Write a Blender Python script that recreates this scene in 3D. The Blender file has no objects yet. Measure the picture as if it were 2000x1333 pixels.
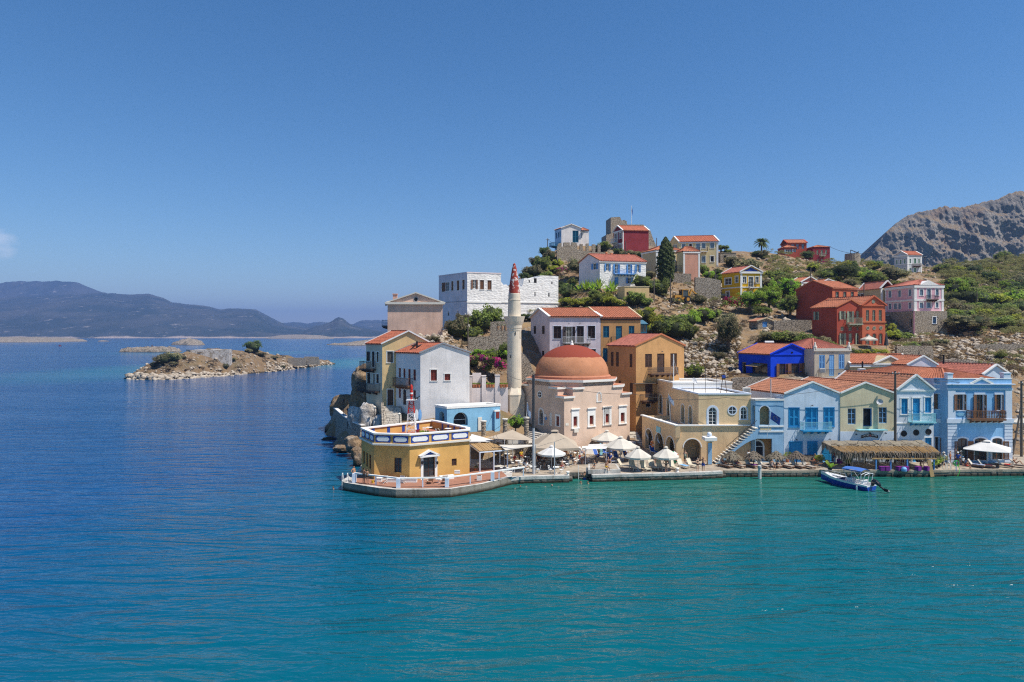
import bpy,math,random
import numpy as np
from mathutils import Vector,Matrix
R=math.radians
sc=bpy.context.scene
col=sc.collection
# ---------------------------------------------------------------- camera
F,HY,H=1333.333,654.0,17.0
cam_d=bpy.data.cameras.new('camera');cam=bpy.data.objects.new('camera',cam_d);col.objects.link(cam)
cam_d.lens=24;cam_d.sensor_width=36
cam_d.clip_start=0.5;cam_d.clip_end=40000
cam_d.shift_y=-(666.5-HY)/2000
cam.location=(0,0,H);cam.rotation_euler=(R(90),0,0)
sc.camera=cam
# ---------------------------------------------------------------- sun and sky
SUN_AZ,SUN_EL=R(-24.0),R(59)
S=Vector((math.cos(SUN_EL)*math.cos(SUN_AZ),math.cos(SUN_EL)*math.sin(SUN_AZ),math.sin(SUN_EL)))
sun_d=bpy.data.lights.new('sun','SUN');sun_d.energy=3.2;sun_d.angle=R(0.53);sun_d.color=(1,0.94,0.85)
sun=bpy.data.objects.new('sun',sun_d);col.objects.link(sun)
sun.rotation_euler=(-S).to_track_quat('-Z','Y').to_euler();sun.location=(60,0,300)
wd=bpy.data.worlds.new('World');sc.world=wd;wd.use_nodes=True
wn=wd.node_tree.nodes;wl=wd.node_tree.links;wn.clear()
def WN(t,**k):
 n=wn.new(t)
 for a,b in k.items():setattr(n,a,b)
 return n
sky=WN('ShaderNodeTexSky',sky_type='NISHITA',sun_disc=False)
sky.sun_elevation=SUN_EL;sky.sun_rotation=R(90)-SUN_AZ
sky.altitude=0;sky.air_density=1.0;sky.dust_density=0.0;sky.ozone_density=4.0
hsv=WN('ShaderNodeHueSaturation');hsv.inputs['Saturation'].default_value=1.25;hsv.inputs['Value'].default_value=1.0
bg=WN('ShaderNodeBackground');bg.inputs['Strength'].default_value=0.058
wo=WN('ShaderNodeOutputWorld')
tc=WN('ShaderNodeTexCoord')
mp=WN('ShaderNodeMapping');mp.inputs['Scale'].default_value=(14,14,30)
nz=WN('ShaderNodeTexNoise');nz.inputs['Scale'].default_value=2.2;nz.inputs['Detail'].default_value=7;nz.inputs['Roughness'].default_value=0.62
dst=WN('ShaderNodeVectorMath',operation='DISTANCE');dst.inputs[1].default_value=Vector((-1000/F,1,182/F)).normalized()
rmp=WN('ShaderNodeMapRange');rmp.inputs['From Min'].default_value=0.034;rmp.inputs['From Max'].default_value=0.0
ad=WN('ShaderNodeMath',operation='MULTIPLY');th=WN('ShaderNodeMapRange');th.inputs['From Min'].default_value=0.2;th.inputs['From Max'].default_value=0.5;th.inputs['To Max'].default_value=0.34
mx=WN('ShaderNodeMixRGB');mx.inputs[2].default_value=(12.5,11.5,11.5,1)
wl.new(tc.outputs['Generated'],mp.inputs[0]);wl.new(mp.outputs[0],nz.inputs['Vector']);wl.new(tc.outputs['Generated'],dst.inputs[0])
wl.new(dst.outputs['Value'],rmp.inputs[0]);wl.new(rmp.outputs[0],ad.inputs[0]);wl.new(nz.outputs[0],ad.inputs[1])
wl.new(ad.outputs[0],th.inputs[0]);wl.new(th.outputs[0],mx.inputs[0])
wl.new(sky.outputs[0],hsv.inputs['Color']);wl.new(hsv.outputs[0],mx.inputs[1]);wl.new(mx.outputs[0],bg.inputs[0]);wl.new(bg.outputs[0],wo.inputs[0])
vs=sc.view_settings;vs.view_transform='Standard';vs.look='None';vs.gamma=1;vs.use_curve_mapping=False
vs.exposure=1.06
sc.render.engine='CYCLES'
sc.cycles.use_denoising=False;sc.cycles.pixel_filter_type='BLACKMAN_HARRIS';sc.cycles.filter_width=1.2;sc.cycles.sample_clamp_direct=1.6;sc.cycles.max_bounces=6;sc.cycles.diffuse_bounces=3;sc.cycles.glossy_bounces=3;sc.cycles.volume_bounces=0
sc.cycles.caustics_reflective=False;sc.cycles.caustics_refractive=False;sc.cycles.sample_clamp_indirect=6
sc.render.use_persistent_data=False
def P(px,py,Y):
 return Vector(((px-1000)/F*Y,Y,H-(py-HY)/F*Y))
def PX(px,Y):return(px-1000)/F*Y
def PZ(py,Y):return H-(py-HY)/F*Y
# ---------------------------------------------------------------- materials
MATS={}
class NT:
 def __init__(s,name):
  s.m=bpy.data.materials.new(name);s.m.use_nodes=True
  s.n=s.m.node_tree.nodes;s.l=s.m.node_tree.links
  s.b=s.n['Principled BSDF']
 def new(s,t,**k):
  n=s.n.new(t)
  for a,b in k.items():
   if a in('operation','blend_type','feature','noise_dimensions','distance','wave_type','bands_direction'):setattr(n,a,b)
   else:n.inputs[a.replace('_',' ')].default_value=b
  return n
 def ln(s,a,b):s.l.new(a,b)
 def pos(s,scale=(1,1,1),rot=(0,0,0)):
  g=s.new('ShaderNodeNewGeometry');m=s.new('ShaderNodeMapping')
  m.inputs['Scale'].default_value=scale;m.inputs['Rotation'].default_value=rot
  s.ln(g.outputs['Position'],m.inputs[0]);return m.outputs[0]
 def noise(s,scale,detail=4,rough=0.55,vec=None,dist=0):
  n=s.new('ShaderNodeTexNoise',Scale=scale,Detail=detail,Roughness=rough,Distortion=dist)
  s.ln(vec if vec is not None else s.pos(),n.inputs['Vector']);return n.outputs[0]
 def rng(s,x,a,b,c=0.0,d=1.0):
  n=s.new('ShaderNodeMapRange');n.inputs[1].default_value=a;n.inputs[2].default_value=b
  n.inputs[3].default_value=c;n.inputs[4].default_value=d;s.ln(x,n.inputs[0]);return n.outputs[0]
 def mix(s,f,a,b,mode='MIX'):
  n=s.new('ShaderNodeMixRGB',blend_type=mode)
  for i,x in((0,f),(1,a),(2,b)):
   if isinstance(x,(int,float)):n.inputs[i].default_value=x
   elif isinstance(x,tuple):n.inputs[i].default_value=tuple(x[:3])+(1,)
   else:s.ln(x,n.inputs[i])
  return n.outputs[0]
 def math(s,op,a,b=0.0):
  n=s.new('ShaderNodeMath',operation=op)
  for i,x in((0,a),(1,b)):
   if isinstance(x,(int,float)):n.inputs[i].default_value=x
   else:s.ln(x,n.inputs[i])
  return n.outputs[0]
 def bump(s,h,dist=0.05,strength=1.0):
  n=s.new('ShaderNodeBump',Strength=strength,Distance=dist);s.ln(h,n.inputs['Height']);s.ln(n.outputs[0],s.b.inputs['Normal'])
 def base(s,x,rough=0.85,spec=0.3):
  if isinstance(x,tuple):s.b.inputs['Base Color'].default_value=tuple(x[:3])+(1,)
  else:s.ln(x,s.b.inputs['Base Color'])
  s.b.inputs['Roughness'].default_value=rough;s.b.inputs['Specular IOR Level'].default_value=spec
  return s.m
def sc3(c,k):return tuple(min(1,x*k)for x in c[:3])
def paint(name,c,rough=0.6,var=0.12,scale=3.0,spec=0.3):
 if name in MATS:return MATS[name]
 t=NT(name)
 MATS[name]=t.base(t.mix(t.noise(scale,4),sc3(c,1-var),sc3(c,1+var)),rough,spec);return t.m
def plaster(name,c,stain=0.4,peel=None,peel_c=(0.3,0.29,0.26),bump=0.012,rough_stone=0.0):
 """lime render: blotchy colour, rain streaks under the eaves, fine relief"""
 if name in MATS:return MATS[name]
 t=NT(name)
 k=t.mix(t.rng(t.noise(0.55,5,0.6),0.3,0.7),sc3(c,0.83),sc3(c,1.1))
 streak=t.noise(1.0,5,0.65,t.pos((2.2,2.2,0.16)))
 grime=(c[0]*0.55,c[1]*0.53,c[2]*0.5)
 k=t.mix(t.rng(streak,0.5,0.74,0,stain),k,grime)
 k=t.mix(t.rng(t.noise(7,3),0.35,0.7,0,0.12),k,sc3(c,0.8))
 h=t.noise(9,4,0.6)
 if rough_stone:
  v=t.new('ShaderNodeTexVoronoi',Scale=2.1);t.ln(t.mix(0.18,t.pos((1,1,1.7)),t.new('ShaderNodeTexNoise',Scale=3).outputs[1]),v.inputs['Vector'])
  h=t.math('ADD',t.math('MULTIPLY',h,0.4),t.math('MULTIPLY',v.outputs['Distance'],-rough_stone*2))
 if peel:
  p=t.noise(0.9,7,0.72,t.pos((1,1,0.7)),0.6)
  f=t.rng(p,peel,peel+0.03)
  k=t.mix(f,k,t.mix(t.noise(6,3),sc3(peel_c,0.6),sc3(peel_c,1.25)))
  h=t.math('SUBTRACT',h,f)
 t.bump(h,bump if not rough_stone else 0.05,0.8)
 MATS[name]=t.base(k,0.92,0.15);return t.m
def tiles(name,c):
 if name in MATS:return MATS[name]
 t=NT(name)
 cell=t.new('ShaderNodeTexVoronoi',Scale=2.6);t.ln(t.pos((1,1,1.6)),cell.inputs['Vector'])
 k=t.mix(cell.outputs['Color'],sc3(c,0.72),sc3(c,1.18))
 k=t.mix(t.rng(t.noise(0.8,6,0.65),0.42,0.72,0,0.5),k,(c[0]*0.75,c[1]*0.85,c[2]*1.0))
 k=t.mix(t.rng(t.noise(5,4,0.7),0.58,0.75,0,0.45),k,(0.12,0.09,0.07))
 t.bump(t.noise(12,3),0.01)
 MATS[name]=t.base(k,0.85,0.2);return t.m
def stone(name,c1,c2,scale=2.2,joint=(0.12,0.1,0.08),bump=0.1,zs=1.5):
 if name in MATS:return MATS[name]
 t=NT(name)
 w=t.mix(0.12,t.pos((1,1,zs)),t.new('ShaderNodeTexNoise',Scale=1.5).outputs[1])
 v=t.new('ShaderNodeTexVoronoi',Scale=scale);t.ln(w,v.inputs['Vector'])
 e=t.new('ShaderNodeTexVoronoi',feature='DISTANCE_TO_EDGE',Scale=scale);t.ln(w,e.inputs['Vector'])
 k=t.mix(v.outputs['Color'],c1,c2)
 k=t.mix(t.rng(t.noise(6,4),0.3,0.75,0,0.5),k,sc3(c1,0.6))
 jf=t.rng(e.outputs[0],0.0,0.07)
 k=t.mix(jf,joint,k)
 t.bump(t.math('ADD',jf,t.math('MULTIPLY',t.noise(9,4),0.5)),bump)
 MATS[name]=t.base(k,0.95,0.1);return t.m
def leafy(name,c,c2,spread=0.35):
 """foliage: colour differs from leaf clump to leaf clump and from plant to plant"""
 if name in MATS:return MATS[name]
 t=NT(name)
 k=t.mix(t.rng(t.noise(0.9,3),0.35,0.65),c,c2)
 g=t.new('ShaderNodeObjectInfo')
 k=t.mix(t.rng(t.noise(7,2),0.25,0.75),t.mix(0.45,k,sc3(c,0.35)),sc3(c2,1.15))if False else t.mix(t.rng(t.noise(5,2),0.3,0.7,0,0.55),k,sc3(c,0.45))
 hs=t.new('ShaderNodeHueSaturation');t.ln(k,hs.inputs['Color'])
 t.ln(t.rng(g.outputs['Random'],0,1,1-spread,1+spread),hs.inputs['Value'])
 t.ln(t.rng(g.outputs['Random'],0,1,0.485,0.515),hs.inputs['Hue'])
 t.base(hs.outputs[0],0.7,0.2)
 tr=t.new('ShaderNodeBsdfTranslucent');t.ln(hs.outputs[0],tr.inputs[0]);ms=t.new('ShaderNodeMixShader');ms.inputs[0].default_value=0.5
 t.ln(t.b.outputs[0],ms.inputs[1]);t.ln(tr.outputs[0],ms.inputs[2]);t.ln(ms.outputs[0],t.n['Material Output'].inputs[0])
 MATS[name]=t.m;return t.m
def glass(name='window_glass',c=(0.035,0.04,0.048)):
 if name in MATS:return MATS[name]
 t=NT(name);MATS[name]=t.base(t.mix(t.noise(2.5,2),sc3(c,0.5),sc3(c,1.6)),0.08,0.5);return t.m
def metal(name,c,rough=0.4):
 if name in MATS:return MATS[name]
 t=NT(name);t.b.inputs['Metallic'].default_value=0.6;MATS[name]=t.base(t.mix(t.noise(8,3),sc3(c,0.8),sc3(c,1.1)),rough,0.4);return t.m
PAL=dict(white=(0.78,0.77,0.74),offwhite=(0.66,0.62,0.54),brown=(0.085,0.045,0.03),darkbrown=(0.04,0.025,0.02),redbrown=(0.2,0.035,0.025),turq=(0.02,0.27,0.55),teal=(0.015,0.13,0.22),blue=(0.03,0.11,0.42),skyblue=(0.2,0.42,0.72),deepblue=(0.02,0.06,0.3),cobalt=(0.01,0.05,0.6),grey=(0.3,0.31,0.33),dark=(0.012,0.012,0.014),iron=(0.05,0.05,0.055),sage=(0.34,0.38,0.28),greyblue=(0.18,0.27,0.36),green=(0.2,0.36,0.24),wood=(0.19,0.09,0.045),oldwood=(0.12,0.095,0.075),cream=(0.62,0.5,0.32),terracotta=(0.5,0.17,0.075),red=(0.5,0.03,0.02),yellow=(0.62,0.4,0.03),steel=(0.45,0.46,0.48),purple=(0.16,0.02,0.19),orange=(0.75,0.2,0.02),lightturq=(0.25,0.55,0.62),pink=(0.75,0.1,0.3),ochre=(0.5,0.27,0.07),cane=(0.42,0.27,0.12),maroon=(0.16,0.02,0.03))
def C(k):
 if not isinstance(k,str):return k
 if k in MATS:return MATS[k]
 if k=='glass':return glass()
 return paint(k,PAL[k],0.55 if k not in('white','offwhite')else 0.75)
 # ---------------------------------------------------------------- mesh building
class MB:
 def __init__(s):s.v=[];s.f=[];s.mi=[]
 def poly(s,pts,m=0):
  i=len(s.v);s.v.extend([tuple(p)for p in pts]);s.f.append(tuple(range(i,i+len(pts))));s.mi.append(m)
 def box(s,x0,x1,y0,y1,z0,z1,m=0):
  s.hexa([(x0,y0,z0),(x1,y0,z0),(x1,y1,z0),(x0,y1,z0),(x0,y0,z1),(x1,y0,z1),(x1,y1,z1),(x0,y1,z1)],m)
 def hexa(s,p,m=0):
  i=len(s.v);s.v.extend([tuple(q)for q in p])
  for f in((3,2,1,0),(4,5,6,7),(0,1,5,4),(1,2,6,5),(2,3,7,6),(3,0,4,7)):
   s.f.append(tuple(i+k for k in f));s.mi.append(m)
 def beam(s,p,q,w,h=None,m=0,up=(0,0,1)):
  p,q=Vector(p),Vector(q);h=h or w;d=(q-p).normalized();u=Vector(up)
  if abs(d.dot(u))>0.98:u=Vector((1,0,0))
  r=d.cross(u).normalized();u=r.cross(d).normalized()
  a=r*w/2;b=u*h/2
  s.hexa([p-a-b,p+a-b,q+a-b,q-a-b,p-a+b,p+a+b,q+a+b,q-a+b],m)
 def tube(s,p,q,r0,r1=None,n=8,m=0,cap=True):
  p,q=Vector(p),Vector(q);r1=r0 if r1 is None else r1;d=(q-p).normalized()
  u=Vector((0,0,1))if abs(d.z)<0.95 else Vector((1,0,0));a=d.cross(u).normalized();b=a.cross(d)
  i=len(s.v)
  for k in range(n):
   t=2*math.pi*k/n;e=a*math.cos(t)+b*math.sin(t);s.v.append(tuple(p+e*r0));s.v.append(tuple(q+e*r1))
  for k in range(n):
   j=(k+1)%n;s.f.append((i+2*k,i+2*k+1,i+2*j+1,i+2*j));s.mi.append(m)
  if cap:
   s.f.append(tuple(i+2*k for k in range(n)));s.mi.append(m);s.f.append(tuple(i+2*k+1 for k in range(n))[::-1]);s.mi.append(m)
 def path(s,pts,r,n=6,m=0):
  for a,b in zip(pts,pts[1:]):s.tube(a,b,r,r,n,m)
 def lathe(s,prof,n=16,c=(0,0,0),m=0,a0=0.0):
  i=len(s.v)
  for(r,z)in prof:
   for k in range(n):
    t=a0+2*math.pi*k/n;s.v.append((c[0]+r*math.cos(t),c[1]+r*math.sin(t),c[2]+z))
  for j in range(len(prof)-1):
   for k in range(n):
    l=(k+1)%n;s.f.append((i+j*n+k,i+j*n+l,i+(j+1)*n+l,i+(j+1)*n+k));s.mi.append(m)
 def prism(s,pl,z0,z1,m=0,mt=None):
  n=len(pl);i=len(s.v)
  for x,y in pl:s.v.append((x,y,z0))
  for x,y in pl:s.v.append((x,y,z1))
  for k in range(n):
   j=(k+1)%n;s.f.append((i+k,i+j,i+n+j,i+n+k));s.mi.append(m)
  s.f.append(tuple(range(i+n-1,i-1,-1)));s.mi.append(m);s.f.append(tuple(range(i+n,i+2*n)));s.mi.append(m if mt is None else mt)
 def add(s,verts,faces,m=0):
  i=len(s.v);s.v.extend([tuple(p)for p in verts]);s.f.extend([tuple(i+k for k in f)for f in faces]);s.mi.extend([m]*len(faces))
 def build(s,name,mats,parent=None,loc=None,rot=None,smooth=False,label=None):
  me=bpy.data.meshes.new(name);me.from_pydata(s.v,[],s.f)
  if not isinstance(mats,(list,tuple)):mats=[mats]
  for k in mats:me.materials.append(C(k))
  if len(mats)>1:me.polygons.foreach_set('material_index',s.mi)
  if smooth:me.polygons.foreach_set('use_smooth',[True]*len(me.polygons))
  me.update()
  return link(name,me,parent,loc,rot,label)
def link(name,me,parent=None,loc=None,rot=None,label=None):
 o=bpy.data.objects.new(name,me);col.objects.link(o)
 if parent is not None:o.parent=parent
 if loc is not None:o.location=loc
 if rot is not None:o.rotation_euler=rot if isinstance(rot,(tuple,list))else(0,0,rot)
 if label:o['label']=label
 return o
def tag(o,label,cat,group=None):
 o['label']=label;o['category']=cat
 if group:o['group']=group
 return o
def thing(name,label,cat,loc=(0,0,0),rotz=0,group=None):
 o=bpy.data.objects.new(name,None);col.objects.link(o);o.empty_display_size=0.3
 o.location=loc;o.rotation_euler=(0,0,rotz);return tag(o,label,cat,group)
def copy_tree(o,parent=None):
 c=o.copy();col.objects.link(c)
 if parent is not None:c.parent=parent
 for ch in o.children:copy_tree(ch,c)
 return c
def npmesh(name,v,f,mat,smooth=False):
 me=bpy.data.meshes.new(name);v=np.asarray(v,np.float32);f=np.asarray(f,np.int32);k=f.shape[1]
 me.vertices.add(len(v));me.vertices.foreach_set('co',v.ravel())
 me.loops.add(f.size);me.loops.foreach_set('vertex_index',f.ravel())
 me.polygons.add(len(f));me.polygons.foreach_set('loop_start',np.arange(0,f.size,k));me.polygons.foreach_set('loop_total',np.full(len(f),k))
 if smooth:me.polygons.foreach_set('use_smooth',np.ones(len(f),bool))
 me.materials.append(mat);me.update(calc_edges=True);return me
_rs=np.random.RandomState(7);_T=_rs.rand(256,256)
def vnoise(x,y):
 xi=np.floor(x).astype(int);yi=np.floor(y).astype(int);fx=x-xi;fy=y-yi
 fx=fx*fx*(3-2*fx);fy=fy*fy*(3-2*fy)
 g=lambda a,b:_T[a%256,b%256]
 return(g(xi,yi)*(1-fx)+g(xi+1,yi)*fx)*(1-fy)+(g(xi,yi+1)*(1-fx)+g(xi+1,yi+1)*fx)*fy
def fbm(x,y,o=5,lac=2.03,gain=0.5):
 s=0;a=1.0;t=0
 for k in range(o):
  s=s+a*(vnoise(x+17.3*k,y+9.1*k)-0.5);t+=a;x=x*lac;y=y*lac;a*=gain
 return s/t*2
def ridged(x,y,o=5):
 s=0;a=1.0;t=0
 for k in range(o):
  s=s+a*(1-np.abs(2*vnoise(x+31.7*k,y+11.9*k)-1));t+=a;x=x*2.07;y=y*2.07;a*=0.52
 return s/t
def grid_faces(nx,ny):
 i=np.arange(nx*ny).reshape(ny,nx)
 return np.stack([i[:-1,:-1],i[:-1,1:],i[1:,1:],i[1:,:-1]],-1).reshape(-1,4)
 # ---------------------------------------------------------------- sea
def make_sea():
 t=NT('sea_water')
 g=t.new('ShaderNodeNewGeometry');sx=t.new('ShaderNodeSeparateXYZ');t.ln(g.outputs['Position'],sx.inputs[0])
 x,y=sx.outputs[0],sx.outputs[1]
 wob=t.math('MULTIPLY',t.math('SUBTRACT',t.noise(0.035,3),0.5),34.0)
 deep=(0.0003,0.056,0.17);teal=(0.0004,0.093,0.122);shallow=(0.012,0.122,0.098);turq=(0.006,0.17,0.21)
 a=t.math('ADD',t.math('ADD',x,t.math('MULTIPLY',y,-0.62)),wob)
 k=t.mix(t.rng(a,-85,-22),deep,teal)
 q=t.math('ADD',t.math('ADD',y,t.math('MULTIPLY',wob,0.35)),t.math('MULTIPLY',x,0.08))
 sh=t.math('MULTIPLY',t.rng(q,56,80),t.rng(x,-26,-6));sh=t.math('MULTIPLY',sh,t.rng(y,120,85))
 k=t.mix(sh,k,shallow)
 def blob(cx,cy,rx,ry,f=1.0):
  d=t.math('ADD',t.math('POWER',t.math('DIVIDE',t.math('SUBTRACT',t.math('ADD',x,wob),cx),rx),2.0),t.math('POWER',t.math('DIVIDE',t.math('SUBTRACT',y,cy),ry),2.0))
  return t.rng(d,1.0,0.0,0,f)
 k=t.mix(blob(-80,430,60,110,0.9),k,turq)
 k=t.mix(blob(-175,330,55,110,0.55),k,turq)
 k=t.mix(blob(-270,640,120,90,0.5),k,turq)
 t.base(k,0.10,0.5);t.b.inputs['IOR'].default_value=1.33
 v1=t.pos((0.10,0.42,1),(0,0,R(-7)));v2=t.pos((0.55,1.25,1),(0,0,R(9)));v3=t.pos((2.2,3.6,1),(0,0,R(-12)))
 def crest(v,det,rough,dist):return t.math('SUBTRACT',1.0,t.math('ABSOLUTE',t.math('SUBTRACT',t.math('MULTIPLY',t.noise(1.0,det,rough,v,dist),2.0),1.0)))
 h=t.math('ADD',t.math('MULTIPLY',crest(v1,3,0.5,0.5),0.62),t.math('MULTIPLY',crest(v2,3,0.55,0.6),0.13))
 h=t.math('ADD',h,t.math('MULTIPLY',t.noise(1.0,3,0.6,v3),0.028))
 cal=t.rng(t.noise(1.0,4,0.6,t.pos((0.004,0.03,1),(0,0,R(-4)))),0.4,0.62,0.55,1.0)
 bn=t.new('ShaderNodeBump',Distance=1.0);t.ln(cal,bn.inputs['Strength']);t.ln(h,bn.inputs['Height']);t.ln(bn.outputs[0],t.b.inputs['Normal'])
 mb=MB();ys=[-60,0,60,120,300,900,3000,14000];xs=[-11000,-2000,-300,0,300,2000,11000]
 for i in range(len(xs)-1):
  for j in range(len(ys)-1):
   mb.poly([(xs[i],ys[j],0),(xs[i+1],ys[j],0),(xs[i+1],ys[j+1],0),(xs[i],ys[j+1],0)])
 o=mb.build('sea',t.m);o['kind']='structure'
make_sea()
# ---------------------------------------------------------------- land
CP=[]
def cp(px,Y,z=None,py=None):CP.append((PX(px,Y),Y,PZ(py,Y)if z is None else z))
for px in(1100,1180,1260,1340,1430,1520,1610,1700,1790,1880,1970,2080,2200):
 cp(px,84,-1.5 if px<1250 else-0.5);cp(px,92,0.2)
for a in[(1270,99,.4),(1330,100,1),(1340,106,6.5),(1400,106,8),(1450,107,9.6),(1450,118,10),(1520,106,9.6),(1600,106,9.6),(1660,106,9.3),(1500,100,5),(1600,99,4),(1700,99,4),(1720,108,8.5),(1800,108,9),(1900,106,7),(2000,93,1.2),(2000,102,5.6),(2000,112,9.8),(2100,102,5.6),(2100,120,12.4),(2200,120,13),(1187,111,2.4),(1242,103,2.2),(1336,110,6),(1290,112,5),(1355,116,11),(1400,115,11.2),(1100,92,2.9),(1040,97,3.4),(1000,104,4),(1237,100,1.9),(1130,112,5),(1040,120,10.6),(1173,120,10),(1250,121,10),(1250,130,19.6),(1100,132,20),(1000,128,18),(1180,131,20),(930,100,6.5),(980,100,7),(940,108,11),(980,111,12.5),(930,114,14.6),(980,117,15.2),(930,125,18.0),(980,127,18.6),(880,122,17.6),(870,138,18.5),(913,139,18.6),(1000,140,20),(1090,146,21.8),(1060,138,20.5),(757,114,15),(757,125,14),(810,112,16.6),(865,114,17),(840,108,15.6),(800,107,14),(860,104,13.4),(905,104,12.6),(750,98,5),(716,102,4.4),(790,101,6),(773,97.5,5.5),(821,94,4.6),(900,92,4),(917,97,5),(706,97,3.3),(656,117,3.3),(690,112,3.6),(668,128,4.5),(700,116,6),(720,112,8.5),(735,110,11),(740,130,9),(770,150,9),(845,160,14)]:cp(*a)
for a in[(640,122),(645,112),(690,96),(700,92),(655,140),(690,150),(740,160),(800,175),(860,190),(920,215),(720,88),(800,86),(880,84),(960,81),(1040,79),(620,130)]:cp(a[0],a[1],-2.5)
for a in[(1000,165,550),(1020,165,541),(1040,178,514),(1065,185,495),(1090,193,483),(1150,195,481),(1197,186,489),(1270,186,487),(1230,203,478),(1120,178,511),(1180,178,512),(1142,150,566),(1200,150,561),(1262,151,558),(1206,140,586),(1268,140,584),(1100,160,560),(1060,160,562),(1253,165,545),(1310,165,543),(1367,165,543),(1310,181,522),(1407,181,522),(1407,186,513),(1441,186,512),(1410,156,588),(1488,157,586),(1440,170,552),(1330,145,591),(1290,142,592),(1370,150,577),(1150,136,598),(1220,133,612),(1290,130,634),(1340,133,636),(1330,124,662),(1400,124,668),(1440,126,662),(1380,138,632),(1440,142,628),(1495,132,641),(1550,132,641),(1586,121,668),(1640,119,672),(1730,121,670),(1700,116,684),(1600,116,690),(1520,116,690),(1460,122,672),(1560,141,622),(1640,136,622),(1530,152,600),(1560,162,580),(1600,165,570),(1640,170,566),(1735,152,648),(1790,148,652),(1850,150,650),(1700,140,640),(1760,133,664),(1790,122,690),(1850,124,688),(1950,124,690),(1800,113,720),(1900,113,722),(1960,113,722),(1900,136,664),(1990,137,662),(1900,152,640),(2000,160,622),(2000,176,600),(1900,178,596),(1850,172,604),(1900,205,558),(2000,205,556),(1900,232,530),(2000,235,528),(1950,262,508),(2000,272,502),(2100,275,500),(2100,200,560),(2150,160,620),(1800,229,533),(1746,230,532),(1850,250,516),(1700,236,507),(1650,226,511),(1600,221,514),(1545,216,502),(1490,206,491),(1440,201,491),(1400,196,494),(1550,182,545),(1650,186,545),(1700,182,560),(1500,180,535),(1760,190,556),(1800,175,580),(1690,168,572),(1500,155,586)]:cp(a[0],a[1],py=a[2])
for a in[(1000,240,8),(1100,260,22),(1300,260,26),(1500,290,26),(1700,320,28),(1900,340,34),(2100,350,34),(1000,205,18),(1060,225,26),(940,260,-4),(1000,330,-4),(1200,350,4)]:cp(*a)
_cp=np.array(CP)
def _rbf():
 d=np.hypot(_cp[:,None,0]-_cp[None,:,0],_cp[:,None,1]-_cp[None,:,1])
 n=len(_cp);A=np.zeros((n+1,n+1));A[:n,:n]=-d+np.eye(n)*0.4;A[:n,n]=1;A[n,:n]=1
 return np.linalg.solve(A,np.r_[_cp[:,2],0])
_w=_rbf()
def land_base(x,y):
 x=np.asarray(x,float);y=np.asarray(y,float);out=np.full(x.shape,_w[-1])
 for i in range(len(_cp)):out-=_w[i]*np.hypot(x-_cp[i,0],y-_cp[i,1])
 return out
def land(x,y):
 z=land_base(x,y)
 r=np.clip((z-7)/6,0,1)*np.clip((np.asarray(y)-100)/8,0,1)
 st=1.5;q=z/st;ter=(np.floor(q)+np.clip((q-np.floor(q)-0.62)/0.38,0,1))*st
 m=r*np.clip(0.5+1.6*fbm(np.asarray(x)/21,np.asarray(y)/21,3),0,0.75)
 z=z*(1-m)+(ter+0.35)*m
 return z+r*(0.75*fbm(np.asarray(x)/5.5,np.asarray(y)/5.5,4)-0.25)
_GX0,_GX1,_GY0,_GY1,_GS=-50.0,270.0,82.0,350.0,0.85
_gx=np.arange(_GX0,_GX1,_GS);_gy=np.arange(_GY0,_GY1,_GS)
_X,_Y=np.meshgrid(_gx,_gy);_Z=land(_X,_Y)
def hz(x,y):
 i=min(max((x-_GX0)/_GS,0),len(_gx)-1.001);j=min(max((y-_GY0)/_GS,0),len(_gy)-1.001);a,b=int(i),int(j);fx,fy=i-a,j-b
 return float((_Z[b,a]*(1-fx)+_Z[b,a+1]*fx)*(1-fy)+(_Z[b+1,a]*(1-fx)+_Z[b+1,a+1]*fx)*fy)
def ground_at(px,py,y0=96,y1=345):
 """first point of the hillside met by the sight line through a photograph pixel"""
 y=y0
 while y<y1:
  if PZ(py,y)<=hz(PX(px,y),y):return Vector((PX(px,y),y,hz(PX(px,y),y)))
  y+=0.4
 return None
def rock_ground(name,dry=(0.33,0.225,0.115),soil=(0.25,0.165,0.1),rock=(0.40,0.345,0.28),green=(0.09,0.105,0.035),rf=0.5,gf=0.6,b=0.35,wet=False):
 t=NT(name)
 k=t.mix(t.rng(t.noise(0.22,5),0.35,0.65),dry,soil)
 k=t.mix(t.rng(t.noise(0.12,6,0.6),gf,gf+0.12,0,0.8),k,green)
 n=t.noise(0.55,8,0.68)
 f=t.rng(n,rf,rf+0.13)
 v=t.new('ShaderNodeTexVoronoi',Scale=1.3);t.ln(t.mix(0.2,t.pos(),t.new('ShaderNodeTexNoise',Scale=2).outputs[1]),v.inputs['Vector'])
 k=t.mix(f,k,t.mix(v.outputs['Color'],sc3(rock,0.7),sc3(rock,1.15)))
 k=t.mix(t.rng(t.noise(3.5,5,0.7),0.3,0.7,0.55,0.0),k,sc3(soil,0.35))
 if wet:
  g=t.new('ShaderNodeNewGeometry');s=t.new('ShaderNodeSeparateXYZ');t.ln(g.outputs['Position'],s.inputs[0]);k=t.mix(t.rng(t.math('ADD',s.outputs[2],t.math('MULTIPLY',t.noise(1.2,4),.5)),.95,.45),k,(.05,.042,.03))
 t.bump(t.math('ADD',t.math('ADD',t.noise(0.9,7,0.65),t.math('MULTIPLY',f,0.35)),t.math('MULTIPLY',v.outputs['Distance'],-0.5)),b)
 return t.base(k,0.95,0.1)
HILL=rock_ground('hillside_ground')
o=link('hillside',npmesh('hillside',np.stack([_X,_Y,_Z],-1).reshape(-1,3),grid_faces(len(_gx),len(_gy)),HILL,True));o['kind']='structure'
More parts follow.
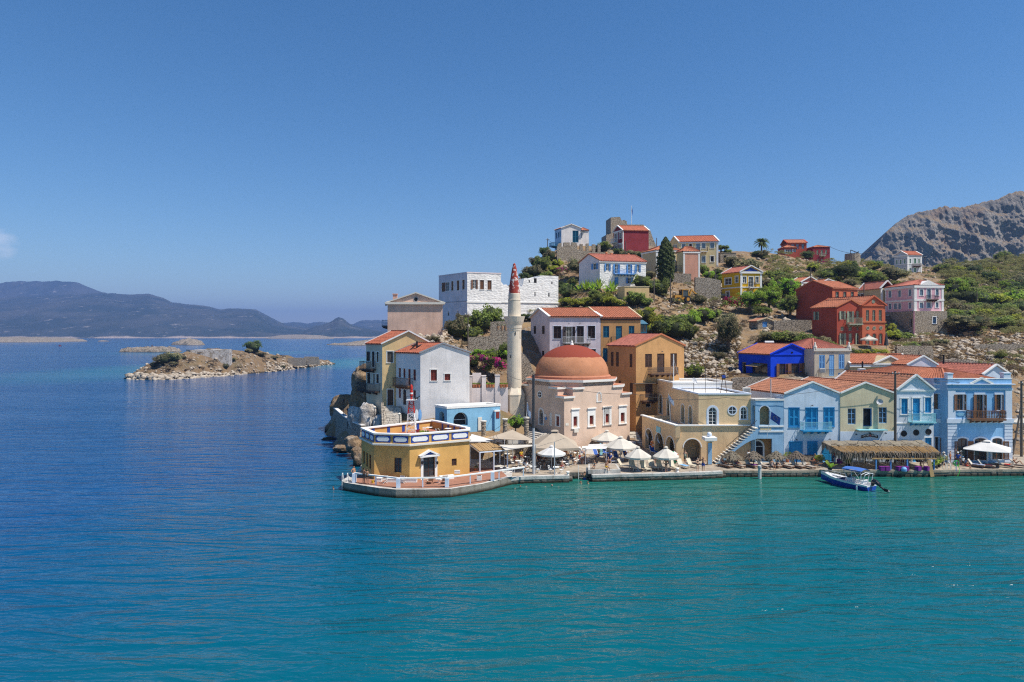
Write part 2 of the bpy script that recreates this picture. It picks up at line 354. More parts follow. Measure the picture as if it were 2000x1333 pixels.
# ---------------------------------------------------------------- islets
ISLE=rock_ground('islet_ground',(0.27,0.18,0.095),(0.19,0.13,0.08),(0.42,0.35,0.28),(0.13,0.11,0.06),0.52,0.52,0.5,True)
FARROCK=rock_ground('far_islet_rock',(0.25,0.2,0.14),(0.17,0.135,0.1),(0.40,0.345,0.285),(0.10,0.105,0.05),0.42,0.5,0.6,True)
def poly_dist(x,y,pl):
 d=np.full(x.shape,1e9);ins=np.zeros(x.shape,bool);n=len(pl)
 for i in range(n):
  ax,ay=pl[i];bx,by=pl[(i+1)%n]
  t=np.clip(((x-ax)*(bx-ax)+(y-ay)*(by-ay))/((bx-ax)**2+(by-ay)**2),0,1)
  d=np.minimum(d,np.hypot(x-ax-t*(bx-ax),y-ay-t*(by-ay)))
  c=((ay>y)!=(by>y))&(x<(bx-ax)*(y-ay)/(by-ay+1e-12)+ax);ins^=c
 return np.where(ins,d,-d)
def islet(name,pl,hmax,fall,step,rough=1.0,crest=None,mat=None,lift=None):
 xs=[p[0]for p in pl];ys=[p[1]for p in pl];e=step*4
 gx=np.arange(min(xs)-e,max(xs)+e,step);gy=np.arange(min(ys)-e,max(ys)+e,step);X,Y=np.meshgrid(gx,gy)
 wob=fbm(X/(fall*0.9),Y/(fall*0.9),4)*fall*0.2
 d=poly_dist(X,Y,pl)+wob
 z=np.where(d>0,0.5+(hmax-0.5)*(1-np.exp(-np.maximum(d,0)/fall)),d*0.6)
 if lift is not None:z=z*lift(X,Y)
 rr=np.clip(d/fall*2+0.4,0,1)
 z=z+rr*rough*(ridged(X/(step*9),Y/(step*9),5)-0.55)*2.2+np.where((d>-step)&(d<fall*0.35),rough*0.9*np.abs(fbm(X/step/3,Y/step/3,3)),0)
 z=np.maximum(z,-2.0)
 o=link(name,npmesh(name,np.stack([X,Y,z],-1).reshape(-1,3),grid_faces(len(gx),len(gy)),mat or ISLE));o['kind']='structure'
 def h(x,y):
  i=int(round((y-gy[0])/step));j=int(round((x-gx[0])/step));return float(z[min(max(i,0),len(gy)-1),min(max(j,0),len(gx)-1)])
 return h
def shore(*pts):return[(PX(a,22661/(b-HY)),22661/(b-HY))for a,b in pts]
isl_h=islet('ruin_islet',shore((247,740),(300,742.5),(350,741),(420,736),(500,730),(570,722),(640,712.5),(650,711.5))+[(-109,404),(-119,380),(-128,350),(-137,322),(-146,300),(-152,280)],15.0,14.0,0.6,0.8,lift=lambda X,Y:np.clip(0.8+0.2*np.clip((X+152)/22,0,1),0,1)*np.clip(1.2-np.clip((Y-305)/105,0,1),0.42,1))
def isle_at(px,py):
 y=255.0
 while y<400:
  if PZ(py,y)<=isl_h(PX(px,y),y):return Vector((PX(px,y),y,isl_h(PX(px,y),y)))
  y+=.3
islet('rocky_islet',shore((336,674),(367,675),(398,674.5))+[(PX(396,1200),1200),(PX(345,1200),1200)],11.0,14,1.6,3.6,mat=FARROCK)
islet('breakwater_reef',shore((233,688),(300,688.5),(352,688))+[(PX(352,690),690),(PX(262,690),690)],3.6,5,0.9,3.0,mat=FARROCK)
islet('long_islet',shore((520,662),(600,662.3),(650,662))+[(PX(648,3300),3300),(PX(525,3300),3300)],16,40,9,3,mat=FARROCK)
islet('point_islet',shore((643,674),(680,675.5),(730,675),(790,675))+[(PX(800,1250),1250),(PX(690,1250),1250)],15,16,3.0,2.4,lift=lambda X,Y:np.clip((X+300)/130,0.15,1),mat=FARROCK)
islet('low_point',shore((-260,671),(0,669.5),(90,669),(168,667.5))+[(PX(165,1900),1900),(PX(-260,1900),1900)],9,30,7,3,mat=FARROCK)
islet('flat_rock',shore((192,667.5),(212,667.5))+[(PX(212,1740),1740),(PX(192,1740),1740)],3.5,10,3,1,mat=FARROCK)
# ---------------------------------------------------------------- mountains across the strait
def mountain_mat():
 t=NT('far_mountain')
 k=t.mix(t.rng(t.noise(0.0035,8,0.65),0.42,0.62),(0.02,0.036,0.03),(0.06,0.066,0.058))
 k=t.mix(t.rng(t.noise(0.012,8,0.72,t.pos((1,1,2.2))),0.59,0.68),k,(0.28,0.25,0.22))
 g=t.new('ShaderNodeNewGeometry');s=t.new('ShaderNodeSeparateXYZ');t.ln(g.outputs['Position'],s.inputs[0])
 z=t.math('ADD',s.outputs[2],t.math('MULTIPLY',t.math('SUBTRACT',t.noise(0.006,5),0.5),30))
 k=t.mix(t.rng(z,9,3),k,(0.40,0.32,0.26))
 t.bump(t.noise(0.02,8,0.7),20)
 return t.base(k,0.95,0.05)
MOUNT=mountain_mat()
def ridge(name,sky_pts,y0,y1,amp,seed,n=340,m=70):
 p=np.array(sky_pts,float);px=np.linspace(p[0,0],p[-1,0],n);py=np.interp(px,p[:,0],p[:,1])
 py=py+fbm(px/14+seed,px*0+seed,4)*1.6
 x1=(px-1000)/F*y1;z1=H-(py-HY)/F*y1
 V=[]
 for t in np.linspace(0,1.5,m):
  y=y0+(y1-y0)*t
  x=x1*(y/y1)**(1.0 if t<=1 else 0.0)
  f=(t**0.85 if t<=1 else 1-(t-1)*1.2)
  nb=(ridged(x/620+seed,np.full_like(x,y/900),6)-0.55)*amp*math.sin(min(t,1)*math.pi)*(1 if t<=1 else 0)
  V.append(np.stack([x,np.full_like(x,y),z1*f+nb*np.clip(z1/200,0.15,1)-2*(t==0)],-1))
 o=link(name,npmesh(name,np.concatenate(V),grid_faces(n,m),MOUNT,True));o['kind']='structure'
ridge('mountains',[(-300,575),(-120,562),(0,553),(25,550.5),(60,550),(110,549.5),(150,552),(185,566),(215,575),(260,590),(330,610),(400,630)],5050,5700,70,3)
ridge('mountains',[(-300,600),(-100,590),(0,583),(60,579),(120,577),(195,573),(225,574),(262,575.5),(285,573.5),(310,579),(335,590),(362,595),(395,597),(430,604),(470,603),(500,605),(515,615),(535,629),(560,636),(600,641),(680,648),(760,652)],3300,4700,80,11)
ridge('mountains',[(420,640),(500,634),(545,631),(575,630),(600,632),(625,629),(655,632),(690,633),(705,627),(735,625),(760,630),(800,634),(850,640),(900,646)],4600,6400,60,23)
ridge('mountains',[(585,652),(610,640),(630,634),(645,629),(655,622),(662,619.5),(672,624),(685,634),(705,641),(750,648),(800,651)],3400,3900,30,31,160,40)
# ---------------------------------------------------------------- cliff behind the town
def make_cliff():
 t=NT('cliff_rock')
 w=t.pos((1,1,0.45));n1=t.noise(0.035,9,0.7,w)
 k=t.mix(t.rng(n1,0.36,0.64),(0.21,0.20,0.20),(0.42,0.375,0.335))
 k=t.mix(t.rng(t.noise(0.02,6,0.6,t.pos((1,1,0.7))),0.56,0.7,0,0.65),k,(0.34,0.19,0.12))
 g=t.new('ShaderNodeNewGeometry');s=t.new('ShaderNodeSeparateXYZ');t.ln(g.outputs['Normal'],s.inputs[0])
 k=t.mix(t.rng(t.math('ADD',s.outputs[2],t.math('MULTIPLY',t.noise(0.12,6,0.7),0.5)),0.72,0.95,0,0.85),k,(0.36,0.27,0.18))  # upward-facing ledges tinted tan, sunlight on them put into the rock colour
 k=t.mix(t.rng(t.noise(0.09,8,0.75),0.60,0.66,0,0.8),k,(0.055,0.065,0.03))
 t.bump(t.noise(0.22,9,0.75,t.pos((1,1,0.5))),7)
 t.base(k,0.95,0.1)
 p=np.array([(1640,530),(1680,512),(1700,499.5),(1715,478),(1730,453),(1749,438),(1767,424.5),(1781,419),(1805,412),(1827,409),(1842,404),(1857,405),(1880,406),(1902,400),(1931,392),(1953,388),(1962,382),(1979,375),(1984,373),(2010,373),(2100,368),(2400,372)],float)
 n,m=640,230;px=np.linspace(1640,2300,n);py=np.interp(px,p[:,0],p[:,1]);y1=634.0
 x1=(px-1000)/F*y1;z1=H-(py-HY)/F*y1+fbm(px/5,px*0,5)*1.5
 V=[]
 for q in np.linspace(0,1.3,m):
  k=min(q,1);z=20+(z1-20)*k-max(q-1,0)*90
  lay=z/21+x1/95+1.1*fbm(x1/70,z/70,4);st=np.floor(lay)+np.clip((lay-np.floor(lay))*4.0-3.0,0,1)
  y=600+34*k+max(q-1,0)*260+5*(st-lay)*math.sin(k*math.pi)**.4*(q<=1)
  a=math.sin(k*math.pi)**0.5 if q<=1 else 0
  flute=ridged(x1/17+.12*z/17,z/64,6)-.55;blk=ridged(x1/58,z/46+5,5)-.55
  yy=y-a*(blk*13+flute*11+2.6*fbm(x1/2.6,z/3.4,3))
  V.append(np.stack([x1*np.ones_like(x1),np.broadcast_to(yy,x1.shape),np.broadcast_to(z,x1.shape)],-1))
 o=link('cliff',npmesh('cliff',np.concatenate(V),grid_faces(n,m),t.m));o['kind']='structure'
make_cliff()
# ---------------------------------------------------------------- air
def make_haze():
 m=bpy.data.materials.new('haze_air');m.use_nodes=True;n=m.node_tree.nodes;n.clear()
 v=n.new('ShaderNodeVolumePrincipled');v.inputs['Color'].default_value=(0.26,0.43,0.88,1);v.inputs['Density'].default_value=HAZE;v.inputs['Anisotropy'].default_value=0.1
 u=n.new('ShaderNodeOutputMaterial');m.node_tree.links.new(v.outputs[0],u.inputs['Volume'])
 mb=MB();mb.box(-11500,11500,-100,14500,-12,520);o=mb.build('haze',m);o['kind']='stuff'
HAZE=1.5e-4
make_haze()
# ---------------------------------------------------------------- houses
def tile_plane(mb,e0,e1,r0,r1,pitch=0.42,course=0.45,amp=0.10,detail=True):
 """pantiles: channels run from eave (e0-e1) up to ridge (r0-r1), each course lapping the one below"""
 e0,e1,r0,r1=map(Vector,(e0,e1,r0,r1))
 le=(e1-e0).length;lr=(r1-r0).length;n=max(2,int(max(le,lr)/pitch));L=max((r0-e0).length,(r1-e1).length)
 nm=(e1-e0).cross((r0+r1)/2-e0)
 if nm.length<1e-6:nm=(r1-r0).cross(r0-e0)
 nm.normalize()
 if nm.z<0:nm=-nm
 m=max(1,int(L/course))if detail else 1
 prof=[(0.0,0.0),(0.22,0.8),(0.5,1.0),(0.78,0.8)]if detail else[(0.0,0.0),(0.5,1.0)]
 cols=[((i+a)/n,h)for i in range(n)for a,h in prof]+[(1.0,0.0)]
 rnd=random.Random(int(e0.x*100+e0.y*37))
 jit=[rnd.uniform(-0.008,0.008)for _ in range(n+1)]
 rows=[]
 for j in range(m):
  rows.append((j/m,0.028 if m>1 else 0.0));rows.append(((j+1)/m-1e-4,0.0))
 if m==1:rows=[(0,0),(1,0)]
 i0=len(mb.v);k=len(cols)
 for t,lift in rows:
  a=e0.lerp(r0,t);b=e1.lerp(r1,t)
  for q,(u,h)in enumerate(cols):
   mb.v.append(tuple(a.lerp(b,u)+nm*(h*amp+lift+jit[q//len(prof)])))
 for r in range(len(rows)-1):
  for q in range(k-1):
   mb.f.append((i0+r*k+q,i0+r*k+q+1,i0+(r+1)*k+q+1,i0+(r+1)*k+q));mb.mi.append(0)
def arch_pts(w,z1,rise,n=10):
 """points of an arch head from right springing to left, local x in [0,w]"""
 return[(w/2+w/2*math.cos(math.pi*k/n),z1-rise+rise*math.sin(math.pi*k/n))for k in range(n+1)]
def wall_mesh(mb,L,z0,z1,ops,t=0.25,top=None):
 """flat wall in local x (0..L), outside at y=0 (looking along +y), real openings with reveals. ops: (x0,x1,za,zb,rise)"""
 xs=sorted({0.0,L,*[o[0]for o in ops],*[o[1]for o in ops]});zs=sorted({z0,z1,*[o[2]for o in ops],*[o[3]for o in ops]})
 xs=[x for x in xs if-1e-6<=x<=L+1e-6];zs=[z for z in zs if z0-1e-6<=z<=z1+1e-6]
 for a,b in zip(xs,xs[1:]):
  run=None
  for c,d in zip(zs,zs[1:]):
   mx,mz=(a+b)/2,(c+d)/2
   hole=any(o[0]<mx<o[1]and o[2]<mz<o[3]for o in ops)
   if not hole:run=(c if run is None else run[0],d)
   if hole and run:mb.poly([(a,0,run[0]),(b,0,run[0]),(b,0,run[1]),(a,0,run[1])]);run=None
  if run:mb.poly([(a,0,run[0]),(b,0,run[0]),(b,0,run[1]),(a,0,run[1])])
 for(a,b,c,d,rise)in ops:
  if rise:
   ap=[(a+x,z)for x,z in arch_pts(b-a,d,rise)]
   mid=len(ap)//2
   for k in range(mid):mb.poly([(b,0,d),(ap[k+1][0],0,ap[k+1][1]),(ap[k][0],0,ap[k][1])])
   for k in range(mid,len(ap)-1):mb.poly([(a,0,d),(ap[k+1][0],0,ap[k+1][1]),(ap[k][0],0,ap[k][1])])
   for k in range(len(ap)-1):
    p,q=ap[k],ap[k+1];mb.poly([(p[0],0,p[1]),(q[0],0,q[1]),(q[0],t,q[1]),(p[0],t,p[1])])
   s=d-rise
  else:
   s=d;mb.poly([(b,0,d),(a,0,d),(a,t,d),(b,t,d)])
  mb.poly([(a,0,c),(a,t,c),(a,t,s),(a,0,s)]);mb.poly([(b,0,s),(b,t,s),(b,t,c),(b,0,c)])
  mb.poly([(a,0,c),(b,0,c),(b,t,c),(a,t,c)])
def leaf_mesh(w,h,slats=True):
 """a shutter leaf hinged at x=0: stiles, rails and tilted louvres"""
 m=MB();t=0.045;s=min(0.09,w*0.2)
 m.box(0,s,0,t,0,h);m.box(w-s,w,0,t,0,h)
 for a,b in((0,s),(h/2-s/2,h/2+s/2),(h-s,h)):m.box(s,w-s,0.003,t-0.003,a,b)
 if slats:
  z=s
  while z<h-s-0.05:
   if abs(z+0.05-h/2)>s:m.poly([(s,0.036,z),(w-s,0.036,z),(w-s,0.01,z+0.1),(s,0.01,z+0.1)])
   z+=0.1
 else:
  m.box(s,w-s,0.012,0.03,s,h-s)
 return m
_leafc={}
def leaf_obj(parent,w,h,colr,loc,rot,slats=True):
 k=(round(w,2),round(h,2),colr,slats)
 if k not in _leafc:o=leaf_mesh(w,h,slats).build('shutter',colr,parent,loc,rot);_leafc[k]=o.data;return o
 return link('shutter',_leafc[k],parent,loc,rot)
def window(parent,loc,rotz,w,h,st='G',shut='brown',frame='white',trim=None,rise=0.0,sill=None,depth=0.12,tw=0.11,name=None,panes=None,glassc='glass'):
 """st: C closed shutters, O open shutters over glass, G glazed, D door leaf, K dark opening, P half open
    local frame: x along the wall, -y outwards, z up"""
 nm=name or('door' if st in 'DE' else 'window')
 m=MB();b=min(0.07,w*0.12);y0,y1=depth-0.02,depth+0.05;hs=h-rise
 m.box(0,b,y0,y1,0,hs);m.box(w-b,w,y0,y1,0,hs);m.box(b,w-b,y0,y1,0,b)
 if not rise:m.box(b,w-b,y0,y1,h-b,h)
 else:
  ap=arch_pts(w,h,rise,8);ai=[(b+(x)*(w-2*b)/w,z-b)for x,z in ap]
  for k in range(8):m.hexa([(ap[k][0],y0,ap[k][1]),(ap[k+1][0],y0,ap[k+1][1]),(ap[k+1][0],y1,ap[k+1][1]),(ap[k][0],y1,ap[k][1]),(ai[k][0],y0,ai[k][1]),(ai[k+1][0],y0,ai[k+1][1]),(ai[k+1][0],y1,ai[k+1][1]),(ai[k][0],y1,ai[k][1])])
  m.box(b,w-b,y0,y1,hs-b/2,hs+b/2)
 glazed=st in 'GOP'
 if glazed:
  m.box(w/2-b*0.45,w/2+b*0.45,y0+0.002,y1-0.002,b,h-b)
  for k in range(1,(panes or(3 if h>1.7 else 2))):
   z=hs*k/(panes or(3 if h>1.7 else 2));m.box(b,w-b,y0+0.006,y1-0.006,z-0.018,z+0.018)
 o=m.build(nm,frame if glazed or st=='K' else shut,parent,loc,rotz)
 g=MB()
 if rise:g.poly([(0,depth+0.03,0),(w,depth+0.03,0)]+[(x,depth+0.03,z)for x,z in arch_pts(w,h,rise,8)])
 else:g.poly([(0,depth+0.03,0),(w,depth+0.03,0),(w,depth+0.03,h),(0,depth+0.03,h)])
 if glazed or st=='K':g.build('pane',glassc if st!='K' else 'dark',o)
 if st=='C':
  lw=(w-2*b)/2 if w>0.62 else w-2*b;z1=hs-2*b
  leaf_obj(o,lw-0.004,z1,shut,(b,depth-0.045,b),0)
  if w>0.62:leaf_obj(o,lw-0.004,z1,shut,(w-b-lw+0.004,depth-0.044,b),0)
  g.build('pane',shut,o)
 if st=='D':
  d=MB();lw=(w-2*b)/2
  for k in range(2):
   x0=b+k*lw+0.006;x1=x0+lw-0.012
   d.box(x0,x1,depth-0.012,depth+0.02,b,hs-b)
   for za,zb in((0.08,0.36),(0.42,0.66),(0.72,0.95)):d.box(x0+lw*0.18,x1-lw*0.18,depth-0.03,depth-0.012,hs*za,hs*zb)
  d.build('door_leaf',shut,o);g.build('pane','glass' if rise else shut,o)
 if st=='E':
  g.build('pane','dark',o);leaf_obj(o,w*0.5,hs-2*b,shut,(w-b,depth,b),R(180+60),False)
 if st in 'OP':
  lw=w/2
  leaf_obj(o,lw,hs,shut,(0.0,-0.03,0.0),R(180+12))
  if st=='O':leaf_obj(o,lw,hs,shut,(w,-0.03,0.0),R(-12))
 if trim:
  m=MB();p=0.035
  m.box(-tw,0,-p,0.0,0,hs);m.box(w,w+tw,-p,0.0,0,hs)
  if rise:
   ao=[(w/2+(w/2+tw)*math.cos(math.pi*k/10),hs+(rise+tw)*math.sin(math.pi*k/10))for k in range(11)];ai=arch_pts(w,h,rise)
   for k in range(10):m.hexa([(ai[k][0],-p,ai[k][1]),(ai[k][0],0,ai[k][1]),(ao[k][0],0,ao[k][1]),(ao[k][0],-p,ao[k][1]),(ai[k+1][0],-p,ai[k+1][1]),(ai[k+1][0],0,ai[k+1][1]),(ao[k+1][0],0,ao[k+1][1]),(ao[k+1][0],-p,ao[k+1][1])])
  else:m.box(-tw-0.02,w+tw+0.02,-p-0.02,0.0,h,h+tw)
  m.box(-tw-0.02,w+tw+0.02,-p-0.04,0.0,-0.09,0)
  m.build('surround',trim,o)
 elif sill:
  m=MB();m.box(-0.08,w+0.08,-0.09,0.04,-0.08,0);m.build('sill',sill,o)
 return o
class House:
 def __init__(s,label,px,Y,z0,a,mat,pxr=None,W=None,pxl=None,D=None,b=None,cat='house',name='house',group=None,py0=None):
  """corner at photograph column px and distance Y; front runs to the right at angle a (degrees), depth axis at angle b"""
  s.a=R(a);s.b=R(a+90 if b is None else b);s.z0=PZ(py0,Y)if py0 else z0;x=PX(px,Y)
  s.o=Vector((x,Y,s.z0));s.mat=mat;s.c1=Vector((math.cos(s.a),math.sin(s.a),0));s.c2=Vector((math.cos(s.b),math.sin(s.b),0))
  def solve(c,p):k=(p-1000)/F;return(k*Y-x)/(c.x-k*c.y)
  s.W=W or solve(s.c1,pxr);s.D=D or solve(s.c2,pxl)
  s.e=thing(name,label,cat,s.o,s.a,group)
  q=s.b-s.a;s.d2=Vector((math.cos(q),math.sin(q),0))
  A=Vector((0,0,0));B=Vector((s.W,0,0));Cc=B+s.d2*s.D;Dd=s.d2*s.D
  s.face={'F':(A,B),'R':(B,Cc),'B':(Cc,Dd),'L':(Dd,A)}
  s.ops={k:[]for k in s.face};s.rise={}
 def fr(s,f):
  p,q=s.face[f];d=q-p;return p,d.length,math.atan2(d.y,d.x)
 def hit(s,f,px,py):
  """(u, z) where the sight line through a photograph pixel meets the face"""
  p,L,ang=s.fr(f);w=s.a+ang;d=Vector((math.cos(w),math.sin(w)));o=s.o+Matrix.Rotation(s.a,3,'Z')@p
  k=(px-1000)/F;u=(k*o.y-o.x)/(d.x-k*d.y);y=o.y+u*d.y
  return u,PZ(py,y)-s.z0
 def z(s,f,px,py):return s.hit(f,px,py)[1]
 def pt(s,f,u,y,z):
  p,L,ang=s.fr(f);c,n=math.cos(ang),math.sin(ang);return Vector((p.x+c*u-n*y,p.y+n*u+c*y,z))
 def rect(s,f,r):
  x0,y0,x1,y1=r;mx,my=(x0+x1)/2,(y0+y1)/2
  u0=s.hit(f,x0,my)[0];u1=s.hit(f,x1,my)[0];return u0,u1,s.hit(f,mx,y1)[1],s.hit(f,mx,y0)[1]
 def win(s,f,r,st='C',arch=False,px=True,**k):
  u0,u1,za,zb=s.rect(f,r)if px else r
  p,L,ang=s.fr(f);u0=max(u0,0.06);u1=min(u1,L-0.06);za=max(za,0.02)
  if u1-u0<0.15 or zb-za<0.15:return None
  rise=(u1-u0)/2*(0.999 if arch is True else arch)if arch else 0.0;rise=min(rise,(zb-za)*0.8)
  s.ops[f].append((u0,u1,za,zb,rise))
  return window(s.e,s.pt(f,u0,0,za),ang,u1-u0,zb-za,st,rise=rise,**k)
 def walls(s,h,faces='FRBL',mats=None,t=0.22,apex=None,cut=None):
  """h: eave height; apex: {face: (u, z)} gable points"""
  s.h=h
  for f in faces:
   p,L,ang=s.fr(f);mb=MB();hh=h if not isinstance(h,dict)else h[f]
   wall_mesh(mb,L,0,hh,s.ops[f],t)
   if apex and f in apex:
    u,z=apex[f];mb.poly([(0,0,hh),(L,0,hh),(u,0,z)])
   mb.build('wall',(mats or{}).get(f,s.mat),s.e,p,ang)
 def inner(s,h):
  mb=MB();i=0.5;A=s.c_in(i);mb.prism([tuple(v.xy)for v in A],0.0,h-0.05);mb.build('interior','dark',s.e)
 def c_in(s,i):
  c=(s.face['F'][0]+s.face['B'][0])/2;return[c+(v-c)*(1-i/max(2.0,(v-c).length))for v in(s.face['F'][0],s.face['F'][1],s.face['B'][0],s.face['B'][1])]
 def roof(s,kind,h,zr,mat,verge='white',apex_u=None,over=0.22,detail=True,vw=0.28,cap=True,ridge_in=None,back_zr=None,cornice=None):
  A,B,Cc,Dd=[Vector(v)for v in(s.face['F'][0],s.face['F'][1],s.face['B'][0],s.face['B'][1])]
  up=lambda v,z:Vector((v.x,v.y,z))
  rf=MB();tl=MB();vgs=[];rc=MB()
  bz=zr if back_zr is None else back_zr
  x1=Vector((1,0,0));d2=s.d2
  if kind=='gableF':
   u=s.W/2 if apex_u is None else apex_u;r0=up(A+x1*u,zr);r1=up(r0+d2*s.D,bz)
   sl=(zr-h)/u;sr=(zr-h)/(s.W-u)
   for P0,P1,o,si in((A,Dd,-1,sl),(B,Cc,1,sr)):
    e0=up(P0+x1*over*o,h-over*si);e1=up(P1+x1*over*o,h-over*si)
    rf.hexa([e0,e1,r1,r0,e0+Vector((0,0,.1)),e1+Vector((0,0,.1)),r1+Vector((0,0,.1)),r0+Vector((0,0,.1))])
    dz=Vector((0,0,.12));tile_plane(tl,e0+dz,e1+dz,r0+dz,r1+dz,detail=detail)
    for q0,q1,dd in((e0,r0,-1),(e1,r1,1)):
     vgs.append((q0+d2*0.1*dd+dz*1.3,q1+d2*0.1*dd+dz*1.3))
   if cap:rc.beam(r0+Vector((0,0,.2)),r1+Vector((0,0,.2)),0.22,0.13)
  elif kind=='gableS':
   v=s.D/2 if apex_u is None else apex_u;r0=up(A+d2*v,zr);r1=up(B+d2*v,zr)
   for P0,P1,o,si in((A,B,-1,(zr-h)/v),(Dd,Cc,1,(zr-h)/(s.D-v))):
    e0=up(P0+d2*over*o,h-over*si);e1=up(P1+d2*over*o,h-over*si)
    rf.hexa([e0,e1,r1,r0,e0+Vector((0,0,.1)),e1+Vector((0,0,.1)),r1+Vector((0,0,.1)),r0+Vector((0,0,.1))])
    dz=Vector((0,0,.12));tile_plane(tl,e0+dz,e1+dz,r0+dz,r1+dz,detail=detail)
    for q0,q1,dd in((e0,r0,-1),(e1,r1,1)):vgs.append((q0+x1*0.1*dd+dz*1.3,q1+x1*0.1*dd+dz*1.3))
   if cap:rc.beam(r0+Vector((0,0,.2)),r1+Vector((0,0,.2)),0.22,0.13)
  elif kind=='hip':
   ri=ridge_in if ridge_in is not None else min(s.W,s.D)/2
   c=lambda P:up(P,h)
   if s.W>=s.D:m0=up((A+Dd)/2+x1*ri,zr);m1=up((B+Cc)/2-x1*ri,zr);fs=[(A,B,m0,m1),(B,Cc,m1,m1),(Cc,Dd,m1,m0),(Dd,A,m0,m0)]
   else:m0=up((A+B)/2+d2*ri,zr);m1=up((Dd+Cc)/2-d2*ri,zr);fs=[(A,B,m0,m0),(B,Cc,m0,m1),(Cc,Dd,m1,m1),(Dd,A,m1,m0)]
   ctr=(A+B+Cc+Dd)/4
   for P0,P1,q0,q1 in fs:
    g=lambda P:up(P+(P-ctr).normalized()*over,h)
    e0,e1=g(P0),g(P1);dz=Vector((0,0,.1))
    rf.poly([e0,e1,q1,q0]if(q0-q1).length>1e-3 else[e0,e1,q0]);tile_plane(tl,e0+dz,e1+dz,q0+dz,q1+dz,detail=detail)
    rc.beam(e0+dz*1.8,q0+dz*1.8,0.2,0.12)
   if(m1-m0).length>0.05:rc.beam(m0+Vector((0,0,.18)),m1+Vector((0,0,.18)),0.22,0.13)
  ro=rf.build('roof',mat,s.e);t=tl.build('roof_tiles',mat,ro);t['kind']='stuff'
  for q0,q1 in vgs:vg=MB();vg.beam(q0,q1,vw,0.2);vg.build('verge',verge,ro)
  if rc.v:rc.build('ridge_tiles',mat,ro)
  return ro
 def band(s,f,z0,z1,colr,p=0.06,u0=None,u1=None,name='cornice'):
  pp,L,ang=s.fr(f);m=MB();m.box(-p if u0 is None else u0,L+p if u1 is None else u1,-p,-0.002,z0,z1);return m.build(name,colr,s.e,pp,ang)
 def bandpx(s,f,px,pya,pyb,colr,p=0.06,name='cornice'):
  return s.band(f,s.z(f,px,pyb),s.z(f,px,pya),colr,p,name=name)
 def pil(s,f,u0,u1,z0,z1,colr,p=0.05,name='pilaster'):
  return s.band(f,z0,z1,colr,p,u0,u1,name)
 def parapet(s,h,colr='white',w=0.3,t=0.35,floor='offwhite',name='parapet',lip=0.06):
  m=MB();c=[s.face['F'][0],s.face['F'][1],s.face['B'][0],s.face['B'][1]]
  for i in range(4):
   p,q=c[i],c[(i+1)%4];d=(q-p).normalized();n=Vector((d.y,-d.x,0));m.beam(p+n*(lip-t/2)+d*(-lip if i%2==0 else t-lip)+Vector((0,0,h+w/2)),q+n*(lip-t/2)-d*(-lip if i%2==0 else t-lip)+Vector((0,0,h+w/2)),t,w)
  m.build(name,colr,s.e)
  f=MB();k=s.c_in(0.2);f.poly([(v.x,v.y,h-0.12)for v in k]);f.build('roof',floor,s.e)
 def balcony(s,f,u0,u1,z,d=0.95,rail=1.0,railc='iron',slabc='white',brackets=4,style='bars',slab=0.14,brc=None,px=None):
  if px:
   u0,u1,z,zt=s.rect(f,px);rail=zt-z
  p,L,ang=s.fr(f);w=u1-u0
  m=MB();m.box(0,w,-d,-0.004,-slab,0);o=m.build('balcony',slabc,s.e,s.pt(f,u0,0,z),ang)
  m=MB()
  for(x0,y0,x1,y1)in((0.04,-d+0.05,w-0.04,-d+0.05),(0.04,-d+0.05,0.04,-0.04),(w-0.04,-d+0.05,w-0.04,-0.04)):
   hw=0.05 if style!='wood' else 0.09
   m.beam((x0,y0,rail),(x1,y1,rail),hw,hw);m.beam((x0,y0,0.1),(x1,y1,0.1),hw*0.7)
   ln=math.hypot(x1-x0,y1-y0);n=max(2,int(ln/(0.13 if style!='wood' else 0.2)))
   for k in range(n+1):
    t=k/n;x,y=x0+(x1-x0)*t,y0+(y1-y0)*t
    if style=='wood':m.lathe([(0.03,0.1),(0.06,0.3),(0.035,0.5),(0.06,0.75),(0.03,rail)],6,(x,y,0))
    else:m.box(x-0.012,x+0.012,y-0.012,y+0.012,0.0,rail)
    if style=='lattice' and k<n:
     t2=(k+1)/n;x2,y2=x0+(x1-x0)*t2,y0+(y1-y0)*t2
     m.beam((x,y,0.15),(x2,y2,rail*0.55),0.015);m.beam((x,y,rail*0.95),(x2,y2,rail*0.5),0.015)
  m.build('railing',railc,o)
  for k in range(brackets):
   x=w*(k+0.5)/brackets;m=MB();i=len(m.v)
   m.hexa([(x-0.06,-d*0.85,-slab-0.16),(x+0.06,-d*0.85,-slab-0.16),(x+0.06,-0.004,-slab-0.42),(x-0.06,-0.004,-slab-0.42),(x-0.06,-d*0.85,-slab-0.003),(x+0.06,-d*0.85,-slab-0.003),(x+0.06,-0.004,-slab-0.003),(x-0.06,-0.004,-slab-0.003)])
   m.build('bracket',brc or slabc,o)
  return o
 def lamp(s,f,px,py):
  u,z=s.hit(f,px,py);p,L,ang=s.fr(f);m=MB();m.tube((0,0,0),(0,-0.35,0.12),0.02,n=5);m.lathe([(0.02,0.1),(0.06,0.06),(0.16,-0.04)],8,(0,-0.35,0));m.build('wall_lamp','iron',s.e,s.pt(f,u,0,z),ang)
